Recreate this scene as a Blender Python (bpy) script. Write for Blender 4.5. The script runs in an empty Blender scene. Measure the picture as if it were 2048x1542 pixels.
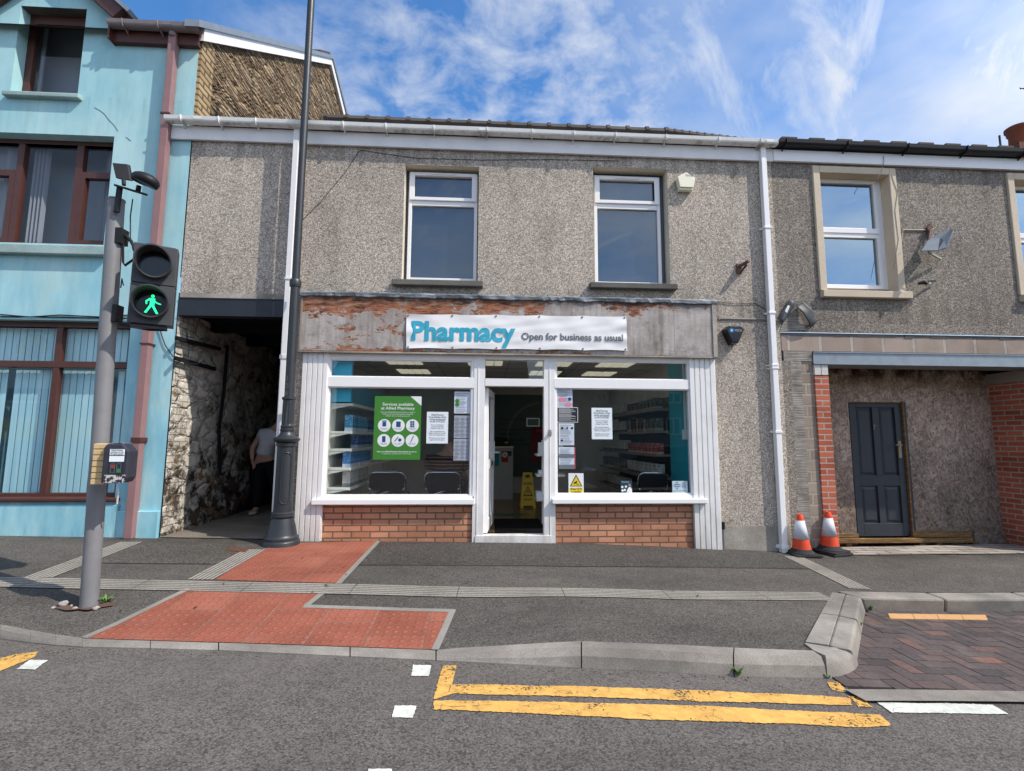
import bpy, bmesh, math, random
from mathutils import Vector, Matrix, noise
random.seed(7)
R = math.radians
scene = bpy.context.scene
COL = scene.collection
# ---------------------------------------------------------------- camera
# camera solved from the street's own vanishing points: world X along the shop fronts, Y into them, Z up (metres)
CR = ((0.9984205549425769, 0.011301398433655472, 0.0550333886072867),
      (-0.055935734997439306, 0.1083797434952528, 0.9925346466245898),
      (0.005252524959779626, -0.9940453257238057, 0.10884071567294985))
CP = Vector((0, -6.2, 1.42)); FPX = 970.0
cam = bpy.data.cameras.new("camera"); cam_o = bpy.data.objects.new("camera", cam); COL.objects.link(cam_o)
cam.sensor_fit = 'HORIZONTAL'; cam.sensor_width = 36; cam.lens = 36 * FPX / 2048
cam.clip_start = 0.05; cam.clip_end = 2000
cm = Matrix(((CR[0][0], -CR[0][1], -CR[0][2], CP.x), (CR[1][0], -CR[1][1], -CR[1][2], CP.y), (CR[2][0], -CR[2][1], -CR[2][2], CP.z), (0, 0, 0, 1)))
cam_o.matrix_world = cm
scene.camera = cam_o
def ray(u, v):
    a, b = (u - 1024) / FPX, (v - 771) / FPX
    return Vector([CR[i][0] * a + CR[i][1] * b + CR[i][2] for i in range(3)])
def F(u, v, y=0.0):                       # survey: point of the photo on a plane parallel to the shop fronts
    d = ray(u, v); return CP + d * ((y - CP.y) / d.y)
def S(u, v, x):
    d = ray(u, v); return CP + d * ((x - CP.x) / d.x)
def Zp(u, v, z):
    d = ray(u, v); return CP + d * ((z - CP.z) / d.z)
def rect(u0, v0, u1, v1, y=0.0):          # x0,x1,z0,z1 from top-left and bottom-right
    a, b = F(u0, v0, y), F(u1, v1, y); return a.x, b.x, b.z, a.z
# ---------------------------------------------------------------- ground heights
_zb = [(-60, .5), (-8, .30), (-5.7, .26), (-3.87, .22), (-2.2, .18), (-.13, .152), (.9, .138), (1.8, .10), (2.66, .06), (3.02, .044), (3.79, -.005), (4.65, -.03), (7, -.07), (60, -.4)]
def _pl(x):
    for (a, p), (b, q) in zip(_zb, _zb[1:]):
        if x <= b: return p + (q - p) * (x - a) / (b - a)
    return _zb[-1][1]
def zb(x): return (_pl(x - .5) + _pl(x - .25) + _pl(x) + _pl(x + .25) + _pl(x + .5)) / 5
def sm(t): t = max(0, min(1, t)); return t * t * (3 - 2 * t)
def lerp(a, b, t): return a + (b - a) * t
def zr(x, y=0): return zb(x) - .15
def kh(x):                                # kerb upstand along the front kerb
    if x < -5: return .1
    if x < -2.6: return lerp(.1, .018, (x + 5) / 2.4)
    if x < -.3: return .018
    if x < .63: return lerp(.018, .11, (x + .3) / .93)
    return .11
_yk = [(-60, -2.1), (-9, -2.2), (-3.3, -2.52), (-2.55, -2.78), (-.3, -2.98), (.63, -3.0), (60, -3.06)]
def yk(x):
    for (a, p), (b, q) in zip(_yk, _yk[1:]):
        if x <= b: return p + (q - p) * (x - a) / (b - a)
    return -3.06
def zp(x, y):
    return zb(x) + .0133 * y - sm((-y - 1.6) / (-yk(x) - 1.6)) * (.15 - kh(x) + .0133 * y) if y < 0 else zb(x)
def G(u, v, fn=None, off=0.0):
    fn = fn or zp; z = .1
    for _ in range(8):
        p = Zp(u, v, z); z = fn(p.x, p.y) + off
    return Zp(u, v, z)
# ---------------------------------------------------------------- mesh builder
class B:
    def __init__(s): s.v = []; s.f = []; s.mi = []; s.uv = {}; s.t = []
    def vs(s, pts):
        n = len(s.v); s.v += [Vector(p) for p in pts]; return n
    def face(s, idx, mi=0, uv=None, t=0.0):
        if uv: s.uv[len(s.f)] = uv
        s.f.append(tuple(idx)); s.mi.append(mi); s.t.append(t)
    def poly(s, pts, mi=0, uv=None, t=0.0):
        n = s.vs(pts); s.face(range(n, n + len(pts)), mi, uv, t); return s
    def box(s, x0, x1, y0, y1, z0, z1, mi=0, t=0.0):
        if x0 > x1: x0, x1 = x1, x0
        if y0 > y1: y0, y1 = y1, y0
        if z0 > z1: z0, z1 = z1, z0
        n = s.vs([(x0, y0, z0), (x1, y0, z0), (x1, y1, z0), (x0, y1, z0), (x0, y0, z1), (x1, y0, z1), (x1, y1, z1), (x0, y1, z1)])
        for q in ((0, 1, 5, 4), (1, 2, 6, 5), (2, 3, 7, 6), (3, 0, 4, 7), (4, 5, 6, 7), (3, 2, 1, 0)): s.face([n + i for i in q], mi, None, t)
        return s
    def hexa(s, bot, top, mi=0, t=0.0):    # two rings of equal length, closed
        k = len(bot); n = s.vs(list(bot) + list(top))
        s.face([n + i for i in reversed(range(k))], mi, None, t); s.face([n + k + i for i in range(k)], mi, None, t)
        for i in range(k):
            j = (i + 1) % k; s.face((n + i, n + j, n + k + j, n + k + i), mi, None, t)
        return s
    def prism(s, pts, y0, y1, mi=0, t=0.0):   # outline in x,z (counter-clockwise seen from -Y) pushed from y0 to y1
        return s.hexa([(x, y1, z) for x, z in pts], [(x, y0, z) for x, z in pts], mi, t)
    def xform(s, m, start=0):
        for i in range(start, len(s.v)): s.v[i] = m @ s.v[i]
        return s
    def tube(s, path, r, n=10, cap=True, mi=0):
        path = [Vector(p) for p in path]; rr = r if isinstance(r, (list, tuple)) else [r] * len(path)
        base = len(s.v); up = None
        for i, p in enumerate(path):
            a = path[max(0, i - 1)]; b = path[min(len(path) - 1, i + 1)]; d = (b - a).normalized()
            if up is None: up = Vector((0, 0, 1)) if abs(d.z) < .9 else Vector((0, -1, 0))
            sx = d.cross(up).normalized(); up = sx.cross(d).normalized()
            for k in range(n):
                q = 2 * math.pi * k / n; s.v.append(p + (sx * math.cos(q) + up * math.sin(q)) * rr[i])
        for i in range(len(path) - 1):
            for k in range(n):
                j = (k + 1) % n; s.face((base + i * n + k, base + i * n + j, base + (i + 1) * n + j, base + (i + 1) * n + k), mi)
        if cap:
            s.face([base + k for k in reversed(range(n))], mi); e = base + (len(path) - 1) * n; s.face([e + k for k in range(n)], mi)
        return s
    def bar(s, a, b, w, h, mi=0, up=(0, -1, 0)):   # straight bar of rectangular section
        a, b = Vector(a), Vector(b); d = (b - a).normalized(); up = Vector(up); sx = d.cross(up).normalized(); up = sx.cross(d).normalized()
        o = [(-1, -1), (1, -1), (1, 1), (-1, 1)]
        return s.hexa([a + sx * (w / 2 * i) + up * (h / 2 * j) for i, j in o], [b + sx * (w / 2 * i) + up * (h / 2 * j) for i, j in o], mi)
    def lathe(s, prof, c=(0, 0, 0), n=24, mi=0, flute=None):
        base = len(s.v); c = Vector(c)
        for r, z in prof:
            for k in range(n):
                q = 2 * math.pi * k / n; rr = r
                if flute and flute[0] <= z <= flute[1]: rr = r * (1 - .12 * (k % 2))
                s.v.append(c + Vector((rr * math.cos(q), rr * math.sin(q), z)))
        for i in range(len(prof) - 1):
            for k in range(n):
                j = (k + 1) % n; s.face((base + i * n + k, base + i * n + j, base + (i + 1) * n + j, base + (i + 1) * n + k), mi)
        s.face([base + k for k in reversed(range(n))], mi); e = base + (len(prof) - 1) * n; s.face([e + k for k in range(n)], mi)
        return s
    def ell(s, c, rx, ry, rz, n=14, m=9, mi=0, jit=0, seed=0):
        c = Vector(c); base = len(s.v)
        for i in range(m + 1):
            a = math.pi * i / m
            for k in range(n):
                q = 2 * math.pi * k / n; d = Vector((math.sin(a) * math.cos(q), math.sin(a) * math.sin(q), math.cos(a)))
                f = 1 + (jit * noise.noise(d * 1.7 + Vector((seed * 3.1, seed, 0))) if jit else 0)
                s.v.append(c + Vector((d.x * rx, d.y * ry, d.z * rz)) * f)
        for i in range(m):
            for k in range(n):
                j = (k + 1) % n; s.face((base + i * n + k, base + (i + 1) * n + k, base + (i + 1) * n + j, base + i * n + j), mi)
        return s
    def disc(s, c, r, n=24, mi=0, rz=None):    # upright disc facing -Y
        c = Vector(c); rz = rz or r
        return s.poly([c + Vector((r * math.cos(2 * math.pi * k / n), 0, rz * math.sin(2 * math.pi * k / n))) for k in range(n)], mi)
    def text(s, body, x, z, y, size, w=None, align='LEFT', bold=0.0, mi=0, m=None, shear=0.0):
        cu = bpy.data.curves.new("t", 'FONT'); cu.body = body; cu.size = size; cu.offset = bold * size; cu.resolution_u = 3; cu.shear = shear
        o = bpy.data.objects.new("t", cu); COL.objects.link(o)
        me = o.evaluated_get(bpy.context.evaluated_depsgraph_get()).to_mesh()
        pts = [v.co.copy() for v in me.vertices]; fs = [tuple(p.vertices) for p in me.polygons]
        o.to_mesh_clear() if hasattr(o, 'to_mesh_clear') else None
        bpy.data.objects.remove(o); bpy.data.curves.remove(cu)
        if not pts: return s
        x0 = min(p.x for p in pts); x1 = max(p.x for p in pts); k = 1.0
        if w: k = w / (x1 - x0)
        wd = (x1 - x0) * k; ox = {'LEFT': 0, 'CENTER': -wd / 2, 'RIGHT': -wd}[align]
        n = s.vs([(Vector((x + ox + (p.x - x0) * k, y, z + p.y)) if m is None else m @ Vector((x + ox + (p.x - x0) * k, z + p.y, 0))) for p in pts])
        for f in fs: s.face([n + i for i in f], mi)
        return s
OFF = {}
def tag(o, label=None, cat=None, group=None, kind=None):
    if label: o['label'] = label
    if cat: o['category'] = cat
    if group: o['group'] = group
    if kind: o['kind'] = kind
    return o
def thing(name, label, cat, loc=(0, 0, 0), group=None):
    o = bpy.data.objects.new(name, None); COL.objects.link(o); o.location = loc; o.empty_display_size = .1
    OFF[o] = Vector(loc); return tag(o, label, cat, group)
def mesh(name, b, mats):
    me = bpy.data.meshes.new(name); me.from_pydata([tuple(v) for v in b.v], [], b.f)
    if not isinstance(mats, (list, tuple)): mats = [mats]
    for m in mats: me.materials.append(m)
    me.polygons.foreach_set('material_index', b.mi)
    if b.uv:
        ul = me.uv_layers.new(name="uv")
        for p in me.polygons:
            q = b.uv.get(p.index)
            if q:
                for li, c in zip(p.loop_indices, q): ul.data[li].uv = c
    if any(b.t):
        at = me.attributes.new("tint", 'FLOAT', 'FACE'); at.data.foreach_set('value', b.t)
    me.validate(); me.update(); return me
def obj(name, b, mats, parent=None, bevel=0, smooth=False, seg=2, label=None, cat=None, group=None, kind=None, base=False, fix=True):
    off = OFF.get(parent, Vector())
    if parent is None and base and b.v:
        xs = [v.x for v in b.v]; ys = [v.y for v in b.v]; zs = [v.z for v in b.v]
        off = Vector(((min(xs) + max(xs)) / 2, (min(ys) + max(ys)) / 2, min(zs)))
    b.v = [v - off for v in b.v]
    me = mesh(name, b, mats)
    if fix:
        bm = bmesh.new(); bm.from_mesh(me); bmesh.ops.recalc_face_normals(bm, faces=bm.faces); bm.to_mesh(me); bm.free()
    o = bpy.data.objects.new(name, me); COL.objects.link(o)
    if parent is not None: o.parent = parent; OFF[o] = off
    else: o.location = off; OFF[o] = off
    if parent is not None and parent.type == 'MESH' and False: pass
    if smooth:
        me.polygons.foreach_set('use_smooth', [True] * len(me.polygons))
        if smooth != 'all': me.set_sharp_from_angle(angle=R(40))
    if bevel:
        mo = o.modifiers.new("bevel", 'BEVEL'); mo.width = bevel; mo.segments = seg; mo.limit_method = 'ANGLE'; mo.angle_limit = R(40)
    return tag(o, label, cat, group, kind)
def struct(name, b, m, **k): return obj(name, b, m, kind='structure', **k)
def copy_tree(o, parent=None):
    c = o.copy(); COL.objects.link(c)
    if parent is not None: c.parent = parent
    for ch in list(o.children): copy_tree(ch, c)
    return c
def wall(b, x0, x1, z0, z1, y, holes, rmi=1, back=True):
    # wall sheet facing -Y with rectangular holes (hx0,hx1,hz0,hz1,depth); reveals take material rmi
    xs = sorted({x0, x1, *[h[0] for h in holes], *[h[1] for h in holes]}); zs = sorted({z0, z1, *[h[2] for h in holes], *[h[3] for h in holes]})
    xs = [x for x in xs if x0 <= x <= x1]; zs = [z for z in zs if z0 <= z <= z1]
    for a, c in zip(xs, xs[1:]):
        for d, e in zip(zs, zs[1:]):
            mx, mz = (a + c) / 2, (d + e) / 2
            if any(h[0] < mx < h[1] and h[2] < mz < h[3] for h in holes): continue
            b.poly([(a, y, d), (c, y, d), (c, y, e), (a, y, e)])
    for hx0, hx1, hz0, hz1, dp in holes:
        if dp:
            b.poly([(hx0, y, hz0), (hx0, y, hz1), (hx0, y + dp, hz1), (hx0, y + dp, hz0)], rmi)
            b.poly([(hx1, y, hz1), (hx1, y, hz0), (hx1, y + dp, hz0), (hx1, y + dp, hz1)], rmi)
            b.poly([(hx0, y, hz1), (hx1, y, hz1), (hx1, y + dp, hz1), (hx0, y + dp, hz1)], rmi)
            b.poly([(hx1, y, hz0), (hx0, y, hz0), (hx0, y + dp, hz0), (hx1, y + dp, hz0)], rmi)
    return b
def patch(pts, zfn, off=0.0, step=.3, uvax=None):
    # flat-outline ground sheet cut on a grid and laid over the ground heights
    bm = bmesh.new(); vs = [bm.verts.new((p[0], p[1], 0)) for p in pts]; bm.faces.new(vs)
    bmesh.ops.recalc_face_normals(bm, faces=bm.faces)
    x0 = min(p[0] for p in pts); x1 = max(p[0] for p in pts); y0 = min(p[1] for p in pts); y1 = max(p[1] for p in pts)
    def cuts(lo, hi):
        c = math.ceil(lo / step) * step; out = []
        while c < hi:
            if -9 < c < 9: out.append(c)
            elif int(round(c / step)) % 10 == 0: out.append(c)
            c += step
        return out
    for c in cuts(x0, x1): bmesh.ops.bisect_plane(bm, geom=bm.verts[:] + bm.edges[:] + bm.faces[:], plane_co=(c, 0, 0), plane_no=(1, 0, 0))
    for c in cuts(y0, y1): bmesh.ops.bisect_plane(bm, geom=bm.verts[:] + bm.edges[:] + bm.faces[:], plane_co=(0, c, 0), plane_no=(0, 1, 0))
    b = B(); bm.verts.index_update()
    b.vs([(v.co.x, v.co.y, zfn(v.co.x, v.co.y) + off) for v in bm.verts])
    for f in bm.faces:
        idx = [v.index for v in f.verts]
        if f.normal.z < 0: idx.reverse()
        b.face(idx, 0, [uvax(b.v[i].x, b.v[i].y) for i in idx] if uvax else None)
    bm.free(); return b
def fuse(b, vox=.009):                    # close several overlapping closed surfaces into one continuous skin
    me = bpy.data.meshes.new("r"); me.from_pydata([tuple(v) for v in b.v], [], b.f); o = bpy.data.objects.new("r", me); COL.objects.link(o)
    m = o.modifiers.new("r", 'REMESH'); m.mode = 'VOXEL'; m.voxel_size = vox; s = o.modifiers.new("s", 'SMOOTH'); s.iterations = 2; s.factor = .4
    ev = o.evaluated_get(bpy.context.evaluated_depsgraph_get()); m2 = ev.to_mesh(); r = B(); r.vs([v.co for v in m2.vertices])
    for p in m2.polygons: r.face(tuple(p.vertices))
    ev.to_mesh_clear(); bpy.data.objects.remove(o); bpy.data.meshes.remove(me); return r
def skin(pts, edges, radii, sub=2):
    me = bpy.data.meshes.new("s"); me.from_pydata([tuple(p) for p in pts], edges, [])
    o = bpy.data.objects.new("s", me); COL.objects.link(o)
    o.modifiers.new("k", 'SKIN').use_smooth_shade = True
    for i, r in enumerate(radii):
        sv = me.skin_vertices[0].data[i]; sv.radius = (r, r) if not isinstance(r, tuple) else r; sv.use_root = (i == 0)
    s = o.modifiers.new("u", 'SUBSURF'); s.levels = sub; s.render_levels = sub
    ev = o.evaluated_get(bpy.context.evaluated_depsgraph_get()); m2 = ev.to_mesh()
    b = B(); b.vs([v.co for v in m2.vertices])
    for p in m2.polygons: b.face(tuple(p.vertices))
    ev.to_mesh_clear(); bpy.data.objects.remove(o); bpy.data.meshes.remove(me)
    return b
# ---------------------------------------------------------------- materials
def lin(r, g=None, b=None):
    if g is None: g = b = r
    f = lambda c: (c / 255 / 12.92) if c <= 10.3 else ((c / 255 + .055) / 1.055) ** 2.4
    return (f(r), f(g), f(b), 1)
class T:
    def __init__(s, name):
        s.m = bpy.data.materials.new(name); s.m.use_nodes = True; s.nt = s.m.node_tree
        s.bs = s.nt.nodes['Principled BSDF']; s.out = s.nt.nodes['Material Output']
        s.pos = None
    def n(s, typ, _p=None, **k):
        nd = s.nt.nodes.new('ShaderNode' + typ)
        for a, v in (_p or {}).items(): setattr(nd, a, v)
        for a, v in k.items(): s.set(nd.inputs[a.replace('_', ' ')], v)
        return nd
    def set(s, sock, v):
        if hasattr(v, 'node') and hasattr(v, 'is_linked'): s.nt.links.new(v, sock)
        else:
            try: sock.default_value = v
            except Exception: sock.default_value = tuple(v) + (1,) if len(v) == 3 else tuple(v)[:3]
    def P(s, obj=False, uv=False):
        if obj: return s.n('TexCoord').outputs['Object']
        if uv: return s.n('UVMap').outputs[0]
        if s.pos is None: s.pos = s.n('NewGeometry').outputs['Position']
        return s.pos
    def map(s, v, sc=(1, 1, 1), loc=(0, 0, 0), rot=(0, 0, 0)):
        return s.n('Mapping', Vector=v, Scale=sc, Location=loc, Rotation=rot).outputs[0]
    def noise(s, v, scale, detail=4, rough=.55, dist=0.0, col=False):
        nd = s.n('TexNoise', Vector=v, Scale=scale, Detail=detail, Roughness=rough, Distortion=dist)
        return nd.outputs['Color' if col else 'Fac']
    def vor(s, v, scale, feat='F1', rnd=1.0):
        return s.n('TexVoronoi', {'feature': feat}, Vector=v, Scale=scale, Randomness=rnd)
    def ramp(s, f, stops, interp='LINEAR'):
        nd = s.n('ValToRGB', Fac=f); cr = nd.color_ramp; cr.interpolation = interp
        while len(cr.elements) < len(stops): cr.elements.new(.5)
        for e, (p, c) in zip(cr.elements, stops):
            e.position = p; e.color = c if isinstance(c, tuple) and len(c) == 4 else ((c, c, c, 1) if not isinstance(c, tuple) else c + (1,))
        return nd.outputs['Color']
    def mix(s, f, a, b, blend='MIX'):
        nd = s.n('Mix', {'data_type': 'RGBA', 'blend_type': blend})
        s.set(nd.inputs[0], f); s.set(nd.inputs[6], a); s.set(nd.inputs[7], b); return nd.outputs[2]
    def math(s, op, a, b=0.0, c=None):
        nd = s.n('Math', {'operation': op}); s.set(nd.inputs[0], a); s.set(nd.inputs[1], b)
        if c is not None: s.set(nd.inputs[2], c)
        return nd.outputs[0]
    def mr(s, v, a, b, c=0.0, d=1.0):
        return s.n('MapRange', Value=v, From_Min=a, From_Max=b, To_Min=c, To_Max=d).outputs[0]
    def xyz(s, v):
        o = s.n('SeparateXYZ', Vector=v).outputs; return o[0], o[1], o[2]
    def cxyz(s, x, y, z=0.0): return s.n('CombineXYZ', X=x, Y=y, Z=z).outputs[0]
    def bump(s, h, strength=.5, dist=.01, nrm=None):
        nd = s.n('Bump', Strength=strength, Distance=dist, Height=h)
        if nrm is not None: s.set(nd.inputs['Normal'], nrm)
        s.nt.links.new(nd.outputs[0], s.bs.inputs['Normal']); return nd.outputs[0]
    def fin(s, col=None, rough=None, spec=None, metal=None):
        if col is not None: s.set(s.bs.inputs['Base Color'], col)
        if rough is not None: s.set(s.bs.inputs['Roughness'], rough)
        if spec is not None: s.bs.inputs['Specular IOR Level'].default_value = spec
        if metal is not None: s.bs.inputs['Metallic'].default_value = metal
        return s.m
MATS = {}
def plain(name, col, rough=.5, spec=.4, dirt=.25, dscale=4.0, metal=0.0, bumpy=0.0, objc=False):
    # painted / plastic / metal surface with soft grime so that it is never one flat value
    if name in MATS: return MATS[name]
    t = T(name); p = t.P(obj=objc)
    n = t.noise(p, dscale, 6, .6); n2 = t.noise(p, dscale * 9, 3, .6)
    f = t.math('MULTIPLY', t.mr(n, .4, .75), dirt)
    f = t.math('ADD', f, t.math('MULTIPLY', t.mr(n2, .5, .8), dirt * .4))
    c = t.mix(f, col, tuple(x * .45 for x in col[:3]) + (1,))
    if bumpy: t.bump(n2, bumpy, .003)
    MATS[name] = t.fin(c, t.mr(n2, .3, .7, max(.05, rough - .08), min(1, rough + .1)), spec, metal)
    return MATS[name]
def pebbledash(name, tone=1.0, scale=46, dark=0.0, warm=0.0):
    t = T(name); p = t.P()
    pw = t.n('VectorMath', {'operation': 'ADD'}); t.set(pw.inputs[0], p)
    nz = t.n('TexNoise', Vector=p, Scale=30.0, Detail=2.0); sc = t.n('VectorMath', {'operation': 'SCALE'}, Vector=nz.outputs['Color']); sc.inputs['Scale'].default_value = .022
    t.set(pw.inputs[1], sc.outputs[0]); q = pw.outputs[0]
    v = t.vor(q, scale); v2 = t.vor(q, scale * 1.9)
    r = t.n('SeparateColor', Color=v.outputs['Color']).outputs[0]
    k = tone
    c = t.ramp(r, [(0, (.20 * k, .18 * k, .162 * k)), (.25, (.36 * k, .325 * k, .295 * k)), (.6, (.50 * k, .465 * k, .43 * k)), (.85, (.64 * k, .60 * k, .565 * k)), (1, (.80 * k, .77 * k, .73 * k))])
    c = t.mix(.18, c, (.49 * k, .455 * k, .42 * k, 1))
    gap = t.ramp(v.outputs['Distance'], [(.3, 1.0), (.85, .50)])
    c = t.mix(.85, c, gap, 'MULTIPLY')
    big = t.noise(p, .55, 5, .6); mid = t.noise(t.map(p, (1, 1, .35)), 2.2, 4, .6)
    st = t.ramp(big, [(.3, (.80 - dark, .79 - dark, .79 - dark)), (.55, (1, 1, 1)), (.75, (1.08, 1.06, 1.02))])
    c = t.mix(1.0, c, st, 'MULTIPLY')
    st2 = t.ramp(mid, [(.3, (.78, .77, .76)), (.5, (1, 1, 1)), (.7, (1.05, 1.03, 1.0))])
    c = t.mix(1.0, c, st2, 'MULTIPLY')
    x, y, z = t.xyz(p); dr_ = t.noise(t.map(p, (5, 1, .3)), 1.5, 5, .65)
    wet = t.math('MULTIPLY', t.mr(dr_, .42, .66), t.math('MAXIMUM', t.mr(z, 4.75, 5.3, 0, .75), t.math('MULTIPLY', t.mr(z, 3.55, 3.15, 0, .8), t.math('GREATER_THAN', z, 3.0)))); c = t.mix(t.math('MULTIPLY', wet, .72), c, (.085, .078, .066, 1))
    c = t.mix(1.0, c, (1.04, .985, .915, 1), 'MULTIPLY')
    h = t.math('SUBTRACT', 1.0, v.outputs['Distance']); h = t.math('ADD', h, t.math('MULTIPLY', t.math('SUBTRACT', 1.0, v2.outputs['Distance']), .5))
    t.bump(h, .35, .008)
    return t.fin(c, .92, .2)
def brickwork(name, cols, mortar, bw=.225, bh=.075, mort=.01, plane='xz', off=.5, rough=.85, noise_amt=.5, shift=(0, 0)):
    t = T(name); x, y, z = t.xyz(t.P())
    uv = t.cxyz(t.math('ADD', {'xz': x, 'yz': y, 'xy': x}[plane], shift[0]), t.math('ADD', z if plane != 'xy' else y, shift[1]))
    wob = t.n('TexNoise', Vector=t.P(), Scale=9.0, Detail=2.0); ws = t.n('VectorMath', {'operation': 'SCALE'}, Vector=wob.outputs['Color']); ws.inputs['Scale'].default_value = .006
    ad = t.n('VectorMath', {'operation': 'ADD'}); t.set(ad.inputs[0], uv); t.set(ad.inputs[1], ws.outputs[0])
    bk = t.n('TexBrick', {'offset': off}, Vector=ad.outputs[0], Color1=(0, 0, 0, 1), Color2=(1, 1, 1, 1), Mortar=(.5, .5, .5, 1), Scale=1.0, Mortar_Size=mort, Mortar_Smooth=.25, Bias=0.0, Brick_Width=bw, Row_Height=bh)
    g = t.n('SeparateColor', Color=bk.outputs['Color']).outputs[0]
    n = t.noise(t.P(), 38, 5, .65); n3 = t.noise(t.P(), 2.0, 4)
    f = t.math('ADD', t.math('MULTIPLY', g, .65), t.math('MULTIPLY', t.math('SUBTRACT', n, .32), noise_amt * .8))
    c = t.ramp(f, [(0, cols[0]), (.5, cols[1]), (1, cols[2])])
    mc = t.mix(t.noise(t.P(), 60, 3), mortar, tuple(q * .6 for q in mortar[:3]) + (1,))
    c = t.mix(bk.outputs['Fac'], c, mc)
    c = t.mix(1.0, c, t.ramp(n3, [(.3, (.72, .71, .70)), (.55, (1, 1, 1)), (.75, (1.08, 1.06, 1.04))]), 'MULTIPLY')
    h = t.math('SUBTRACT', t.math('MULTIPLY', n, .35), bk.outputs['Fac'])
    t.bump(h, .7, .008)
    return t.fin(c, rough, .25)
def asphalt(name, base=.055, scale=95, light=.16, bump=.5, warm=(1, .96, .93), patchy=.3, seam=None, walls=False, road=False):
    warm = (warm[0] * 1.06, warm[1] * .985, warm[2] * .91)
    t = T(name); p = t.P(); v = t.vor(p, scale); v2 = t.vor(p, scale * 2.3)
    r = t.n('SeparateColor', Color=v.outputs['Color']).outputs[0]
    c = t.ramp(r, [(0, tuple(base * .45 * w for w in warm)), (.45, tuple(base * w for w in warm)), (.8, tuple((base + light) * .5 * w for w in warm)), (1, tuple(light * w for w in warm))])
    c = t.mix(.65, c, t.ramp(v.outputs['Distance'], [(.2, 1.0), (.8, .5)]), 'MULTIPLY')
    big = t.noise(t.map(p, (.5, 1.3, 1)), .9, 5, .6); st = t.noise(p, 5, 4, .6)
    c = t.mix(1.0, c, t.ramp(big, [(.3, 1 - patchy), (.5, 1.0), (.7, 1 + patchy * .6)]), 'MULTIPLY')
    c = t.mix(1.0, c, t.ramp(st, [(.3, .88), (.6, 1.06)]), 'MULTIPLY')
    sp = t.vor(p, 24); c = t.mix(t.math('MULTIPLY', t.math('LESS_THAN', sp.outputs['Distance'], .07), .6), c, (.35, .33, .29, 1))
    if road:                              # wheel-polished tracks, darker joint streaks, dusty gutter along the kerb
        x, y, z = t.xyz(p); tr_ = t.noise(t.map(p, (.12, 1.6, 1)), 1.0, 4, .6); c = t.mix(1.0, c, t.ramp(tr_, [(.3, .80), (.5, 1.0), (.7, 1.10)]), 'MULTIPLY')
        du = t.math('MULTIPLY', t.mr(y, -3.55, -2.8), t.mr(t.noise(p, 2.6, 5, .65), .3, .65)); c = t.mix(t.math('MULTIPLY', du, .45), c, (.165, .148, .13, 1))
        oil = t.mr(t.noise(t.map(p, (.8, 1.4, 1), (3, 1, 0)), 1.4, 6, .7), .60, .72); c = t.mix(t.math('MULTIPLY', oil, .35), c, (.04, .037, .035, 1))
    if walls:                             # grime and moss gathered along the foot of the walls
        x, y, z = t.xyz(p); gm = t.math('MULTIPLY', t.mr(y, -.42, .0), t.mr(t.noise(p, 4, 5, .65), .32, .62)); c = t.mix(t.math('MULTIPLY', gm, .8), c, (.028, .026, .02, 1))
        bl = t.mr(t.noise(p, 1.7, 6, .7), .60, .70); c = t.mix(t.math('MULTIPLY', bl, .35), c, (.15, .14, .12, 1))
    h = t.math('SUBTRACT', 1.0, v.outputs['Distance']); h = t.math('ADD', h, t.math('MULTIPLY', v2.outputs['Distance'], -.4))
    t.bump(h, bump, .006)
    return t.fin(c, .88, .3)
def concrete(name, a, b, scale=14, rough=.85, grain=90, bump=.25, stain=.3):
    t = T(name); p = t.P(); n = t.noise(p, scale, 6, .65); g = t.noise(p, grain, 3, .7); l = t.noise(p, 1.3, 4)
    c = t.mix(n, a, b)
    c = t.mix(1.0, c, t.ramp(g, [(.25, .68), (.5, 1.0), (.8, 1.22)]), 'MULTIPLY')
    c = t.mix(1.0, c, t.ramp(l, [(.3, 1 - stain), (.6, 1.0)]), 'MULTIPLY')
    t.bump(g, bump, .004)
    return t.fin(c, rough, .25)
def glassm(name, refl=1.0, tint=(.92, .95, .94, 1), wav=.0, coat=(1, 1, 1, 1)):
    t = T(name); t.nt.nodes.remove(t.bs)
    fc = t.n('LayerWeight', Blend=.5).outputs['Facing']; f = t.math('MULTIPLY', t.math('MULTIPLY_ADD', t.math('POWER', fc, 5.0), .9, .043), refl); f = t.math('MINIMUM', f, 1.0)   # Schlick, alike from both sides of the sheet
    gl = t.n('BsdfGlossy', Color=coat, Roughness=.004); tr = t.n('BsdfTransparent', Color=tint)
    if wav:
        b = t.n('Bump', Strength=wav, Distance=.02, Height=t.noise(t.P(), 1.4, 1)); t.nt.links.new(b.outputs[0], gl.inputs['Normal'])
    mx = t.n('MixShader'); t.set(mx.inputs[0], f); t.nt.links.new(tr.outputs[0], mx.inputs[1]); t.nt.links.new(gl.outputs[0], mx.inputs[2])
    t.nt.links.new(mx.outputs[0], t.out.inputs[0]); return t.m
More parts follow.
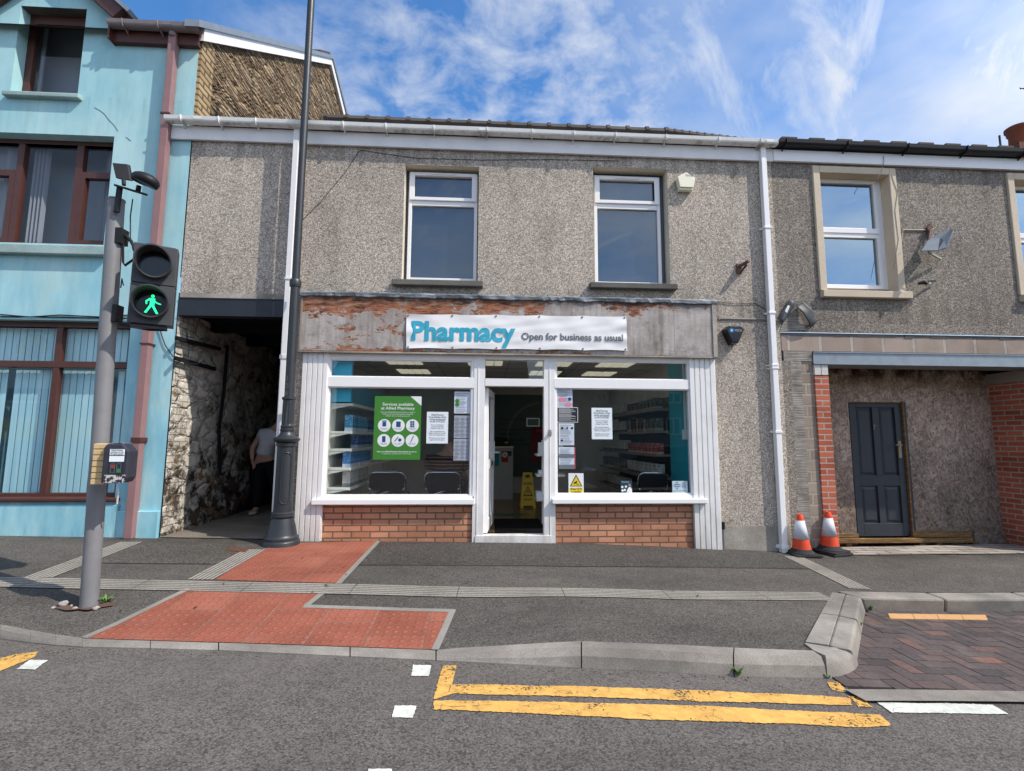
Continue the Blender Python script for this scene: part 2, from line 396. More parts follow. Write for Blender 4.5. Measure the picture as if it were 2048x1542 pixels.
def worn_paint(name, col, wear=.5, objc=False):
    # road paint: chipped away in places so that the surface below shows through
    t = T(name); p = t.P(); n = t.noise(p, 55, 4, .7); l = t.noise(p, 3.0, 4, .6); crk = t.vor(t.n('VectorMath', {'operation': 'ADD'}, Vector=t.noise(p, 14, 3, .6, 0, True)).outputs[0] if False else t.map(p, (1, 1.6, 1)), 7, 'DISTANCE_TO_EDGE').outputs['Distance']
    c = t.mix(t.mr(t.noise(p, 20, 5, .7), .35, .75), col, tuple(x * .62 for x in col[:3]) + (1,))
    c = t.mix(1.0, c, t.ramp(l, [(.3, .82), (.6, 1.03)]), 'MULTIPLY')
    ck = t.math('MULTIPLY', t.math('LESS_THAN', crk, .010), t.math('GREATER_THAN', t.noise(p, 3.3, 3), .54))
    c = t.mix(t.math('MULTIPLY', ck, .8), c, (.05, .045, .04, 1))
    m = t.math('ADD', n, t.math('MULTIPLY', t.math('SUBTRACT', l, .5), .9))
    try_uv = t.n('Attribute', {'attribute_name': 'edge'})
    a = t.math('GREATER_THAN', m, .36 * wear + .12)
    bs = t.bs; tr = t.n('BsdfTransparent'); mx = t.n('MixShader'); t.set(mx.inputs[0], a)
    t.nt.links.new(tr.outputs[0], mx.inputs[1]); t.nt.links.new(bs.outputs[0], mx.inputs[2]); t.nt.links.new(mx.outputs[0], t.out.inputs[0])
    t.bump(n, .3, .004)
    return t.fin(c, .7, .3)
def emis(name, col, st):
    t = T(name); t.fin(col, .4); t.bs.inputs['Emission Color'].default_value = col; t.bs.inputs['Emission Strength'].default_value = st; return t.m

M = {}
M['dash'] = pebbledash("pebbledash_grey", 1.06, 82)
M['dash2'] = pebbledash("pebbledash_dark", .62, 66, .06)
M['plinth'] = concrete("smooth_render_plinth", (.25, .225, .19, 1), (.58, .53, .465, 1), 5, .9, 70, .4, .5)
M['reveal'] = concrete("reveal_render", (.66, .60, .48, 1), (.78, .71, .58, 1), 5, .85, 60, .12, .2)
M['cream'] = concrete("cream_masonry_paint", (.60, .50, .375, 1), (.66, .56, .43, 1), 3, .75, 150, .12, .12)
M['upvc'] = plain("white_window_plastic", (.87, .86, .86, 1), .35, .45, .07, 3)
M['upvc2'] = plain("weathered_white_plastic", (.80, .79, .79, 1), .45, .4, .2, 5)
M['gutterw'] = None
def m_grime():
    # white plastic trim, splashed and greyed towards the pavement
    t = T("splashed_white_plastic"); p = t.P(); x, y, z = t.xyz(p); n = t.noise(t.map(p, (3, 3, .8)), 3, 6, .65)
    f = t.math('MULTIPLY', t.mr(z, .75, .08), t.mr(n, .30, .62)); f2 = t.math('MULTIPLY', t.mr(t.noise(p, 5, 6, .65), .48, .75), .22); sp = t.math('MULTIPLY', t.math('LESS_THAN', t.vor(p, 30).outputs['Distance'], .10), .35)
    c = t.mix(t.math('MULTIPLY', f, .62), (.82, .81, .80, 1), (.33, .29, .24, 1)); c = t.mix(t.math('MAXIMUM', f2, t.math('MULTIPLY', sp, t.mr(z, .9, .2))), c, (.40, .37, .32, 1))
    return t.fin(c, .42, .4)
M['upvcg'] = m_grime()
M['blackp'] = plain("black_plastic", (.014, .014, .016, 1), .5, .3, .3, 6)
M['blackm'] = plain("black_gloss_paint_metal", (.026, .031, .037, 1), .42, .5, .5, 7, 0, .2)
M['greym'] = plain("galvanised_grey_paint", (.20, .20, .21, 1), .48, .45, .3, 5, 0, .1)
M['steel'] = plain("galvanised_steel", (.27, .31, .35, 1), .42, .5, .35, 8, .35)
M['lead'] = None
M['navy'] = plain("dark_blue_steel_paint", (.016, .022, .032, 1), .45, .45, .5, 4)
M['bluedoor'] = plain("dark_blue_door_paint", (.034, .041, .052, 1), .5, .4, .45, 9, 0, .1)
M['brown'] = plain("brown_wood_stain", (.085, .028, .020, 1), .45, .45, .35, 9)
M['pink'] = plain("pinkish_brown_pipe_paint", (.30, .165, .165, 1), .5, .4, .3, 5)
M['cyan'] = plain("bright_cyan_panel", (.06, .55, .80, 1), .45, .4, .08)
M['teal'] = plain("teal_wall_paint", (.01, .30, .40, 1), .6, .3, .1)
M['tealdk'] = plain("dark_teal_panel", (.07, .12, .125, 1), .6, .3, .1)
M['shelf'] = plain("cream_shelf_metal", (.82, .82, .74, 1), .45, .4, .12)
M['intw'] = plain("interior_grey_wall", (.62, .63, .61, 1), .8, .2, .2)
M['ceil'] = plain("ceiling_tile", (.78, .78, .74, 1), .9, .1, .1)
M['paper'] = plain("white_paper", (.78, .84, .88, 1), .7, .2, .05)
M['paper2'] = plain("bluish_white_paper", (.58, .64, .74, 1), .7, .2, .06)
M['ink'] = plain("dark_ink", (.03, .035, .045, 1), .7, .1, .05)
M['greyink'] = plain("grey_ink", (.16, .18, .20, 1), .7, .1, .05)
M['green'] = plain("poster_green", (.055, .22, .035, 1), .45, .3, .08)
M['yellow'] = plain("safety_yellow", (.75, .55, .02, 1), .45, .4, .1)
M['gold'] = plain("wet_floor_yellow", (.80, .52, .01, 1), .4, .4, .1)
M['white'] = plain("white_print", (.78, .80, .80, 1), .6, .2, .04)
M['red'] = plain("red_print", (.45, .05, .06, 1), .6, .2, .1)
M['blueprint'] = plain("blue_print", (.02, .08, .22, 1), .6, .2, .1)
M['bannerblue'] = plain("banner_cyan_ink", (.045, .40, .56, 1), .5, .3, .1)
M['bannergrey'] = plain("banner_grey_ink", (.15, .16, .175, 1), .5, .3, .1)
M['chair'] = plain("dark_chair_fabric", (.014, .015, .018, 1), .8, .2, .2)
M['chrome'] = plain("chrome_tube", (.55, .55, .57, 1), .2, .5, .1, 8, 1.0)
M['lightpanel'] = emis("lit_ceiling_panel", (.92, .86, .68, 1), .45)
M['greenlamp'] = emis("green_signal_lamp", (.02, .95, .35, 1), 1.6)
M['glass'] = glassm("shop_glass", 2.0, (.95, .98, .97, 1))
M['glassup'] = glassm("upper_window_glass", 3.2, (.5, .56, .6, 1), .02, (.75, .88, 1, 1))
M['glassr'] = glassm("reflective_window_glass", 8.0, (.5, .56, .6, 1), .05, (.60, .80, .98, 1))
M['glassb'] = glassm("old_window_glass", 1.0, (.97, .99, 1, 1), .06)
M['dark'] = plain("dark_interior", (.012, .013, .015, 1), .9, .1, .2)
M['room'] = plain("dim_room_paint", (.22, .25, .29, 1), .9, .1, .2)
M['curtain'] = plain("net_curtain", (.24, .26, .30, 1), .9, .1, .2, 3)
M['skin'] = plain("skin", (.42, .24, .17, 1), .55, .3, .12, 12, objc=True)
M['hairdk'] = plain("dark_brown_hair", (.045, .022, .014, 1), .6, .3, .3, 30)
M['tee'] = plain("pale_grey_cotton", (.50, .51, .54, 1), .85, .15, .15, 9, 0, .2)
M['trouser'] = plain("black_cotton", (.008, .008, .009, 1), .85, .15, .2, 9)
M['shoe'] = plain("pale_sandal", (.45, .40, .36, 1), .6, .3, .2)
M['coneor'] = None
M['rubber'] = plain("black_rubber_base", (.03, .03, .032, 1), .8, .3, .4, 14)
M['orange'] = plain("cone_orange", (.72, .075, .025, 1), .55, .35, .3, 10)
M['sleeve'] = plain("reflective_white_sleeve", (.66, .68, .72, 1), .5, .4, .25, 12)
M['slate'] = concrete("roof_tile", (.07, .058, .052, 1), (.13, .11, .095, 1), 9, .85, 60, .5, .3)
M['terracotta'] = plain("terracotta", (.24, .07, .035, 1), .8, .25, .4, 8)
M['sillstone'] = concrete("grey_stone_sill", (.12, .115, .105, 1), (.20, .19, .17, 1), 7, .9, 80, .3, .4)
M['asphalt'] = asphalt("road_asphalt", .128, 112, .18, .36, (1, .965, .94), .14, road=True)
M['paveasph'] = asphalt("pavement_asphalt", .100, 130, .165, .45, (1, .97, .92), .28, walls=True)
M['kerb'] = concrete("kerb_concrete", (.20, .18, .155, 1), (.40, .37, .33, 1), 9, .9, 110, .5, .5)
M['apron'] = brickwork("flat_stone_apron", [(.30, .26, .225, 1), (.38, .34, .30, 1), (.46, .42, .375, 1)], (.10, .09, .08, 1), .46, .13, .012, plane='xy')
M['edging'] = concrete("pale_edging", (.24, .23, .205, 1), (.34, .32, .285, 1), 10, .9, 130, .3, .35)
M['yline'] = worn_paint("yellow_road_paint", (.77, .44, .115, 1), .66)
M['wline'] = worn_paint("white_road_paint", (.72, .74, .66, 1), .30)
M['alleyfloor'] = concrete("alley_concrete", (.15, .13, .105, 1), (.24, .21, .175, 1), 5, .9, 60, .4, .5)
M['redbrick'] = brickwork("orange_brown_brick", [(.40, .175, .10, 1), (.54, .25, .15, 1), (.64, .33, .20, 1)], (.24, .145, .10, 1), shift=(.03, .018))
M['newbrick'] = brickwork("bright_red_brick", [(.34, .075, .04, 1), (.48, .12, .065, 1), (.58, .18, .10, 1)], (.52, .45, .385, 1))
M['newbrick2'] = brickwork("bright_red_brick_reveal", [(.30, .07, .036, 1), (.42, .11, .055, 1), (.52, .16, .085, 1)], (.46, .39, .33, 1), plane='yz')
M['brownbrick'] = brickwork("brown_block_column", [(.24, .19, .15, 1), (.32, .255, .205, 1), (.38, .31, .255, 1)], (.46, .41, .345, 1), .21, .145, .014)
M['blocks'] = brickwork("pinkish_concrete_block", [(.29, .225, .185, 1), (.36, .285, .24, 1), (.43, .345, .295, 1)], (.52, .47, .41, 1), .443, .60, .02, shift=(.12, .13))
M['chimbrick'] = brickwork("chimney_brick", [(.16, .05, .03, 1), (.24, .08, .05, 1), (.30, .11, .07, 1)], (.2, .16, .13, 1))
def m_lead():
    t = T("lead_flashing"); p = t.P(); n = t.noise(t.map(p, (1, 1, 4)), 5, 6, .65); g = t.noise(p, 40, 4)
    c = t.ramp(n, [(.3, (.05, .055, .06)), (.5, (.17, .19, .21)), (.62, (.33, .36, .39)), (.8, (.16, .17, .18))])
    t.bump(g, .3, .006); return t.fin(c, .5, .4, .2)
M['lead'] = m_lead(); M['leaddk'] = plain('dark_torn_lead', (.06, .068, .078, 1), .55, .4, .5, 14, 0, .3)
def m_gutter():
    t = T("dirty_white_gutter"); p = t.P(); x, y, z = t.xyz(p)
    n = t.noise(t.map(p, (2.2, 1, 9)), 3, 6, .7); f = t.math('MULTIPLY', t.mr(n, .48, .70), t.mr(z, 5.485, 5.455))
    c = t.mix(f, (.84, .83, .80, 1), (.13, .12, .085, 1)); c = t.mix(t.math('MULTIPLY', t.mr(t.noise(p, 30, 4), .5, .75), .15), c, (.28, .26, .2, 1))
    return t.fin(c, .45, .4)
M['gutterw'] = m_gutter()
def m_fascia():
    # bare plywood shop fascia: grey, weathered, peeling to orange-red wood along the top
    t = T("weathered_plywood_fascia"); p = t.P(); x, y, z = t.xyz(p)
    g = t.noise(t.map(p, (1, 1, .5)), 3.5, 6, .65); gr = t.noise(t.map(p, (1.2, 1, 14)), 10, 5, .7); vst = t.noise(t.map(p, (8, 1, .35)), 2.0, 5, .65)
    c = t.ramp(g, [(.28, (.23, .195, .175)), (.45, (.36, .32, .295)), (.6, (.48, .44, .415)), (.8, (.33, .29, .268))])
    c = t.mix(1.0, c, t.ramp(vst, [(.32, .66), (.5, 1.0), (.7, 1.08)]), 'MULTIPLY')
    c = t.mix(1.0, c, t.ramp(gr, [(.3, .86), (.6, 1.05)]), 'MULTIPLY')
    # peel mask: strong near top, less near the bottom edge, fades out to the right
    tz = t.mr(z, 2.66, 3.16, -.22, .19); bz = t.mr(z, 2.60, 2.50, -.22, .12); zz = t.math('MAXIMUM', tz, bz)
    rx = t.mr(x, -.8, 2.6, 0.0, -.24); pn = t.math('ADD', t.math('MULTIPLY', t.math('SUBTRACT', t.noise(t.map(p, (1, 1, 1.7)), 2.3, 9, .74), .5), 1.9), .5)
    pk = t.math('ADD', t.math('ADD', pn, zz), rx); pm = t.mr(pk, .50, .545)
    rn = t.noise(t.map(p, (1, 1, 5)), 5, 9, .80)
    red = t.ramp(rn, [(.34, (.025, .02, .018)), (.42, (.11, .06, .045)), (.47, (.26, .11, .065)), (.51, (.45, .16, .07)), (.55, (.27, .15, .11)), (.60, (.46, .39, .33)), (.68, (.07, .05, .045))])
    c = t.mix(pm, c, red)
    edge = t.math('MULTIPLY', t.mr(pk, .47, .50), t.math('SUBTRACT', 1.0, pm)); c = t.mix(t.math('MULTIPLY', edge, .5), c, (.48, .44, .40, 1))
    dk = t.math('MULTIPLY', t.mr(z, 3.06, 3.22), t.mr(t.noise(t.map(p, (1, 1, .6)), 6, 5), .3, .55)); c = t.mix(dk, c, (.035, .03, .028, 1))
    mold = t.math('MULTIPLY', t.mr(t.noise(t.map(p, (1, 1, 1.6), (3.1, 0, .2)), 2.2, 8, .74), .54, .70), .5); c = t.mix(mold, c, (.055, .048, .045, 1))
    t.bump(t.math('ADD', rn, t.math('MULTIPLY', pm, -1.0)), .5, .01)
    return t.fin(c, .88, .2)
M['fascia'] = m_fascia()
def m_gable():
    t = T("thin_coursed_sandstone"); x, y, z = t.xyz(t.P()); q = t.cxyz(t.math('MULTIPLY', y, 2.4), t.math('MULTIPLY', z, 17.0))
    nz = t.n('TexNoise', Vector=t.P(), Scale=2.2, Detail=3.0); s2 = t.n('VectorMath', {'operation': 'SCALE'}, Vector=nz.outputs['Color']); s2.inputs['Scale'].default_value = 1.5
    a = t.n('VectorMath', {'operation': 'ADD'}); t.set(a.inputs[0], q); t.set(a.inputs[1], s2.outputs[0])
    v = t.vor(a.outputs[0], 1.0, 'F1', .9); e = t.vor(a.outputs[0], 1.0, 'DISTANCE_TO_EDGE', .9).outputs['Distance']
    r = t.n('SeparateColor', Color=v.outputs['Color']).outputs[0]
    c = t.ramp(r, [(0, (.13, .09, .055)), (.3, (.22, .155, .095)), (.6, (.29, .215, .135)), (.85, (.38, .28, .17)), (1, (.24, .20, .165))])
    c = t.mix(1.0, c, t.ramp(t.noise(t.P(), 9, 5), [(.3, .65), (.6, 1.12)]), 'MULTIPLY')
    c = t.mix(t.mr(e, .09, .0, 0, .8), c, (.03, .022, .016, 1))
    c = t.mix(t.mr(z, 5.75, 5.5), c, (.20, .17, .13, 1))
    t.bump(t.math('ADD', t.mr(e, 0, .2), t.math('MULTIPLY', r, .5)), .9, .05); return t.fin(c, .95, .15)
M['gable'] = m_gable()
def m_quoin(): return brickwork("yellow_quoin_brick", [(.30, .20, .09, 1), (.42, .30, .15, 1), (.5, .36, .19, 1)], (.14, .11, .085, 1), .24, .085, .016, plane='yz')
M['quoin'] = m_quoin()
def m_alley():
    # rubble wall under flaking white paint, sooty lower down
    t = T("flaking_whitewashed_rubble"); p = t.P(); x, y, z = t.xyz(p)
    dv = t.n('VectorMath', {'operation': 'MULTIPLY_ADD'}); t.set(dv.inputs[0], t.noise(p, 6, 4, .65, 0, True)); dv.inputs[1].default_value = (.9, .9, .9); t.set(dv.inputs[2], t.map(p, (1, 3.0, 5.2))); v = t.vor(dv.outputs[0], 1.0, 'DISTANCE_TO_EDGE').outputs['Distance']; vc = t.vor(dv.outputs[0], 1.0); r = t.n('SeparateColor', Color=vc.outputs['Color']).outputs[0]
    stone = t.ramp(r, [(0, (.035, .026, .02)), (.4, (.085, .062, .045)), (.7, (.14, .10, .07)), (1, (.22, .14, .07))])
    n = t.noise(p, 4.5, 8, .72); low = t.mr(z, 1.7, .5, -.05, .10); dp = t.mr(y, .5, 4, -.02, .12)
    bn = t.n('TexBrick', Vector=t.cxyz(y, z), Color1=(1, 1, 1, 1), Color2=(1, 1, 1, 1), Mortar=(0, 0, 0, 1), Scale=1.0, Mortar_Size=.008, Brick_Width=.225, Row_Height=.085)
    m = t.mr(t.math('ADD', t.math('ADD', n, low), dp), .60, .52)
    paint = t.ramp(t.noise(p, 7, 5, .65), [(.3, (.40, .35, .28)), (.5, (.60, .56, .49)), (.7, (.70, .67, .60))])
    fr = t.mr(y, .42, .34); paint = t.mix(t.math('MULTIPLY', bn.outputs['Fac'], t.math('MULTIPLY', fr, .75)), paint, (.2, .17, .14, 1))
    c = t.mix(m, stone, paint)
    jo = t.math('MULTIPLY', t.mr(v, .06, 0), t.math('SUBTRACT', 1.0, fr)); c = t.mix(t.math('MULTIPLY', t.math('MULTIPLY', jo, .75), t.mr(t.noise(p, 3.3, 5, .7), .42, .60)), c, (.035, .028, .022, 1))
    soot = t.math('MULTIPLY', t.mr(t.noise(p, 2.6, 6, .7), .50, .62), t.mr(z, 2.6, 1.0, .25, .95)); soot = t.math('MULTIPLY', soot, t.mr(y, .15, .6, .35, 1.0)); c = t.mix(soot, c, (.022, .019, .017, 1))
    c = t.mix(t.mr(y, .7, 4.5, 0, .75), c, (.03, .026, .023, 1)); t.bump(t.math('ADD', t.math('ADD', t.mr(v, 0, .15), t.math('MULTIPLY', m, .35)), n), .9, .03); return t.fin(c, .9, .2)  # shade painted in: wall colour sinks towards black deeper into the alley
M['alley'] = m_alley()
def m_blue():
    t = T("blue_painted_render"); p = t.P(); x, y, z = t.xyz(p)
    n = t.noise(p, .9, 6, .62); n2 = t.noise(t.map(p, (1, 1, .3)), 3.2, 6, .65); g = t.noise(p, 70, 3)
    c = t.ramp(n, [(.28, (.27, .53, .60)), (.5, (.37, .61, .65)), (.72, (.48, .69, .70))])
    lo = t.mr(z, 3.9, 2.6); c2 = t.ramp(n2, [(.3, (.16, .44, .57)), (.5, (.29, .58, .67)), (.68, (.52, .74, .76))]); c = t.mix(t.math('MULTIPLY', lo, .8), c, c2)
    pale = t.mr(t.noise(p, 2.3, 7, .7), .60, .72); c = t.mix(t.math('MULTIPLY', pale, .45), c, (.46, .60, .56, 1))
    dirt = t.math('MULTIPLY', t.mr(t.noise(t.map(p, (3, 1, .5)), 2, 6, .7), .55, .75), t.mr(z, .9, .25, .1, .7)); c = t.mix(dirt, c, (.12, .13, .11, 1))
    c = t.mix(1.0, c, t.ramp(t.noise(t.map(p, (3, 1, .5)), 2.2, 5, .6), [(.3, .90), (.6, 1.03)]), 'MULTIPLY')
    run = t.math('MULTIPLY', t.mr(t.noise(t.map(p, (7, 1, .22)), 1.6, 5, .65), .50, .72), t.math('MAXIMUM', t.math('MULTIPLY', t.mr(z, 3.1, 3.75), t.math('LESS_THAN', z, 3.78)), t.math('MULTIPLY', t.mr(z, 5.2, 5.8), t.math('LESS_THAN', z, 5.84)))); c = t.mix(t.math('MULTIPLY', run, .3), c, (.10, .20, .22, 1))
    yel = t.mr(t.noise(t.map(p, (1, 1, .7), (7, 2, 4)), 1.5, 7, .7), .55, .70); c = t.mix(t.math('MULTIPLY', yel, .42), c, (.50, .62, .54, 1))
    t.bump(t.math('ADD', g, n2), .15, .005); return t.fin(c, .85, .2)
M['blue'] = m_blue()
def m_osb():
    t = T("weathered_strand_board"); p = t.P(); base = None; hs = None
    cols = []
    for i, (rot, sc) in enumerate(((.9, 13), (-.6, 15), (2.0, 13), (.2, 17))):
        q = t.map(p, (1, 1, 1), (i * 3.3, 0, i * 1.7), (0, rot, 0)); q = t.map(q, (3.0, .01, 1.0))
        v = t.vor(q, sc); r = t.n('SeparateColor', Color=v.outputs['Color'])
        cols.append((r.outputs[0], r.outputs[1], v.outputs['Distance']))
    val = cols[0][0]
    for a, b_, d in cols[1:]: val = t.mix(t.math('GREATER_THAN', b_, .52), val, a)
    val = t.n('SeparateColor', Color=val).outputs[0] if hasattr(val, 'node') else val
    c = t.ramp(val, [(0, (.20, .15, .12)), (.25, (.33, .255, .205)), (.5, (.42, .335, .28)), (.75, (.51, .42, .36)), (.93, (.64, .53, .46)), (1, (.66, .40, .22))])
    c = t.mix(1.0, c, t.ramp(t.noise(t.map(p, (2.2, 1, .8)), 1.6, 5), [(.3, .62), (.55, 1.0), (.75, 1.15)]), 'MULTIPLY')
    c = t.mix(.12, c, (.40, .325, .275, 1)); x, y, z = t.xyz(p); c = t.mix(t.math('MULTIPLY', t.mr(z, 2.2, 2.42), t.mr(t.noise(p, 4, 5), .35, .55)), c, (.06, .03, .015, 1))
    c = t.mix(1.0, c, t.ramp(t.mr(t.math('ADD', z, t.math('MULTIPLY', t.math('SUBTRACT', t.noise(p, 3, 4), .5), .9)), .2, 1.9), [(.0, (.50, .49, .48)), (.5, (.76, .74, .72)), (.85, (1.05, 1.0, .95))]), 'MULTIPLY')  # grime low on the board, painted darker to even out sunlight there
    t.bump(val, .5, .006); return t.fin(c, .9, .15)
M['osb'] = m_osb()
def m_tactile():
    t = T("red_blister_paving"); p = t.P(); x, y, z = t.xyz(p); s = 1 / .0665
    fx = t.math('SUBTRACT', t.math('FRACT', t.math('MULTIPLY', t.math('ADD', x, 20), s)), .5); fy = t.math('SUBTRACT', t.math('FRACT', t.math('MULTIPLY', t.math('ADD', y, 20), s)), .5)
    d = t.math('SQRT', t.math('ADD', t.math('MULTIPLY', fx, fx), t.math('MULTIPLY', fy, fy))); dome = t.mr(d, .30, .16)
    bk = t.n('TexBrick', {'offset': .5}, Vector=t.cxyz(y, x), Color1=(0, 0, 0, 1), Color2=(1, 1, 1, 1), Mortar=(.5, .5, .5, 1), Scale=1.0, Mortar_Size=.005, Mortar_Smooth=.3, Brick_Width=.40, Row_Height=.40)
    g = t.n('SeparateColor', Color=bk.outputs['Color']).outputs[0]
    n = t.noise(p, 2.4, 5, .6); g2 = t.noise(p, 80, 3, .7)
    c = t.ramp(t.math('ADD', t.math('MULTIPLY', n, .75), t.math('MULTIPLY', g, .2)), [(.2, (.19, .060, .038)), (.5, (.30, .095, .060)), (.8, (.38, .145, .096))])
    c = t.mix(1.0, c, t.ramp(g2, [(.25, .74), (.55, 1.0), (.8, 1.15)]), 'MULTIPLY')
    c = t.mix(t.math('MULTIPLY', dome, t.mr(t.noise(p, 9, 3), .35, .7)), c, (.36, .125, .08, 1))
    rim = t.math('MULTIPLY', t.mr(d, .38, .31), t.math('SUBTRACT', 1.0, dome)); c = t.mix(t.math('MULTIPLY', rim, .25), c, (.11, .035, .025, 1))
    c = t.mix(t.math('MULTIPLY', bk.outputs['Fac'], .8), c, t.mix(t.noise(p, 3, 2), (.05, .03, .025, 1), (.34, .23, .18, 1)))
    blot = t.mr(t.noise(p, 5.5, 6, .7), .62, .72); c = t.mix(t.math('MULTIPLY', blot, .4), c, (.09, .045, .035, 1))
    t.bump(t.math('SUBTRACT', dome, bk.outputs['Fac']), .6, .006); return t.fin(c, .8, .25)
M['tactile'] = m_tactile()
def m_rib():
    t = T("ribbed_granite_strip"); u, v, w = t.xyz(t.P(uv=True)); k = 6.0
    f = t.math('ABSOLUTE', t.math('SUBTRACT', t.math('FRACT', t.math('MULTIPLY', v, k)), .5)); gr = t.mr(f, .30, .42)
    j = t.math('LESS_THAN', t.math('FRACT', t.math('MULTIPLY', u, 1 / .9)), .008)
    p = t.P(); n = t.noise(p, 70, 4, .7); l = t.noise(p, 1.6, 4)
    c = t.ramp(n, [(.25, (.15, .135, .115)), (.5, (.28, .26, .225)), (.78, (.42, .39, .345))])
    c = t.mix(1.0, c, t.ramp(l, [(.3, .72), (.6, 1.05)]), 'MULTIPLY')
    c = t.mix(t.math('MULTIPLY', gr, .8), c, (.045, .04, .034, 1)); c = t.mix(t.math('MULTIPLY', j, .8), c, (.03, .027, .024, 1))
    t.bump(t.math('SUBTRACT', t.math('MULTIPLY', n, .2), gr), .7, .008); return t.fin(c, .88, .25)
M['rib'] = m_rib()
def m_bay():
    t = T("dark_paving_brick"); a = t.n('Attribute', {'attribute_name': 'tint'}).outputs['Fac']; p = t.P(); n = t.noise(p, 50, 4, .7); l = t.noise(p, 2.5, 4)
    c = t.ramp(a, [(0, (.062, .052, .052)), (.5, (.092, .073, .070)), (.8, (.125, .085, .076)), (1, (.17, .088, .07))])
    c = t.mix(1.0, c, t.ramp(n, [(.3, .7), (.6, 1.12)]), 'MULTIPLY'); c = t.mix(1.0, c, t.ramp(l, [(.3, .75), (.65, 1.15)]), 'MULTIPLY')
    c = t.mix(t.math('MULTIPLY', t.mr(t.noise(p, 4, 5), .58, .75), .35), c, (.22, .19, .165, 1))
    t.bump(n, .3, .004); return t.fin(c, .82, .3)
M['bay'] = m_bay()
M['grout'] = plain("dark_joint_sand", (.03, .027, .024, 1), .95, .1, .3, 20)
M['bayyellow'] = plain("pale_orange_paving_brick", (.58, .33, .145, 1), .8, .2, .3, 18)
def m_timber():
    t = T("rough_sawn_timber"); p = t.P(); n = t.noise(t.map(p, (1, 1, 9)), 5, 6, .7)
    return t.fin(t.ramp(n, [(.3, (.07, .04, .018)), (.5, (.19, .11, .045)), (.7, (.36, .22, .085))]), .8, .25)
M['timber'] = m_timber()
def m_comb():
    t = T("combed_mortar"); p = t.P(); x, y, z = t.xyz(p); w = t.noise(t.map(p, (1.5, 1, 40)), 2.0, 3, .6); n = t.noise(p, 5, 5)
    c = t.ramp(n, [(.3, (.20, .18, .155)), (.55, (.33, .30, .265)), (.75, (.40, .37, .33))]); c = t.mix(1.0, c, t.ramp(w, [(.35, .62), (.6, 1.08)]), 'MULTIPLY')
    t.bump(w, .8, .012); return t.fin(c, .92, .15)
M['comb'] = m_comb()
def m_banner():
    t = T("white_vinyl_banner"); p = t.P(); n = t.noise(t.map(p, (1, 1, 2)), 2.5, 5)
    c = t.mix(t.mr(n, .4, .8), (.87, .86, .855, 1), (.78, .77, .775, 1)); return t.fin(c, .42, .4)
M['banner'] = m_banner()
def m_stripe():
    t = T("striped_knit"); x, y, z = t.xyz(t.P()); f = t.math('FRACT', t.math('MULTIPLY', t.math('ADD', z, t.math('MULTIPLY', t.noise(t.P(), 4, 2), .03)), 21.0))
    c = t.ramp(f, [(0, (.07, .018, .015)), (.42, (.05, .035, .03)), (.46, (.40, .27, .19)), (.56, (.40, .27, .19)), (.6, (.03, .02, .02))], 'CONSTANT'); return t.fin(c, .9, .1)
M['stripe'] = m_stripe()
def m_wood():
    t = T("laminate_floor"); x, y, z = t.xyz(t.P()); n = t.noise(t.map(t.P(), (9, 1.2, 1)), 3, 5, .6)
    c = t.ramp(n, [(.3, (.12, .07, .035)), (.6, (.22, .135, .07))]); return t.fin(c, .25, .5)
M['wood'] = m_wood()
def m_carton(name, body, base):
    t = T(name); u, v, w = t.xyz(t.n('TexCoord').outputs['Generated']); n = t.noise(t.map(t.P(obj=True), (30, 30, 60)), 1, 2)
    c = t.mix(t.math('LESS_THAN', w, .22), body, base); c = t.mix(t.math('MULTIPLY', t.math('GREATER_THAN', n, .56), t.math('MULTIPLY', t.math('GREATER_THAN', w, .3), .6)), c, base)
    return t.fin(c, .4, .4)
M['carton_cyan'] = m_carton("cyan_carton", (.02, .30, .50, 1), (.7, .75, .8, 1)); M['carton_blue'] = m_carton("blue_carton", (.02, .06, .26, 1), (.4, .5, .62, 1))
M['carton_sky'] = m_carton("sky_blue_carton", (.03, .26, .62, 1), (.6, .7, .8, 1)); M['carton_grey'] = m_carton("pale_grey_carton", (.50, .50, .47, 1), (.2, .2, .2, 1))
M['carton_dark'] = m_carton("dark_carton", (.06, .065, .06, 1), (.3, .28, .22, 1)); M['carton_red'] = m_carton("red_carton", (.32, .03, .025, 1), (.5, .42, .36, 1)); M['carton_white'] = m_carton("white_carton", (.55, .55, .5, 1), (.1, .1, .12, 1))
def m_blind():
    t = T("vertical_blind_fabric"); x, y, z = t.xyz(t.P()); n = t.noise(t.map(t.P(), (9, 1, .4)), 2, 4); c = t.ramp(n, [(.3, (.34, .64, .72)), (.65, (.50, .78, .84))]); return t.fin(c, .85, .1)
M['blind'] = m_blind()
M['leaf'] = plain("weed_green", (.12, .26, .04, 1), .6, .3, .3, 30)
M['soil'] = concrete("reddish_soil", (.10, .055, .04, 1), (.17, .10, .075, 1), 20, .95, 120, .6, .3)
M['pebble'] = concrete("pale_pebble", (.30, .28, .26, 1), (.42, .40, .38, 1), 20, .8, 60, .2, .2)
M['carpaint'] = plain("dark_blue_car_paint", (.008, .012, .022, 1), .18, .6, .05)
M['housewall'] = plain("grey_green_render", (.22, .30, .30, 1), .9, .1, .3, 2)
M['mat'] = plain("black_door_mat", (.012, .012, .013, 1), .95, .1, .3, 40, 0, .6)
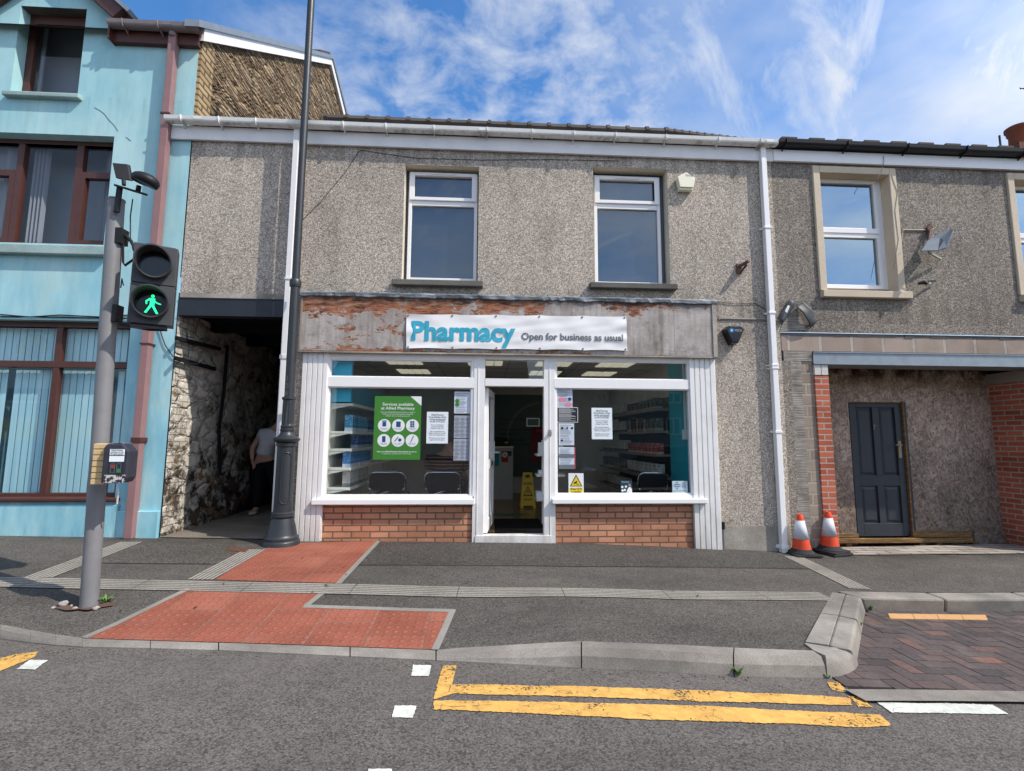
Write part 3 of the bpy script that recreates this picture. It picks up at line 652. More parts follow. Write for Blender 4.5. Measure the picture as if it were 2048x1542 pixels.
# ---------------------------------------------------------------- sky and sun
SUN_AZ, SUN_EL = 64.0, 49.0            # from the outward normal of the shop fronts towards +X
sd = Vector((math.sin(R(SUN_AZ)) * math.cos(R(SUN_EL)), -math.cos(R(SUN_AZ)) * math.cos(R(SUN_EL)), math.sin(R(SUN_EL))))
sl = bpy.data.lights.new("sun", 'SUN'); sl.energy = 4.85; sl.angle = R(.53); sl.color = (1, .925, .82)
so = bpy.data.objects.new("sun", sl); COL.objects.link(so); so.rotation_euler = sd.to_track_quat('Z', 'Y').to_euler(); so.location = sd * 30
w = bpy.data.worlds.new("World"); scene.world = w; w.use_nodes = True; nt = w.node_tree
bg = nt.nodes['Background']
W = T.__new__(T); W.nt = nt; W.pos = None
sky = nt.nodes.new('ShaderNodeTexSky'); sky.sky_type = 'NISHITA'; sky.sun_disc = False; sky.sun_elevation = R(SUN_EL); sky.sun_rotation = R(180 - SUN_AZ)
sky.air_density = 1.0; sky.dust_density = .35; sky.ozone_density = 2.2
hs = W.n('HueSaturation', Hue=.502, Saturation=1.27, Value=1.55, Color=sky.outputs[0])
d = W.n('TexCoord').outputs['Generated']; dx, dy, dz = W.xyz(d)
den = W.math('ADD', W.math('MAXIMUM', dz, 0.0), .12)
cp = W.cxyz(W.math('DIVIDE', dx, den), W.math('DIVIDE', dy, den))
puff = W.noise(W.map(cp, (1.0, 1.0, 1), (2.3, .7, 0)), 7.5, 9, .60, .25)
def toward(u, v, a, b):                  # soft patch of sky round one direction
    q = ray(u, v).normalized(); n_ = W.n('VectorMath', {'operation': 'DOT_PRODUCT'}, Vector=d); n_.inputs[1].default_value = q; return W.mr(n_.outputs['Value'], a, b)
puffm = W.math('MAXIMUM', W.math('MULTIPLY', W.mr(W.noise(W.map(cp, (1, 1, 1), (4.9, 3.1, 0)), 1.15, 3, .5), .50, .70), .45), W.math('MAXIMUM', toward(1010, 200, .925, .985), W.math('MULTIPLY', toward(780, 260, .95, .99), .7)))
streak = W.noise(W.map(W.map(cp, (1, 1, 1), (0, 0, 0), (0, 0, R(38))), (3.6, .95, 1), (1.0, 5.0, 0)), 2.3, 9, .62, .5)
strm = W.noise(W.map(cp, (1, 1, 1), (7.7, 2.2, 0)), .9, 3, .5)
right = W.math('MAXIMUM', toward(2010, 90, .80, .985), W.mr(dy, .1, -.5, 0, 1))
c1 = W.math('MULTIPLY', W.mr(puff, .41, .66), puffm)
c2 = W.math('MULTIPLY', W.mr(streak, .40, .68), W.math('MAXIMUM', right, W.mr(strm, .52, .78, 0, .35)))
haze = W.math('MULTIPLY', W.mr(dz, .62, .12), .05)
veil = W.math('MULTIPLY', right, W.mr(W.noise(cp, 1.6, 5, .55), .3, .7, .05, .85))
cl = W.math('ADD', W.math('MULTIPLY', c1, .54), W.math('MULTIPLY', c2, .74)); cl = W.math('MAXIMUM', cl, veil); cl = W.math('ADD', cl, haze); cl = W.math('MINIMUM', cl, .93)
sn = W.n('VectorMath', {'operation': 'DOT_PRODUCT'}, Vector=d); sn.inputs[1].default_value = sd; ccol = W.mix(W.mr(sn.outputs['Value'], .55, .98), (5.9, 6.1, 6.4, 1), (15, 15, 15, 1))   # thin cloud glows towards the sun
skyc = W.mix(cl, hs.outputs[0], ccol)
nt.links.new(skyc, bg.inputs['Color']); bg.inputs['Strength'].default_value = .15
scene.view_settings.view_transform = 'Standard'; scene.view_settings.look = 'None'; scene.view_settings.exposure = 0; scene.view_settings.gamma = 1
scene.render.engine = 'CYCLES'
try:
    scene.cycles.use_denoising = True; scene.cycles.max_bounces = 8; scene.cycles.transparent_max_bounces = 12; scene.cycles.caustics_reflective = False; scene.cycles.caustics_refractive = False; scene.cycles.sample_clamp_indirect = 6
except Exception: pass
# ---------------------------------------------------------------- kerbs, road, pavement
kb_px = [(-220, 1222), (0, 1250), (60, 1261), (110, 1270), (164, 1277), (300, 1280), (437, 1283), (700, 1293), (872, 1300), (1163, 1284), (1468, 1297), (1628, 1303)]
kf_px = [(-220, 1255), (0, 1279), (60, 1287), (110, 1292), (164, 1295), (300, 1298), (437, 1302), (700, 1313), (872, 1322), (1163, 1337), (1468, 1353), (1655, 1357)]
def top_z(x, y): return zr(x) + kh(x)
KB = [G(u, v, top_z) for u, v in kb_px]; KF = [G(u, v, zr) for u, v in kf_px]
KB.insert(0, Vector((-9, KB[0].y + .35, 0))); KF.insert(0, Vector((-9, KF[0].y + .35, 0)))
KB.insert(0, Vector((-40, KB[0].y + .1, 0))); KF.insert(0, Vector((-40, KF[0].y + .1, 0)))
def kring(p, q, h):                      # kerb section: back, top edge, chamfer, face, foot
    z0 = zr(p.x); n = (Vector((q.x, q.y, 0)) - Vector((p.x, p.y, 0))); k = max(.12, n.length); n.normalize() if n.length > 1e-4 else None
    P = lambda a, z: Vector((p.x + n.x * a, p.y + n.y * a, z))
    c = min(.04, h * .45)
    return [P(-.004, z0 - .12), P(-.004, z0 + h + .004), P(k - .03 - c * .3, z0 + h + .004), P(k - .012, z0 + h - c), P(k, z0 + .006), P(k, z0 - .12)]
stones = 0
for i in range(len(KB) - 1):
    a, b_ = KB[i], KB[i + 1]; c, d_ = KF[i], KF[i + 1]; L = (b_ - a).length; n = 1 if L < 1.25 or L > 6 else round(L / .92)
    for j in range(n):
        b = B(); t0 = j / n + .004 / L * (1 if i > 6 else .2); t1 = (j + 1) / n - .004 / L * (1 if i > 6 else .2)
        sub = 5
        rings = []
        for k in range(sub + 1):
            t = lerp(t0, t1, k / sub); p = a.lerp(b_, t); q = c.lerp(d_, t); rings.append(kring(p, q, kh(p.x)))
        for r0, r1 in zip(rings, rings[1:]):
            s0 = b.vs(r0 + r1)
            for m_ in range(5): b.face((s0 + m_, s0 + m_ + 1, s0 + 6 + m_ + 1, s0 + 6 + m_))
        for r_ in (rings[0], rings[-1]): b.poly(r_)
        struct("kerb", b, M['kerb']); stones += 1
# splayed end of the build-out round the parking bay
tz = lambda x, y: zr(x) + .115
iz = lambda x, y: zr(x) + .13
A1 = KB[-1]; A2 = KF[-1]
crn = [G(1628, 1303, tz), G(1608, 1284, iz), G(1657, 1291, iz), G(1703, 1303, iz), G(1702, 1322, iz), G(1655, 1330, tz)]
b = B(); inn = [G(1658, 1292, iz), G(1608, 1284, iz), Vector((A1.x, A1.y, zr(A1.x) + .115))]; foot = [Vector((A2.x, A2.y, 0))] + [G(u, v, zr) for u, v in ((1678, 1356), (1698, 1350), (1711, 1342), (1717, 1333))]
cen = inn[0].lerp(Vector((A1.x, A1.y, 0)), .35); rings = []
for zo, pull in ((-.12, 0), (.006, 0), (.075, .012), (.105, .028), (.117, .055)):
    r_ = [Vector((p.x, p.y, zr(p.x) + (zo if zo < .1 else zo + .008 * (p is not inn[2])))) for p in inn]
    for p in foot: d_ = Vector((cen.x - p.x, cen.y - p.y, 0)).normalized(); r_.append(Vector((p.x + d_.x * pull, p.y + d_.y * pull, zr(p.x) + zo)))
    rings.append(r_)
nq = len(rings[0])
for r_ in rings: b.vs(r_)
for i in range(len(rings) - 1):
    for k in range(nq): b.face((i * nq + k, i * nq + (k + 1) % nq, (i + 1) * nq + (k + 1) % nq, (i + 1) * nq + k))
b.face([(len(rings) - 1) * nq + k for k in range(nq)]); struct("kerb", b, M['kerb'], smooth=True)
side = [(1657, 1291, 1692, 1187), (1703, 1302, 1722, 1194)]
i0, i1 = G(1657, 1290, iz), G(1690, 1187, iz); o0, o1 = G(1703, 1301, iz), G(1722, 1194, iz); e0, e1 = G(1610, 1283, iz), G(1664, 1184, iz)
f0, f1 = G(1716, 1334, zr), G(1734, 1222, zr)
for k in range(2):
    t0, t1 = k / 2 + .006, (k + 1) / 2 - .006
    for nm, (p0, p1), (q0, q1), lo in (("kerb", (i0, i1), (o0, o1), None), ("edging", (e0, e1), (i0, i1), None)):
        b = B(); tp = [p0.lerp(p1, t0), q0.lerp(q1, t0), q0.lerp(q1, t1), p0.lerp(p1, t1)]
        bt = [Vector((p.x, p.y, zr(p.x) - .1)) for p in tp]
        if nm == "kerb":
            for ii, tt in ((1, t0), (2, t1)):
                g_ = f0.lerp(f1, tt); bt[ii] = Vector((g_.x, g_.y, g_.z - .05))
        b.hexa(bt, tp); struct(nm, b, M['kerb'], bevel=.016 if nm == "kerb" else .004)
# back kerb of the bay
bz = lambda x, y: zr(x) + .125
bk0, bk1 = G(1668, 1180, bz), G(2048, 1183, bz); ft0, ft1 = G(1722, 1195, bz), G(2048, 1198, bz); fb0, fb1 = G(1735, 1221, zr), G(2048, 1224, zr)
dir_ = (bk1 - bk0).normalized()
xs_ = [bk0.x] + [bk0.x + .95 + .915 * k for k in range(7)]
for k, (xa, xb) in enumerate(zip(xs_, xs_[1:])):
    b = B(); pt = lambda a0, a1, x: a0 + (a1 - a0) * ((x - a0.x) / (a1.x - a0.x))
    Lx = xa if k else None
    tp = [pt(bk0, bk1, xa), (ft0 if k == 0 else pt(ft0, ft1, xa)), pt(ft0, ft1, xb - .006), pt(bk0, bk1, xb - .006)]
    ft_ = [tp[0], (fb0 if k == 0 else pt(fb0, fb1, xa)), pt(fb0, fb1, xb - .006), tp[3]]
    for p in tp: p.z = zr(p.x) + .125
    bt = [Vector((p.x, p.y, zr(p.x) - .08)) for p in ft_]
    b.hexa(bt, tp); struct("kerb", b, M['kerb'], bevel=.02)
# pavement sheet up to the backs of the kerbs
pv = [(-40, .3), (-40, KB[0].y)] + [(p.x, p.y - .004) for p in KB[1:]] + [(crn[1].x, crn[1].y), (e1.x, e1.y), (bk0.x, bk0.y), (bk1.x, bk1.y), (bk0.x + 6.4, bk1.y + .02), (40, bk1.y), (40, .3)]
pv = [Vector((x + (.03 if i in (len(KB) + 2, len(KB) + 3) else 0), y - (.03 if i > len(KB) else 0), 0)) for i, (x, y) in enumerate(pv)]
b = patch([(p.x, p.y) for p in pv], zp, 0, .2); struct("pavement", b, M['paveasph'])
rd = [(-60, -34)] + [(60, -34), (60, ft1.y - .06), (ft1.x, ft1.y - .04)] + [(ft0.x, ft0.y - .03), (o0.x, o0.y), (A2.x, A2.y + .05)] + [(p.x, p.y + .05) for p in reversed(KF[:-1])] + [(-60, KF[0].y)]
b = patch(rd, zr, 0, .3); struct("road", b, M['asphalt'])
b = B(); b.poly([(-600, -600, -.75), (600, -600, -.75), (600, 600, -.75), (-600, 600, -.75)]); struct("ground", b, M['paveasph'])
def pxpoly(px, fn=None): return [(p.x, p.y) for p in (G(u, v, fn) for u, v in px)]
def flat(name, px, mat, off, fn=None, label=None, step=.2, uvax=None):
    b = patch(pxpoly(px, fn), fn or zp, off, step, uvax); return struct(name, b, mat, label=label)
# tactile crossing paving, in two pieces either side of the ribbed strip
flat("tactile_paving", [(527, 1098), (600, 1086), (752, 1083), (672, 1167), (430, 1160)], M['tactile'], .004)
flat("tactile_paving", [(378, 1179), (648, 1184), (613, 1213), (905, 1223), (868, 1300), (500, 1287), (175, 1277)], M['tactile'], .004)
def strip_px(name, px_line, width, mat, off, uv=True):
    pts = [G(u, v) for u, v in px_line]; b = B(); L = 0
    N = []
    for i, p in enumerate(pts):
        a = pts[max(0, i - 1)]; c = pts[min(len(pts) - 1, i + 1)]; dd = Vector((c.x - a.x, c.y - a.y, 0)).normalized(); N.append(Vector((-dd.y, dd.x, 0)))
    prev = None
    for i in range(len(pts) - 1):
        seg = max(1, int((pts[i + 1] - pts[i]).length / .2))
        for k in range(seg):
            q = []
            for t in (k / seg, (k + 1) / seg):
                p = pts[i].lerp(pts[i + 1], t); n = N[i].lerp(N[i + 1], t)
                for s_ in (-1, 1):
                    r_ = p + n * (width / 2 * s_); q.append((Vector((r_.x, r_.y, zp(r_.x, r_.y) + off)), (L + (pts[i + 1] - pts[i]).length * t, (s_ + 1) / 2)))
            b.poly([q[0][0], q[2][0], q[3][0], q[1][0]], 0, [q[0][1], q[2][1], q[3][1], q[1][1]])
        L += (pts[i + 1] - pts[i]).length
    return struct(name, b, mat)
strip_px("ribbed_strip", [(-160, 1160.5), (0, 1164), (350, 1171), (700, 1178.5), (1000, 1185.5), (1350, 1191), (1655, 1194)], .225, M['rib'], .006)
strip_px("ribbed_strip", [(264, 1084), (75, 1156)], .235, M['rib'], .005)
strip_px("ribbed_strip", [(512, 1099), (400, 1160)], .225, M['rib'], .005)
strip_px("ribbed_strip", [(1585, 1113), (1722, 1179)], .225, M['rib'], .005)
for ln in ([(757, 1083), (677, 1168)], [(376, 1179), (168, 1277)], [(650, 1183), (611, 1214)], [(608, 1213.5), (908, 1222.5)], [(906, 1220), (870, 1301)]): strip_px("edging", ln, .05, M['edging'], .006)
# asphalt reinstatement patches and the trench seam
M['paveasph2'] = asphalt("pavement_asphalt_patch", .055, 125, .16, .45, (1, .98, .95), .25); M['paveasph3'] = asphalt("pavement_asphalt_pale", .085, 110, .20, .4, (1, .96, .9), .22)
flat("pavement_patch", [(760, 1085), (1110, 1084), (1560, 1106), (1640, 1138), (1150, 1133), (712, 1130)], M['paveasph2'], .003)
flat("pavement_patch", [(300, 1086), (520, 1090), (445, 1128), (190, 1126)], M['paveasph3'], .003)
M['seam'] = plain("seam_tar", (.02, .019, .018, 1), .8, .2, .2)
strip_px("trench_seam", [(705, 1131), (900, 1131.5), (1150, 1134), (1480, 1137), (1640, 1139)], .009, M['seam'], .0045); strip_px("trench_seam", [(196, 1127), (320, 1128.5), (450, 1129)], .009, M['seam'], .0045)
# parking bay of dark herringbone brick
bayp = [G(u, v, zr) for u, v in ((1738, 1222), (2048, 1225), (2400, 1228), (2700, 1395), (2048, 1388), (1693, 1384), (1716, 1342))]
def inside(x, y, P):
    c = False
    for i in range(len(P)):
        a, q = P[i], P[i - 1]
        if (a.y > y) != (q.y > y) and x < (q.x - a.x) * (y - a.y) / (q.y - a.y) + a.x: c = not c
    return c
b = patch([(p.x, p.y) for p in bayp], zr, .004, .3); struct("parking_bay_bed", b, M['grout'])
b = B(); s = .1; rnd = random.Random(4)
for i in range(-60, 60):
    for j in range(-60, 60):
        k = (i - j) % 4
        if k == 0: x0, y0, wx, wy = i * s, j * s, .2, .1
        elif k == 2: x0, y0, wx, wy = i * s, j * s, .1, .2
        else: continue
        if k == 2: y0 = j * s - s * 1
        x0 += 3.9; y0 -= 2.8
        cx, cy = x0 + wx / 2, y0 + wy / 2
        if not any(inside(cx + e_ * wx * .45, cy + f_ * wy * .45, bayp) for e_, f_ in ((0, 0), (1, 0), (0, -1))): continue
        g = .0028; tn = min(1, max(0.01, rnd.gauss(.42, .24))); dz = rnd.uniform(0, .003)
        z = lambda x, y: zr(x) + .008 + dz
        b.hexa([(x, y, zr(x) - .02) for x, y in ((x0 + g, y0 + g), (x0 + wx - g, y0 + g), (x0 + wx - g, y0 + wy - g), (x0 + g, y0 + wy - g))],
               [Vector((x, y, z(x, y))) for x, y in ((x0 + g, y0 + g), (x0 + wx - g, y0 + g), (x0 + wx - g, y0 + wy - g), (x0 + g, y0 + wy - g))], 0, tn)
struct("parking_bay", b, M['bay'])
for k in range(4):
    u0 = 1776 + k * 49; b = B(); q = [G(u0, 1230 + k * .7, zr), G(u0 + 48.3, 1230.7 + k * .7, zr), G(u0 + 53, 1241 + k * .7, zr), G(u0 + 5, 1240 + k * .7, zr)]
    b.hexa([Vector((p.x, p.y, zr(p.x) - .02)) for p in q], [Vector((p.x, p.y, zr(p.x) + .014)) for p in q]); struct("yellow_bay_marking", b, M['bayyellow'])
flat("concrete_channel", [(1690, 1384.5), (2048, 1388.5), (2500, 1393), (2560, 1418), (2048, 1410), (1732, 1408)], M['kerb'], .018, zr)
# painted lines
def line_mark(name, pts_px, mat, rag=.006, off=.005):
    pts = pxpoly(pts_px, zr); o2 = []; rn = random.Random(len(name) + len(pts_px))
    for i in range(len(pts)):
        a, c = Vector(pts[i]), Vector(pts[(i + 1) % len(pts)]); L = (c - a).length; n = max(1, int(L / .013)); nr = Vector((-(c - a).y, (c - a).x)).normalized() if L else Vector((0, 0))
        for k in range(n):
            p = a.lerp(c, k / n); q3 = Vector((p.x * 9, p.y * 9, off * 999)); am = .25 + 1.5 * abs(noise.noise(q3)); o2.append(p + nr * (rn.uniform(-rag, rag) * am + .009 * noise.noise(q3 * .6 + Vector((5, 0, 0)))))
    return struct(name, patch([(p.x, p.y) for p in o2], zr, off, .3), mat)
line_mark("yellow_line", [(887, 1333), (912, 1332), (905, 1370), (1690, 1396), (1703, 1398), (1706, 1413), (1400, 1404), (905, 1389), (868, 1400), (874, 1372)], M['yline'])
line_mark("yellow_line", [(868, 1404), (900, 1402), (1760, 1431), (1782, 1452), (1740, 1456), (1300, 1441), (868, 1420)], M['yline'])
line_mark("yellow_line", [(1655, 1366), (1676, 1365), (1690, 1379), (1682, 1386), (1663, 1380)], M['yline'], .01)
line_mark("yellow_line", [(1695, 1393), (1722, 1396), (1748, 1417), (1716, 1416)], M['yline'], .01)
line_mark("yellow_line", [(-60, 1333), (40, 1308), (77, 1305), (70, 1315), (25, 1333), (-20, 1352), (-80, 1360)], M['yline'])
for q in ([(826, 1331), (862, 1332), (858, 1354), (822, 1353)], [(790, 1413), (831, 1414), (825, 1438), (783, 1437)], [(32, 1340), (60, 1321), (97, 1322), (70, 1341)], [(737, 1539), (783, 1540), (775, 1570), (728, 1569)]): line_mark("white_stud_marking", q, M['wline'], .004)
line_mark("white_line", [(1753, 1406), (1985, 1411), (2018, 1430), (1783, 1427)], M['wline'], .004)
# apron of stone in front of the boarded shop, and alley floor
flat("stone_apron", [(1672, 1096), (2048, 1088), (2600, 1080), (2600, 1110), (2048, 1108), (1700, 1111), (1668, 1110)], M['apron'], .012)
b = B(); b.poly([(4.2, .2, -.14), (12, .2, -.14), (12, 1.2, -.14), (4.2, 1.2, -.14)]); struct('recess_floor', b, M['soil'])
b = B()
p0, p1 = F(321, 1078), F(545, 1086)
b.poly([(-3.86, -.02, zb(-3.86) + .01), (-2.5, -.02, zb(-2.5) + .01), (-2.5, 9, .24), (-3.86, 9, .24)]); struct("alley_floor", b, M['alleyfloor'])
# ---------------------------------------------------------------- shared window parts
def frame_b(x0, x1, z0, z1, y0, y1, w, bars=(), mull=()):
    b = B(); b.box(x0, x0 + w, y0, y1, z0, z1); b.box(x1 - w, x1, y0, y1, z0, z1); b.box(x0 + w, x1 - w, y0, y1, z1 - w, z1); b.box(x0 + w, x1 - w, y0, y1, z0, z0 + w)
    for za, zc in bars: b.box(x0 + w, x1 - w, y0 - .002, y1, za, zc)
    for xa, xc in mull: b.box(xa, xc, y0 - .001, y1, z0 + w, z1 - w)
    return b
def pane(parent, x0, x1, z0, z1, y, mat, name='pane'):
    b = B(); b.poly([(x0, y, z0), (x1, y, z0), (x1, y, z1), (x0, y, z1)]); return obj(name, b, mat, parent, fix=False)
def gutter(parent, x0, x1, y, z, r, mat, joints, brk, bname='bracket'):
    b = B(); n = 9
    sq = lambda a: math.copysign(abs(a) ** .55, a)
    prof = [(y + r * sq(math.cos(math.pi + math.pi * k / n)), z + r * sq(math.sin(math.pi + math.pi * k / n))) for k in range(n + 1)]; prof[0] = (prof[0][0] - .006, prof[0][1] + .012)
    inn = [(y + (r - .006) * sq(math.cos(math.pi + math.pi * k / n)), z + (r - .006) * sq(math.sin(math.pi + math.pi * k / n))) for k in reversed(range(n + 1))]; inn[-1] = (prof[0][0] + .007, prof[0][1])
    ring = prof + inn; m = len(ring); xs = [x0 + (x1 - x0) * i / 12 for i in range(13)]
    for i, x in enumerate(xs): b.vs([(x, p, q + .004 * noise.noise(Vector((x * .7, z, 0)))) for p, q in ring])
    for i in range(12):
        for k in range(m): b.face((i * m + k, i * m + (k + 1) % m, (i + 1) * m + (k + 1) % m, (i + 1) * m + k))
    b.face(range(m)); b.face([12 * m + k for k in reversed(range(m))])
    for xj in joints:
        s = len(b.v); r2 = r + .007
        pr = [(y + r2 * sq(math.cos(math.pi + math.pi * k / n)), z + .004 + r2 * sq(math.sin(math.pi + math.pi * k / n))) for k in range(n + 1)]
        b.vs([(xj - .05, p, q) for p, q in pr] + [(xj + .05, p, q) for p, q in pr])
        for k in range(n): b.face((s + k, s + k + 1, s + n + 1 + k + 1, s + n + 1 + k))
    g = obj("gutter", b, mat, parent)
    for xb in brk:
        b = B(); s = 0; r2 = r + .008
        pr = [(y + r2 * sq(math.cos(math.pi + math.pi * k / n)), z + r2 * sq(math.sin(math.pi + math.pi * k / n))) for k in range(n + 1)]
        pr = [(y - r2 - .002, z + .014)] + pr
        for a, c in zip(pr, pr[1:]): b.bar((xb, a[0], a[1]), (xb, c[0], c[1]), .022, .008, 0, (1, 0, 0))
        b.bar((xb, y, z - r2), (xb, y + r + .02, z - r - .05), .018, .012, 0, (1, 0, 0))
        obj(bname, b, mat, g)
    return g
# ================================================================= PHARMACY
PX0, PX1 = -3.87, 3.955
ph = thing("pharmacy_building", "two storey grey pebbledashed building with the open pharmacy shop and a covered alley", "building", (0, 0, .15))
AL0, AL1, ALT = -3.87, -2.585, 3.17
w1 = (F(810, 335).x, F(958, 335).x, F(880, 566).z, F(880, 331).z); w2 = (F(1186, 335).x, F(1334, 338).x, F(1260, 574).z, F(1260, 336).z)
SH0, SH1 = -2.32, 3.02
b = B(); wall(b, PX0, PX1, -.35, 5.40, 0, [w1 + (.17,), w2 + (.17,), (AL0, AL1, -.35, ALT, .0), (SH0 + .05, SH1 - .05, -.35, 2.62, .12)])
obj("wall", b, [M['dash'], M['reveal']], ph)
b = B(); b.box(3.03, PX1 - .02, -.008, .02, -.3, F(1500, 1052).z); obj("plinth", b, M['plinth'], ph); b = B(); b.box(F(1437, 640).x, PX1 - .005, -.012, .01, F(1480, 641).z, F(1480, 636).z)
obj("drip_ledge", b, M['plinth'], ph)
# eaves board, gutter, pipes, roof
b = B(); b.box(PX0 - .25, PX1 + .01, -.045, -.015, 5.275, 5.46); b.box(PX0, PX1, -.015, .0, 5.28, 5.30)
obj("eaves_board", b, M['upvc2'], ph, bevel=.004)
bx_ = [F(u, 275, -.12).x for u in (362, 438, 512, 687, 772, 868, 974, 1064, 1147, 1230, 1330, 1435, 1518)]
gutter(ph, PX0 - .28, PX1 + .03, -.102, 5.515, .057, M['gutterw'], [F(965, 280, -.1).x, F(585, 262, -.1).x, F(400, 250, -.1).x, 3.86], bx_)
def downpipe(parent, path, w, mat, clips, clipmat=None, name="downpipe"):
    b = B()
    for a, c in zip(path, path[1:]): b.bar(a, c, w, w, 0, (0, -1, 0))
    p = obj(name, b, mat, parent, bevel=.006)
    for z, hh in clips:
        a = min(path, key=lambda q: abs(q[2] - z)); b = B(); b.box(a[0] - w / 2 - .012, a[0] + w / 2 + .012, a[1] - w / 2 - .008, a[1] + w / 2 + .03, z, z + hh); b.box(a[0] - w / 2 - .035, a[0] - w / 2 - .01, a[1] + w / 2 - .004, a[1] + w / 2 + .03, z + .005, z + hh - .005)
        obj("pipe_clip", b, clipmat or mat, p, bevel=.003)
    return p
xl = F(575, 600, -.06).x; xr = F(1541, 600, -.06).x
downpipe(ph, [(xl, -.05, 5.47), (xl, -.05, .16)], .07, M['upvc'], [(F(566, 718, -.06).z, .05), (F(580, 560, -.06).z, .03)])
downpipe(ph, [(xr, -.05, 5.47), (xr, -.05, .0)], .074, M['upvc'], [(F(1535, 458, -.06).z, .03), (F(1542, 628, -.06).z, .03), (F(1546, 732, -.06).z, .025), (F(1546, 738, -.06).z, .025), (F(1552, 866, -.06).z, .03), (F(1562, 1098, -.06).z, .05)])
b = B(); rz = lambda y: 5.52 + (y + .05) * .695
nr = 11
for i in range(nr):
    y0, y1 = -.07 + i * .3, -.07 + (i + 1) * .3 + .03
    b.box(0, 1, 0, 1, 0, 1); s = len(b.v) - 8
    for k, (x, y, z) in enumerate([(PX0, y0, rz(y0) + .02), (PX1, y0, rz(y0) + .02), (PX1, y1, rz(y1)), (PX0, y1, rz(y1)), (PX0, y0, rz(y0) + .035), (PX1, y0, rz(y0) + .035), (PX1, y1, rz(y1) + .012), (PX0, y1, rz(y1) + .012)]): b.v[s + k] = Vector((x, y, z))
roof = obj("roof", b, M['slate'], ph)
RY = 3.16
xh = F(1330, 271, RY).x
b = B()
for k in range(26):
    xa = PX0 + .6 + k * .41
    if xa > xh: break
    b.tube([(xa, RY, 7.79), (min(xa + .40, xh), RY, 7.79)], .115, 8); b.tube([(xa - .02, RY, 7.80), (xa + .05, RY, 7.80)], .130, 8)
obj("ridge_tile", b, M['slate'], roof)
b = B()
for k in range(14):
    t0, t1 = k / 14, (k + 1) / 14; a = Vector((xh, RY, 7.80)); c = Vector((PX1 + 2.0, RY, 7.60)); b.tube([a.lerp(c, t0), a.lerp(c, t1)], .11, 8); b.tube([a.lerp(c, t0), a.lerp(c, t0 + .02)], .122, 8)
obj("ridge_tile", b, M['slate'], roof)
b = B(); b.poly([(PX0, RY, 7.80), (PX1, RY, 7.72), (PX1, 7, 5.2), (PX0, 7, 5.2)]); obj("rear_slope", b, M['slate'], roof)
# first floor windows
def up_window(parent, TL, BR, glz, y, sill_px, vent=True):
    x0, x1, z0, z1 = rect(*TL, *BR, y); (g1a, g1b), (g2a, g2b) = glz
    f = F; zt1, zt0 = f(TL[0] + 60, g1a, y).z, f(TL[0] + 60, g1b, y).z; zb1, zb0 = f(TL[0] + 60, g2a, y).z, f(TL[0] + 60, g2b, y).z
    wd = .045; b = B()
    b.box(x0, x0 + wd, y, y + .07, z0, z1); b.box(x1 - wd, x1, y, y + .07, z0, z1); b.box(x0 + wd, x1 - wd, y, y + .07, zt1, z1); b.box(x0 + wd, x1 - wd, y, y + .07, z0, zb0); b.box(x0 + wd, x1 - wd, y + .004, y + .07, zb1, zt0)
    # opening sash round the top light, a little proud
    s0 = x0 + .01; s1 = x1 - .01; zs0 = zt0 - .045; zs1 = zt1 + .045
    b.box(s0, s0 + .07, y - .018, y - .001, zs0, zs1); b.box(s1 - .07, s1, y - .018, y - .001, zs0, zs1); b.box(s0 + .07, s1 - .07, y - .018, y - .001, zt1 - .002, zs1); b.box(s0 + .07, s1 - .07, y - .018, y - .001, zs0, zt0 + .002)
    if vent: b.box((x0 + x1) / 2 - .17, (x0 + x1) / 2 + .17, y - .03, y - .019, zt1 + .012, zt1 + .028)
    o = obj("window", b, M['upvc'], parent, bevel=.005)
    pane(o, x0 + wd, x1 - wd, zt0, zt1, y + .03, M['glassup']); pane(o, x0 + wd, x1 - wd, zb0, zb1, y + .035, M['glassup'])
    b = B(); sx0, sx1 = F(sill_px[0], sill_px[1]).x, F(sill_px[2], sill_px[3]).x; sz = F(sill_px[0] + 60, sill_px[1]).z
    b.box(sx0, sx1, -.09, .17, sz - .075, sz); obj("sill", b, M['sillstone'], o, bevel=.008)
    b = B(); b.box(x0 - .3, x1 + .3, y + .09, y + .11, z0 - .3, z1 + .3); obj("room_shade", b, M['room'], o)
    return o
up_window(ph, (819, 345), (953, 564), ((353, 396), (412, 556)), .115, (786, 563, 966, 574))
up_window(ph, (1187, 350), (1325, 575), ((361, 402), (418, 564)), .115, (1178, 569, 1351, 580))
# alley passage
b = B(); ny, nz_ = 60, 26
for i in range(ny + 1):
    for k in range(nz_ + 1):
        y = -.0 + 9.0 * (i / ny) ** 1.5; z = -.1 + 3.2 * k / nz_; q = Vector((0, y * 1.7, z * 2.6)); a = min(1, max(0, (y - .3) * 2.2))
        b.v.append(Vector((AL0 - .02 + (.07 * noise.noise(q) + .045 * noise.noise(q * 2.7)) * (.2 + a) + .02, y, z)))
for i in range(ny):
    for k in range(nz_): n = i * (nz_ + 1) + k; b.face((n, n + 1, n + nz_ + 2, n + nz_ + 1))
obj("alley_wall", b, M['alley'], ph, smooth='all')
b = B(); b.box(AL1, AL1 + .08, .002, 9, -.3, ALT - .01); obj("alley_wall", b, M['dash'], ph)
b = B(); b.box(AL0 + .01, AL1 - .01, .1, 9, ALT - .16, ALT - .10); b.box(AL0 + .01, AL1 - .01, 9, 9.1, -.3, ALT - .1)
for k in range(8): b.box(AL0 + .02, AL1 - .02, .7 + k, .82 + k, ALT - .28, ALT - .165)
obj("alley_ceiling", b, M['dark'], ph)
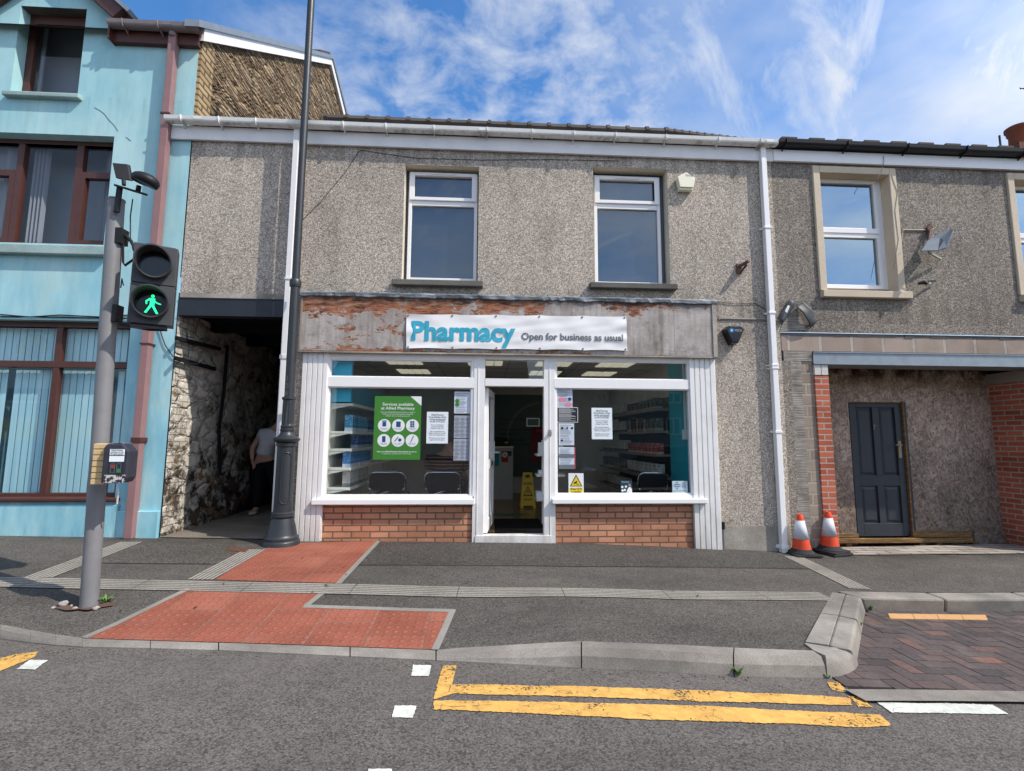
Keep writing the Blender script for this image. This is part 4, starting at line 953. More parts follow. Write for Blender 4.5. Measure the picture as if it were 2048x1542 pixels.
b = B(); zt, zl = F(460, 599).z, F(460, 631).z; b.box(AL0 + .005, AL1 + .02, -.012, .0, zl, zt); b.box(AL0 + .005, AL1 - .002, -.02, .12, zl - .012, zl); b.box(AL0 + .005, AL1 + .02, -.02, .1, zt, zt + .012)
obj("lintel_beam", b, M['navy'], ph)
b = B(); n = 40
for i in range(n):
    xa, xc = lerp(AL0 + .01, AL1 - .01, i / n), lerp(AL0 + .01, AL1 - .01, (i + 1) / n); h = .02 * noise.noise(Vector((xa * 3, 5, 1))); h2 = .02 * noise.noise(Vector((xc * 3, 5, 1))); s_ = len(b.v); b.box(xa, xc, -.008, .05, zt + .013, zt + .075); b.v[s_ + 4].z += h; b.v[s_ + 7].z += h; b.v[s_ + 5].z += h2; b.v[s_ + 6].z += h2
obj("render_lip", b, M['plinth'], ph)
b = B()
for (u0, v0), (u1, v1) in (((352, 676), (440, 698)), ((350, 716), (430, 738))): b.bar(S(u0, v0, AL0 + .05), S(u1, v1, AL0 + .05), .05, .03, 0, (1, 0, 0))
p_ = [S(u, v, AL0 + .06) for u, v in ((455, 690), (448, 780), (438, 860), (440, 950))]; b.tube(p_, .025, 6); obj("wall_pipe", b, M['dark'], ph)
# ---- shop front
b = B(); yf = -.12; fx0, fx1, fz0, fz1 = F(600, 650, yf).x, F(1432, 650, yf).x, F(1000, 706.5, yf).z, F(1000, 597, yf).z
b.box(fx0, fx1, yf, -.001, fz0, fz1)
fas = obj("fascia_board", b, M['fascia'], ph, bevel=.004)
b = B(); b.box(F(1255, 660, yf).x + .62, F(1255, 660, yf).x + .624, yf - .0015, yf, fz0 + .01, fz1 - .03); b.box(fx1 - .05, fx1 + .004, yf - .012, yf - .0005, fz0 - .01, fz1); b.box(fx0 - .002, fx0 + .02, yf - .006, yf - .0005, fz0, fz1); b.box(fx0, fx1, yf - .005, -.002, fz0 - .02, fz0 - .002)
obj("board_edging", b, M['plinth'], fas)
b = B(); n = 150; rows = 5
for i in range(n + 1):
    x = lerp(fx0 - .03, fx1 + .02, i / n); wv = .022 * noise.noise(Vector((x * 5, 0, 1))) + .012 * noise.noise(Vector((x * 17, 2, 1)))
    b.vs([(x, 0.0, fz1 + .075), (x, yf - .008, fz1 + .045 + wv * .4), (x, yf - .024, fz1 + .025 + wv * .5), (x, yf - .020 + wv * .6, fz1 - .012 + wv), (x, yf - .006, fz1 - .02 + wv)])
for i in range(n):
    for k in range(rows - 1): a = i * rows + k; b.face((a, a + rows, a + rows + 1, a + 1))
obj("lead_flashing", b, M['lead'], fas)
def clad(x0, x1, z0, z1, y, nb, name="pilaster"):
    b = B(); w_ = (x1 - x0) / nb
    for k in range(nb):
        a = x0 + k * w_; b.prism([(a + .006, z0), (a + w_ - .006, z0), (a + w_ - .006, z1), (a + .006, z1)], y, -.002); b.box(a + w_ - .007, a + w_ + .0062, y + .012, -.003, z0, z1)
    return b
ps = -.075
lx0 = F(596, 880, ps).x; lxm = F(648, 740, ps).x; lxb = F(641, 1050, ps).x
zs = F(780, 1006, -.1).z
bl = clad(lx0, lxb, .02, fz0 - .02, ps, 5); p_l = obj("pilaster", bl, M['upvcg'], ph, bevel=.003)
rx0 = F(1389, 1050, ps).x; rx1 = F(1437, 900, ps).x
br = clad(rx0, rx1, -.05, fz0 - .02, ps, 5); obj("pilaster", br, M['upvcg'], ph, bevel=.003)
def shop_window(gt, gm, frame_px, sill_px, trickle):
    # gt, gm: photo corners of the top light and the main pane; one frame mesh, two panes, sill
    yw = -.05; ty0, ty1, tz0, tz1 = rect(*gt, yw); mx0, mx1, mz0, mz1 = rect(*gm, yw)
    fx0_, fx1_ = F(frame_px[0], 850, yw).x, F(frame_px[1], 850, yw).x; ft = F(frame_px[0] + 100, frame_px[2], yw).z; fb = F(frame_px[0] + 100, frame_px[3], yw).z
    x0 = (ty0 + mx0) / 2; x1 = (ty1 + mx1) / 2
    b = B(); b.box(fx0_, x0, yw, .05, fb, ft); b.box(x1, fx1_, yw, .05, fb, ft); b.box(x0, x1, yw, .05, tz1, ft); b.box(x0, x1, yw, .05, fb, mz0); b.box(x0 - .03, x1 + .03, yw - .012, .05, mz1, tz0)
    # glazing beads
    for za, zc in ((tz0, tz1), (mz0, mz1)):
        b.box(x0, x0 + .014, yw + .014, yw + .03, za, zc); b.box(x1 - .014, x1, yw + .014, yw + .03, za, zc); b.box(x0 + .014, x1 - .014, yw + .014, yw + .03, za, za + .014); b.box(x0 + .014, x1 - .014, yw + .014, yw + .03, zc - .014, zc)
    b.box(fx0_ + .01, x1 + .05, yw - .01, yw - .001, fb, fb + .05)
    for xv in trickle: b.box(xv - .025, xv + .025, yw - .014, yw - .0105, fb + .02, fb + .033)
    o = obj("shop_window", b, M['upvc'], ph, bevel=.004)
    pane(o, x0, x1, tz0, tz1, yw + .035, M['glass']); pane(o, x0, x1, mz0, mz1, yw + .035, M['glass'])
    b = B(); sx0, sx1, sz0, sz1 = rect(*sill_px, -.125); b.box(sx0, sx1, -.125, .04, sz0, sz1); obj("sill", b, M['upvc'], o, bevel=.008)
    return o, (x0, x1, mz0, mz1)
WL, wl_r = shop_window((663, 718, 942, 756.5), (656, 773, 941, 991), (648, 947, 708, 1001), (622, 999, 949, 1009.5), [F(660, 1000).x, F(926, 1000).x])
WR, wr_r = shop_window((1112, 721, 1378, 760.5), (1113, 776, 1385, 988), (1108, 1392, 710, 999), (1105, 998, 1416, 1007.5), [F(1126, 995).x, F(1376, 995).x])
for (xa, xb_, zt_) in ((lxb + .004, F(945, 1050).x, F(780, 1010, -.03).z), (F(1111, 1050).x, rx0 - .004, F(1250, 1008, -.03).z)):
    b = B(); b.box(xa, xb_, -.03, .08, -.15, zt_); obj("stall_riser", b, M['redbrick'], ph)
# door frame and open door
yd = -.06
dl0, dl1 = F(946, 900, yd).x, F(968.5, 900, yd).x; dr0, dr1 = F(1088, 900, yd).x, F(1110.5, 900, yd).x
zt0, zt1 = F(1028, 757.5, yd).z, F(1028, 719.5, yd).z; zh = F(1028, 772.5, yd).z; zth = F(1028, 1071, yd).z; dtop = F(1028, 711, yd).z; zfl = F(1028, 1083.5, yd).z
b = B(); b.box(dl0, dl1, yd, .06, zfl - .1, dtop); b.box(dr0, dr1, yd, .06, zfl - .1, dtop); b.box(dl1, dr0, yd + .004, .06, zt1, dtop); b.box(dl1, dr0, yd - .004, .06, zh, zt0); b.box(dl0 + .04, dr1 - .05, yd - .012, .07, zfl - .1, zth)
b.box(dl0 + .05, dl0 + .062, yd - .006, yd - .0005, zfl, dtop); b.box(dr1 - .075, dr1 - .063, yd - .006, yd - .0005, zfl, dtop)
df = obj("door_frame", b, M['upvcg'], ph, bevel=.004); pane(df, dl1, dr0, zt0, zt1, yd + .04, M['glass'])
b = B(); kx, kz = F(1100, 866, yd).x, F(1100, 866, yd).z; b.tube([(kx, yd, kz), (kx, yd - .03, kz)], .02, 12); b.box(kx - .016, kx + .016, yd - .008, yd - .001, kz - .04, kz + .04); obj("door_latch", b, M['chrome'], df)
b = B(); LW = .83; zd0, zd1 = zth + .012, zh - .01; t_ = .055
for x0, x1, z0, z1 in ((0, .10, zd0, zd1), (LW - .10, LW, zd0, zd1), (.10, LW - .10, zd1 - .10, zd1), (.10, LW - .10, zd0, zd0 + .16), (.10, LW - .10, zd0 + .78, zd0 + .90)): b.box(x0, x1, -t_ / 2, t_ / 2, z0, z1)
hinge = Vector((dl1 + .02, .03, 0)); dm = Matrix.Translation(hinge) @ Matrix.Rotation(R(83.5), 4, 'Z')
b.xform(dm); dr = obj("door", b, M['upvc'], ph, bevel=.006)
b = B(); b.poly([(.10, 0, zd0 + .90), (LW - .10, 0, zd0 + .90), (LW - .10, 0, zd1 - .10), (.10, 0, zd1 - .10)]); b.xform(dm); obj("pane", b, M['glass'], dr)
b = B(); b.box(.10, LW - .10, -.016, .016, zd0 + .16, zd0 + .78)
for k in range(6): b.box(.14 + k * .09, .148 + k * .09, -.02, .02, zd0 + .16, zd0 + .78)
b.xform(dm); obj("door_panel", b, M['upvc2'], dr)
b = B(); hz = zd0 + .98; b.box(LW - .075, LW - .03, -.04, -.028, hz - .12, hz + .16); b.tube([(LW - .05, -.03, hz), (LW - .05, -.09, hz), (LW - .06, -.105, hz), (LW - .19, -.105, hz)], .012, 8); b.xform(dm); obj("handle", b, M['upvc'], dr, bevel=.003)
b = B(); b.box(LW * .5 - .13, LW * .5 + .13, -.04, -.028, zd0 + .81, zd0 + .87); b.xform(dm); obj("letter_plate", b, M['chrome'], dr)
b = B(); px_ = F(1443, 1060, -.03).x; b.tube([(px_ + .02, -.03, F(1443, 1046, -.03).z), (px_ + .02, -.03, -.02)], .02, 8); b.tube([(px_ + .02, -.03, F(1443, 1058, -.03).z), (px_ + .02, -.03, F(1443, 1044, -.03).z)], .027, 8, mi=1); obj("service_pipe", b, [M['greym'], M['blackp']], ph)
# lead-in cables
b = B()
def cable(b, px, y, r=.004): b.tube([F(u, v, y) for u, v in px], r, 5)
cable(b, [(600, 445), (640, 405), (690, 345), (718, 302), (722, 300), (760, 306), (830, 316), (960, 320), (1100, 319), (1240, 322)], -.006, .003); cable(b, [(1434, 603), (1470, 608), (1510, 606), (1530, 618)], -.01); cable(b, [(1440, 638), (1535, 640)], -.012, .006)
obj("cable", b, M['blackp'], ph)
# ---- inside the shop
RX0, RX1, RYB, RZ0, RZ1 = -2.3, 3.0, 5.2, .172, 2.68
b = B(); b.box(RX0 - .05, RX0, .06, RYB, RZ0, RZ1); b.box(RX1, RX1 + .05, .06, RYB, RZ0, RZ1); b.box(RX0, RX1, RYB, RYB + .05, RZ0, RZ1); obj("interior_wall", b, M['intw'], ph)
b = B(); b.box(RX0, RX1, .04, RYB, RZ1, RZ1 + .05); ce = obj("interior_ceiling", b, M['ceil'], ph)
b = B()
for k in range(9): b.box(RX0 + .6 * k + .29, RX0 + .6 * k + .30, .06, RYB, RZ1 - .006, RZ1 - .001)
for k in range(9): b.box(RX0, RX1, .06 + .6 * k, .07 + .6 * k, RZ1 - .005, RZ1 - .0005)
obj("ceiling_grid", b, M['plinth'], ce)
for p in [Vector((x_, y_, 0)) for x_ in (-1.35, .0, 1.15, 2.2) for y_ in (.62, 1.82, 3.02, 4.22) if not (x_ == .0 and y_ > 2)]:  # row nearest the window is added out of view to brighten the shop
    if True:
        b = B()
        for k in range(4): b.box(p.x - .29 + k * .148, p.x - .29 + k * .148 + .128, p.y - .28, p.y + .28, RZ1 - .012, RZ1 - .007)
        obj("ceiling_light_and_fill", b, M['lightpanel'], ce)
b = B(); b.box(RX0, RX1, .04, RYB, RZ0 - .08, RZ0); fl = obj("interior_floor", b, M['wood'], ph)
b = B(); b.box(2.70, RX1 - .002, .055, .78, RZ0, RZ1 - .002); obj("return_wall", b, M['teal'], ph); b = B(); b.box(RX0 + .002, -2.16, .055, .30, RZ0, RZ1 - .002); obj("return_wall", b, M['intw'], ph)
b = B(); cpx = F(1371, 860, .02); b.box(2.675, 2.70, .18, .20, 1.55, RZ1 - .01); b.box(2.655, 2.699, .15, .23, 1.42, 1.55); obj("cable_trunking", b, M['upvc2'], ph)
b = B(); q0 = F(1010, 800, RYB - .02); q1 = F(1080, 950, RYB - .02); b.box(q0.x - .35, q1.x + .3, RYB - .03, RYB - .002, .55, 2.45); pn = obj("wall_panel", b, M['tealdk'], ph)
b = B(); cx_, cz_ = q1.x + .05, 1.45
for k in range(20):
    a0, a1 = R(95 + k * 4.5), R(95 + (k + 1) * 4.5); b.poly([(cx_ + .78 * math.cos(a0), RYB - .034, cz_ + .78 * math.sin(a0)), (cx_ + .84 * math.cos(a0), RYB - .034, cz_ + .84 * math.sin(a0)), (cx_ + .84 * math.cos(a1), RYB - .034, cz_ + .84 * math.sin(a1)), (cx_ + .78 * math.cos(a1), RYB - .034, cz_ + .78 * math.sin(a1))])
obj("arc_emblem", b, M['greyink'], pn)
for k, tx in enumerate(("Prescription Collection", "Service", "Recommended Nursing", "Home Services", "Cholesterol Testing", "Blood Pressure Testing")): b = B(); b.text(tx, q0.x - .12, 1.85 - k * .1 - (k // 2) * .04, RYB - .036, .075); obj("lettering", b, M['ink'], pn)
# ================================================================= RIGHT-HAND BUILDING
rb = thing("boarded_building", "dark grey pebbledashed building with a boarded up shop below a new steel lintel", "building", (6, 0, 0))
RB0, RB1 = PX1, 11.5
r1 = (F(1637, 350).x, F(1775, 350).x, F(1720, 582).z, F(1700, 349).z)
r2x0 = F(2024, 360).x; r2 = (r2x0, r2x0 + (r1[1] - r1[0]), r1[2], r1[3])
zu = F(1800, 668).z
b = B(); wall(b, RB0, RB1, zu, 5.40, 0, [(r[0] - .03, r[1] + .03, r[2] - .03, r[3] + .03, 0) for r in (r1, r2)]); b.poly([(RB0, 0, zu), (RB1, 0, zu), (RB1, .06, zu + .02), (RB0, .06, zu + .02)])
obj("wall", b, [M['dash2'], M['cream']], rb)
zlb = F(1800, 730.5, -.004).z; zl1 = F(1800, 706.5, .02).z; BE0 = F(1628, 718).x
yb = .022
b = B(); b.box(F(1563, 690, yb).x, RB1, yb, .3, zl1 + .012, zu - .035); obj("block_course", b, M['blocks'], rb)
b = B(); b.box(F(1568, 720, yb).x, BE0 - .004, yb + .002, .3, F(1600, 722, yb).z, zl1 + .010); obj("block_course", b, M['comb'], rb)
b = B(); n = 60
for i in range(n):
    xa = lerp(F(1563, 690).x, RB1, i / n); xc = lerp(F(1563, 690).x, RB1, (i + 1) / n); h = .022 * noise.noise(Vector((xa * 6, 1, 1)))
    b.box(xa, xc, yb - .006 + h * .3, .1, zu - .042 + h, zu - .004)
obj("mortar_edge", b, M['sillstone'], rb)
b = B(); b.box(BE0, RB1, -.004, .36, zlb, zlb + .014); b.box(BE0, RB1, .012, .02, zlb + .0142, zl1 - .004); b.box(BE0, RB1, -.002, .02, zl1 - .012, zl1 + .002)
lb = obj("steel_lintel", b, M['steel'], rb)
# jambs left of the opening: pebbledash remnant, combed mortar, brown blocks, new red pier
c0, c1, c2, c3, c4 = (F(u, 900, yb).x for u in (1556, 1590, 1612, 1638, 1666))
c0 = RB0
b = B(); b.box(c0, c1, .012, .3, -.2, F(1600, 722, yb).z - .002); obj("jamb", b, M['dash2'], rb)
b = B(); n = 24
for i in range(n):
    za, zc = lerp(-.2, zl1 - .12, i / n), lerp(-.2, zl1 - .12, (i + 1) / n); j = .03 * noise.noise(Vector((0, 0, za * 4))); b.box(c1 + .002 + j * .5, c2 + j, .018 + abs(j) * .2, .3, za, zc)
obj("jamb", b, M['comb'], rb)
b = B(); b.box(c2 + .0, c3, .04, .33, -.2, zl1 - .06); obj("jamb", b, M['brownbrick'], rb)
yo = .75; zw = F(1650, 752, .015).z
b = B(); b.box(c3 + .002, c4, .015, yo - .003, -.15, zw); pier = obj("brick_pier", b, M['newbrick'], rb)
b = B(); xm = (c3 + c4) / 2; b.box(c3 + .004, xm - .004, .013, .3, zw + .012, zlb - .004); b.box(xm + .004, c4 - .002, .013, .3, zw + .012, zlb - .004); obj("padstone", b, plain('white_speckled_block', (.62, .60, .57, 1), .8, .2, .3, 25), pier, bevel=.004)
xp = F(1990, 900, yo).x
b = B(); b.poly([(xp, 0, -.25), (xp, 1, -.25), (xp, 1, zlb - .16), (xp, 0, zlb - .16)], 0); b.poly([(xp, 0, -.25), (RB1, 0, -.25), (RB1, 0, zlb - .16), (xp, 0, zlb - .16)], 1); obj("brick_pier", b, [M['newbrick2'], M['newbrick']], rb, fix=False)
b = B(); b.box(xp - .03, RB1, -.005, .9, zlb - .158, zlb - .003); obj("padstone", b, M['edging'], rb, bevel=.004)
# strand-board hoarding with the old door
yo = .75
dT = F(1700, 806, yo).z; dB = F(1768, 1073, yo).z; dX0 = F(1708, 940, yo).x; dX1 = F(1813, 940, yo).x
oB = F(1900, 1072, yo).z
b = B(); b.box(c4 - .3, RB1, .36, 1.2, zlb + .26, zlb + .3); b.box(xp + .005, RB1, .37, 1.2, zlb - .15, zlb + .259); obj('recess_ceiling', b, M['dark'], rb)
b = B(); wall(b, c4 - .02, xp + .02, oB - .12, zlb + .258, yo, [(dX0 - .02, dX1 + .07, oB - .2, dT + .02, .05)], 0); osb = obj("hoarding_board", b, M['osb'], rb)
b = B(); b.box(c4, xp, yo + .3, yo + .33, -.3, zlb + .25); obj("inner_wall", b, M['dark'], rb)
b = B(); b.box(dX1 + .002, dX1 + .020, yo - .02, yo + .06, dB - .05, dT + .03); b.box(dX1 + .022, dX1 + .062, yo - .005, yo + .05, dB - .05, dT + .01, 1); b.box(dX0 - .018, dX1, yo - .004, yo + .05, dT + .003, dT + .02); obj("door_jamb", b, [M['timber'], M['bluedoor']], rb)
b = B(); yD = yo + .012; tk = .045; x0, x1, z0, z1 = dX0, dX1, dB, dT; wst = .105; mid = (x0 + x1) / 2
zL0, zL1 = F(1768, 1000, yo).z, F(1768, 955, yo).z; zk0 = F(1768, 1055, yo).z
z_lock0 = F(1760, 972, yo).z; z_lock1 = F(1760, 951, yo).z; z_bot = F(1760, 1047, yo).z; z_top = F(1760, 815, yo).z
b.box(x0, x0 + wst, yD, yD + tk, z0, z1); b.box(x1 - wst, x1, yD, yD + tk, z0, z1); b.box(x0 + wst, x1 - wst, yD, yD + tk, z_top, z1); b.box(x0 + wst, x1 - wst, yD, yD + tk, z0, z_bot); b.box(x0 + wst, x1 - wst, yD, yD + tk, z_lock0, z_lock1); b.box(mid - .05, mid + .05, yD + .001, yD + tk, z_bot, z_lock0); b.box(mid - .05, mid + .05, yD + .001, yD + tk, z_lock1, z_top)
b.box(x0 + .03, x1 - .03, yD + .026, yD + .036, z0 + .03, z1 - .03)
for xa, xc in ((x0 + wst, mid - .05), (mid + .05, x1 - wst)):
    for za, zc in ((z_bot, z_lock0), (z_lock1, z_top)):
        b.hexa([(xa + .012, yD + .026, za + .012), (xc - .012, yD + .026, za + .012), (xc - .012, yD + .026, zc - .012), (xa + .012, yD + .026, zc - .012)], [(xa + .05, yD + .012, za + .05), (xc - .05, yD + .012, za + .05), (xc - .05, yD + .012, zc - .05), (xa + .05, yD + .012, zc - .05)])
dor = obj("door", b, M['bluedoor'], rb, bevel=.004)
b = B(); nx = F(1747, 855, yo); b.text("7", nx.x, nx.z - .03, yD - .003, .10); obj("door_number", b, plain("tarnished_brass", (.30, .24, .13, 1), .4, .5, .3, 20), dor)
b = B(); hx = F(1800, 890, yo); b.box(hx.x - .022, hx.x + .022, yD - .008, yD - .001, hx.z - .19, hx.z + .06); b.tube([(hx.x, yD - .004, hx.z), (hx.x, yD - .05, hx.z), (hx.x - .10, yD - .055, hx.z)], .009, 8); obj("handle", b, plain("tarnished_brass", (.1,) * 4), dor)
b = B(); b.box(F(1765, 1032, yo).x - .006, F(1765, 1032, yo).x + .03, yD + .011, yD + .012, F(1765, 1035, yo).z, F(1765, 1028, yo).z); obj("keyhole", b, M['dark'], dor)
zb1, zb0 = F(1850, 1076, yo - .06).z, F(1850, 1085, yo - .06).z
b = B(); b.box(c4 + .02, F(1943, 1080, yo - .06).x, yo - .09, yo - .03, zb0, zb1); b.box(F(1826, 1068, yo - .03).x, F(1943, 1068, yo - .03).x, yo - .035, yo - .003, F(1850, 1074, yo - .03).z, F(1850, 1063, yo - .03).z); b.box(c4 + .01, dX0 - .02, yo - .03, yo - .003, zb1 + .004, zb1 + .06)
for u in (1690, 1835, 1868, 1940): b.box(F(u, 1080, yo).x - .03, F(u, 1080, yo).x + .05, yo - .07, yo + .05, zb0 - .04, zb0 - .002)
obj("timber_rail", b, M['timber'], rb, bevel=.004)
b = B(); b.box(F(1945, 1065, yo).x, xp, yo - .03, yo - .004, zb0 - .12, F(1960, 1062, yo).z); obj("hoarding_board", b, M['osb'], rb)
# windows
def surround(parent, r, zsill):
    t = .10; b = B(); x0, x1, z0, z1 = r
    b.box(x0 - t, x0, -.03, .16, zsill, z1 + t); b.box(x1, x1 + t, -.03, .16, zsill, z1 + t); b.box(x0, x1, -.03, .16, z1, z1 + t)
    b.box(x0 - t + .01, x1 + t + .06, -.07, .16, zsill - .10, zsill - .002)
    return obj("window_surround", b, M['cream'], parent, bevel=.008)
def sash(parent, r, px):
    y = .125; x0 = r[0] + .004; x1 = px[0]; z0, z1 = px[1], px[2]; m0, m1 = px[3], px[4]; wd = .055
    b = frame_b(x0, x1, z0, z1, y, y + .06, wd, [(m0, m1)]); b.box(x1, r[1], y + .01, y + .06, z0, r[3]); b.box(x0, x1, y + .01, y + .06, z1, r[3])
    b.box(x0 + .02, x1 - .02, y - .015, y - .003, (m0 + m1) / 2, m1 + .012)
    o = obj("window", b, M['upvc'], parent, bevel=.005)
    pane(o, x0 + wd, x1 - wd, m1, z1 - wd, y + .03, M['glassr']); pane(o, x0 + wd, x1 - wd, z0 + wd, m0, y + .034, M['glassr'])
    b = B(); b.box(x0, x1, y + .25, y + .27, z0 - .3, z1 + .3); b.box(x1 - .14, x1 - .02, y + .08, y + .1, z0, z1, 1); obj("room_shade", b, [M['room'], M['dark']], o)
    return o
sz_ = F(1720, 581, -.05).z
for r in (r1, r2):
    surround(rb, r, sz_)
    dxx = r[0] - r1[0]
    sash(rb, r, (F(1760, 460, .125).x + dxx, F(1700, 577, .125).z, F(1690, 359, .125).z, F(1690, 475, .125).z, F(1690, 458, .125).z))
b = B(); b.box(PX1 + .015, RB1, -.05, -.02, 5.285, 5.45); b.box(PX1 + .01, RB1, -.02, 0, 5.29, 5.31); obj("eaves_board", b, M['upvc'], rb, bevel=.004)
gutter(rb, PX1 + .04, RB1, -.108, 5.525, .060, M['blackp'], [], [F(u, 300, -.12).x for u in (1570, 1692, 1812, 1928, 2044, 2160)])
b = B()
for i in range(11):
    y0, y1 = -.08 + i * .3, -.08 + (i + 1) * .3 + .03; z_ = lambda y: 5.545 + (y + .05) * .672
    b.hexa([(PX1 + .01, y0, z_(y0)), (RB1, y0, z_(y0)), (RB1, y1, z_(y1) - .02), (PX1 + .01, y1, z_(y1) - .02)], [(PX1 + .01, y0, z_(y0) + .02), (RB1, y0, z_(y0) + .02), (RB1, y1, z_(y1)), (PX1 + .01, y1, z_(y1))])
rr = obj("roof", b, M['slate'], rb)
b = B()
for k in range(16): xa = PX1 + .12 + k * .40; b = B(); b.box(xa, xa + .22, -.10, .12, 5.58, 5.612); obj("roof_tile", b, M['slate'], rr)
b = B(); b.poly([(PX1, 3.2, 7.7), (RB1, 3.2, 7.7), (RB1, 7, 5.2), (PX1, 7, 5.2)]); obj("rear_slope", b, M['slate'], rr)
cy_ = 3.3; c_ = F(2010, 295, cy_); ct = F(2030, 255, cy_)
b = B(); b.box(c_.x - .02, c_.x + 1.3, cy_ - .3, cy_ + .5, 7.0, F(2040, 283, cy_ - .3).z); ch = obj("chimney", b, M['chimbrick'], rr)
b = B(); b.lathe([(.17, -.1), (.16, .2), (.19, .25), (.19, .30), (.22, .34), (.22, .40), (.19, .42)], (F(2046, 270, cy_).x, cy_ + .1, F(2040, 284, cy_).z)); obj("chimney_pot", b, M['terracotta'], ch, smooth=True)
b = B(); a_ = F(2002, 300, cy_); b.tube([(a_.x, cy_, 7.3), (a_.x, cy_, F(2002, 271, cy_).z)], .02, 6); obj("vent_rod", b, M['blackp'], rr)
b = B(); cable(b, [(1767, 312), (1768, 322), (1762, 345), (1757, 352), (1755, 358)], -.06, .004); cable(b, [(1783, 350), (1795, 385), (1790, 420), (1797, 480), (1786, 540)], -.034, .003); obj("cable", b, M['greym'], rb)
# ================================================================= BLUE BUILDING
bb = thing("blue_building", "blue painted rendered building with brown window frames and a stone gable side", "building", (-6, 0, .25))
BX0, BX1 = -11.0, -3.885
o1 = (F(31, 100).x, F(165, 100).x, F(90, 184).z, F(110, 15).z)
o2x1 = F(218, 380).x; o2 = (-8.3, o2x1, F(100, 487).z, F(100, 268).z)
o3 = (-8.6, F(246, 820).x, F(100, 1000).z, F(100, 640).z)
gz = 6.886; gs = .88; gxr = -4.943; gxa = -5.775; gza = gz + (gxr - gxa) * gs + .02; gxl = gxa - (gxr - gxa)
b = B(); wall(b, BX0, BX1, -.2, gz, 0, [o1[:3] + (gz, .0), o2 + (.17,), o3 + (.16,)])
# gable triangle above the eaves, round the attic window
def gtop(x): return min(gza - abs(x - gxa) * gs + .12, 9)
b.poly([(gxl - .25, 0, gz), (o1[0], 0, gz), (o1[0], 0, gtop(o1[0]))]); b.poly([(o1[1], 0, gz), (gxr + .25, 0, gz), (o1[1], 0, gtop(o1[1]))])
b.poly([(o1[0], 0, o1[3]), (o1[1], 0, o1[3]), (o1[1], 0, gtop(o1[1])), (gxa, 0, gtop(gxa)), (o1[0], 0, gtop(o1[0]))])
for x in (o1[0], o1[1]): b.poly([(x, 0, o1[2]), (x, 0, o1[3]), (x, .17, o1[3]), (x, .17, o1[2])], 1)
b.poly([(o1[0], 0, o1[3]), (o1[1], 0, o1[3]), (o1[1], .17, o1[3]), (o1[0], .17, o1[3])], 2); b.poly([(o1[0], 0, o1[2]), (o1[1], 0, o1[2]), (o1[1], .17, o1[2]), (o1[0], .17, o1[2])], 1)
obj("wall", b, [M['blue'], M['blue'], M['sillstone']], bb)
b = B(); pzt = F(100, 1010, -.03).z; pf = -.035
b.prism([(BX0, -.2), (F(236, 1060).x, -.2), (F(236, 1060).x, pzt), (BX0, pzt)], pf, -.002); b.box(F(236, 1060).x, BX1 + .002, pf - .01, -.002, -.2, F(300, 1021).z); obj("plinth", b, M['blue'], bb, bevel=.01)
# stone gable side, seen above the neighbour's roof
b = B(); GX = BX1; side_pts = [(0, 6.73), (4.84, 10.40), (6.29, 9.75)]
def sz(y):
    for (a, p), (c, q) in zip(side_pts, side_pts[1:]):
        if y <= c: return p + (q - p) * (y - a) / (c - a)
    return side_pts[-1][1]
n = 70; m_ = 60
for i in range(n + 1):
    y = .30 + 5.95 * i / n; zt_ = sz(y)
    for k in range(m_ + 1):
        z = 5.3 + (zt_ - 5.3) * k / m_; row = math.floor(z / .05); f_ = noise.noise(Vector((y * 1.6 + row * 3.7, row * .9, 0)))
        b.v.append(Vector((GX + .015 + .022 * f_ * (1 if 0 < i < n else 0), y, z)))
for i in range(n):
    for k in range(m_): q = i * (m_ + 1) + k; b.face((q, q + m_ + 1, q + m_ + 2, q + 1))
obj("gable_wall", b, M['gable'], bb)
b = B(); b.poly([(GX, 0.0, 5.3), (GX, .31, 5.3), (GX, .31, sz(.31)), (GX, 0.0, sz(0))]); b.box(GX - .3, GX + .03, .02, .30, 5.5, 6.85); obj("gable_quoin", b, M['quoin'], bb)
b = B()
vx0, vx1 = GX - .02, GX + .085
def vpl(y0, y1, dz0, dz1, x0=vx0, x1=vx1, mi=0):
    b.hexa([(x0, y0, sz(y0) + dz0), (x1, y0, sz(y0) + dz0), (x1, y1, sz(y1) + dz0), (x0, y1, sz(y1) + dz0)], [(x0, y0, sz(y0) + dz1), (x1, y0, sz(y0) + dz1), (x1, y1, sz(y1) + dz1), (x0, y1, sz(y1) + dz1)], mi)
vpl(-.05, 4.84, -.02, .16); vpl(4.84, 6.29, -.02, .16); vpl(-.22, 4.86, .162, .26, vx0 - .05, vx1 + .03, 1); vpl(4.86, 6.4, .162, .26, vx0 - .05, vx1 + .03, 1)
for k in range(5): vpl(4.2 + k * .14, 4.3 + k * .14, .262, .31, vx0 - .3, vx1 - .04, 2)
obj("bargeboard", b, [M['upvc2'], M['steel'], M['slate']], bb)
b = B(); b.poly([(BX0, -.1, 6.74), (GX + .02, -.1, 6.74), (GX + .02, 4.84, 10.50), (BX0, 4.84, 10.50)]); b.poly([(BX0, 4.84, 10.50), (GX + .02, 4.84, 10.50), (GX + .02, 9, 7.2), (BX0, 9, 7.2)]); obj("roof", b, M['slate'], bb)
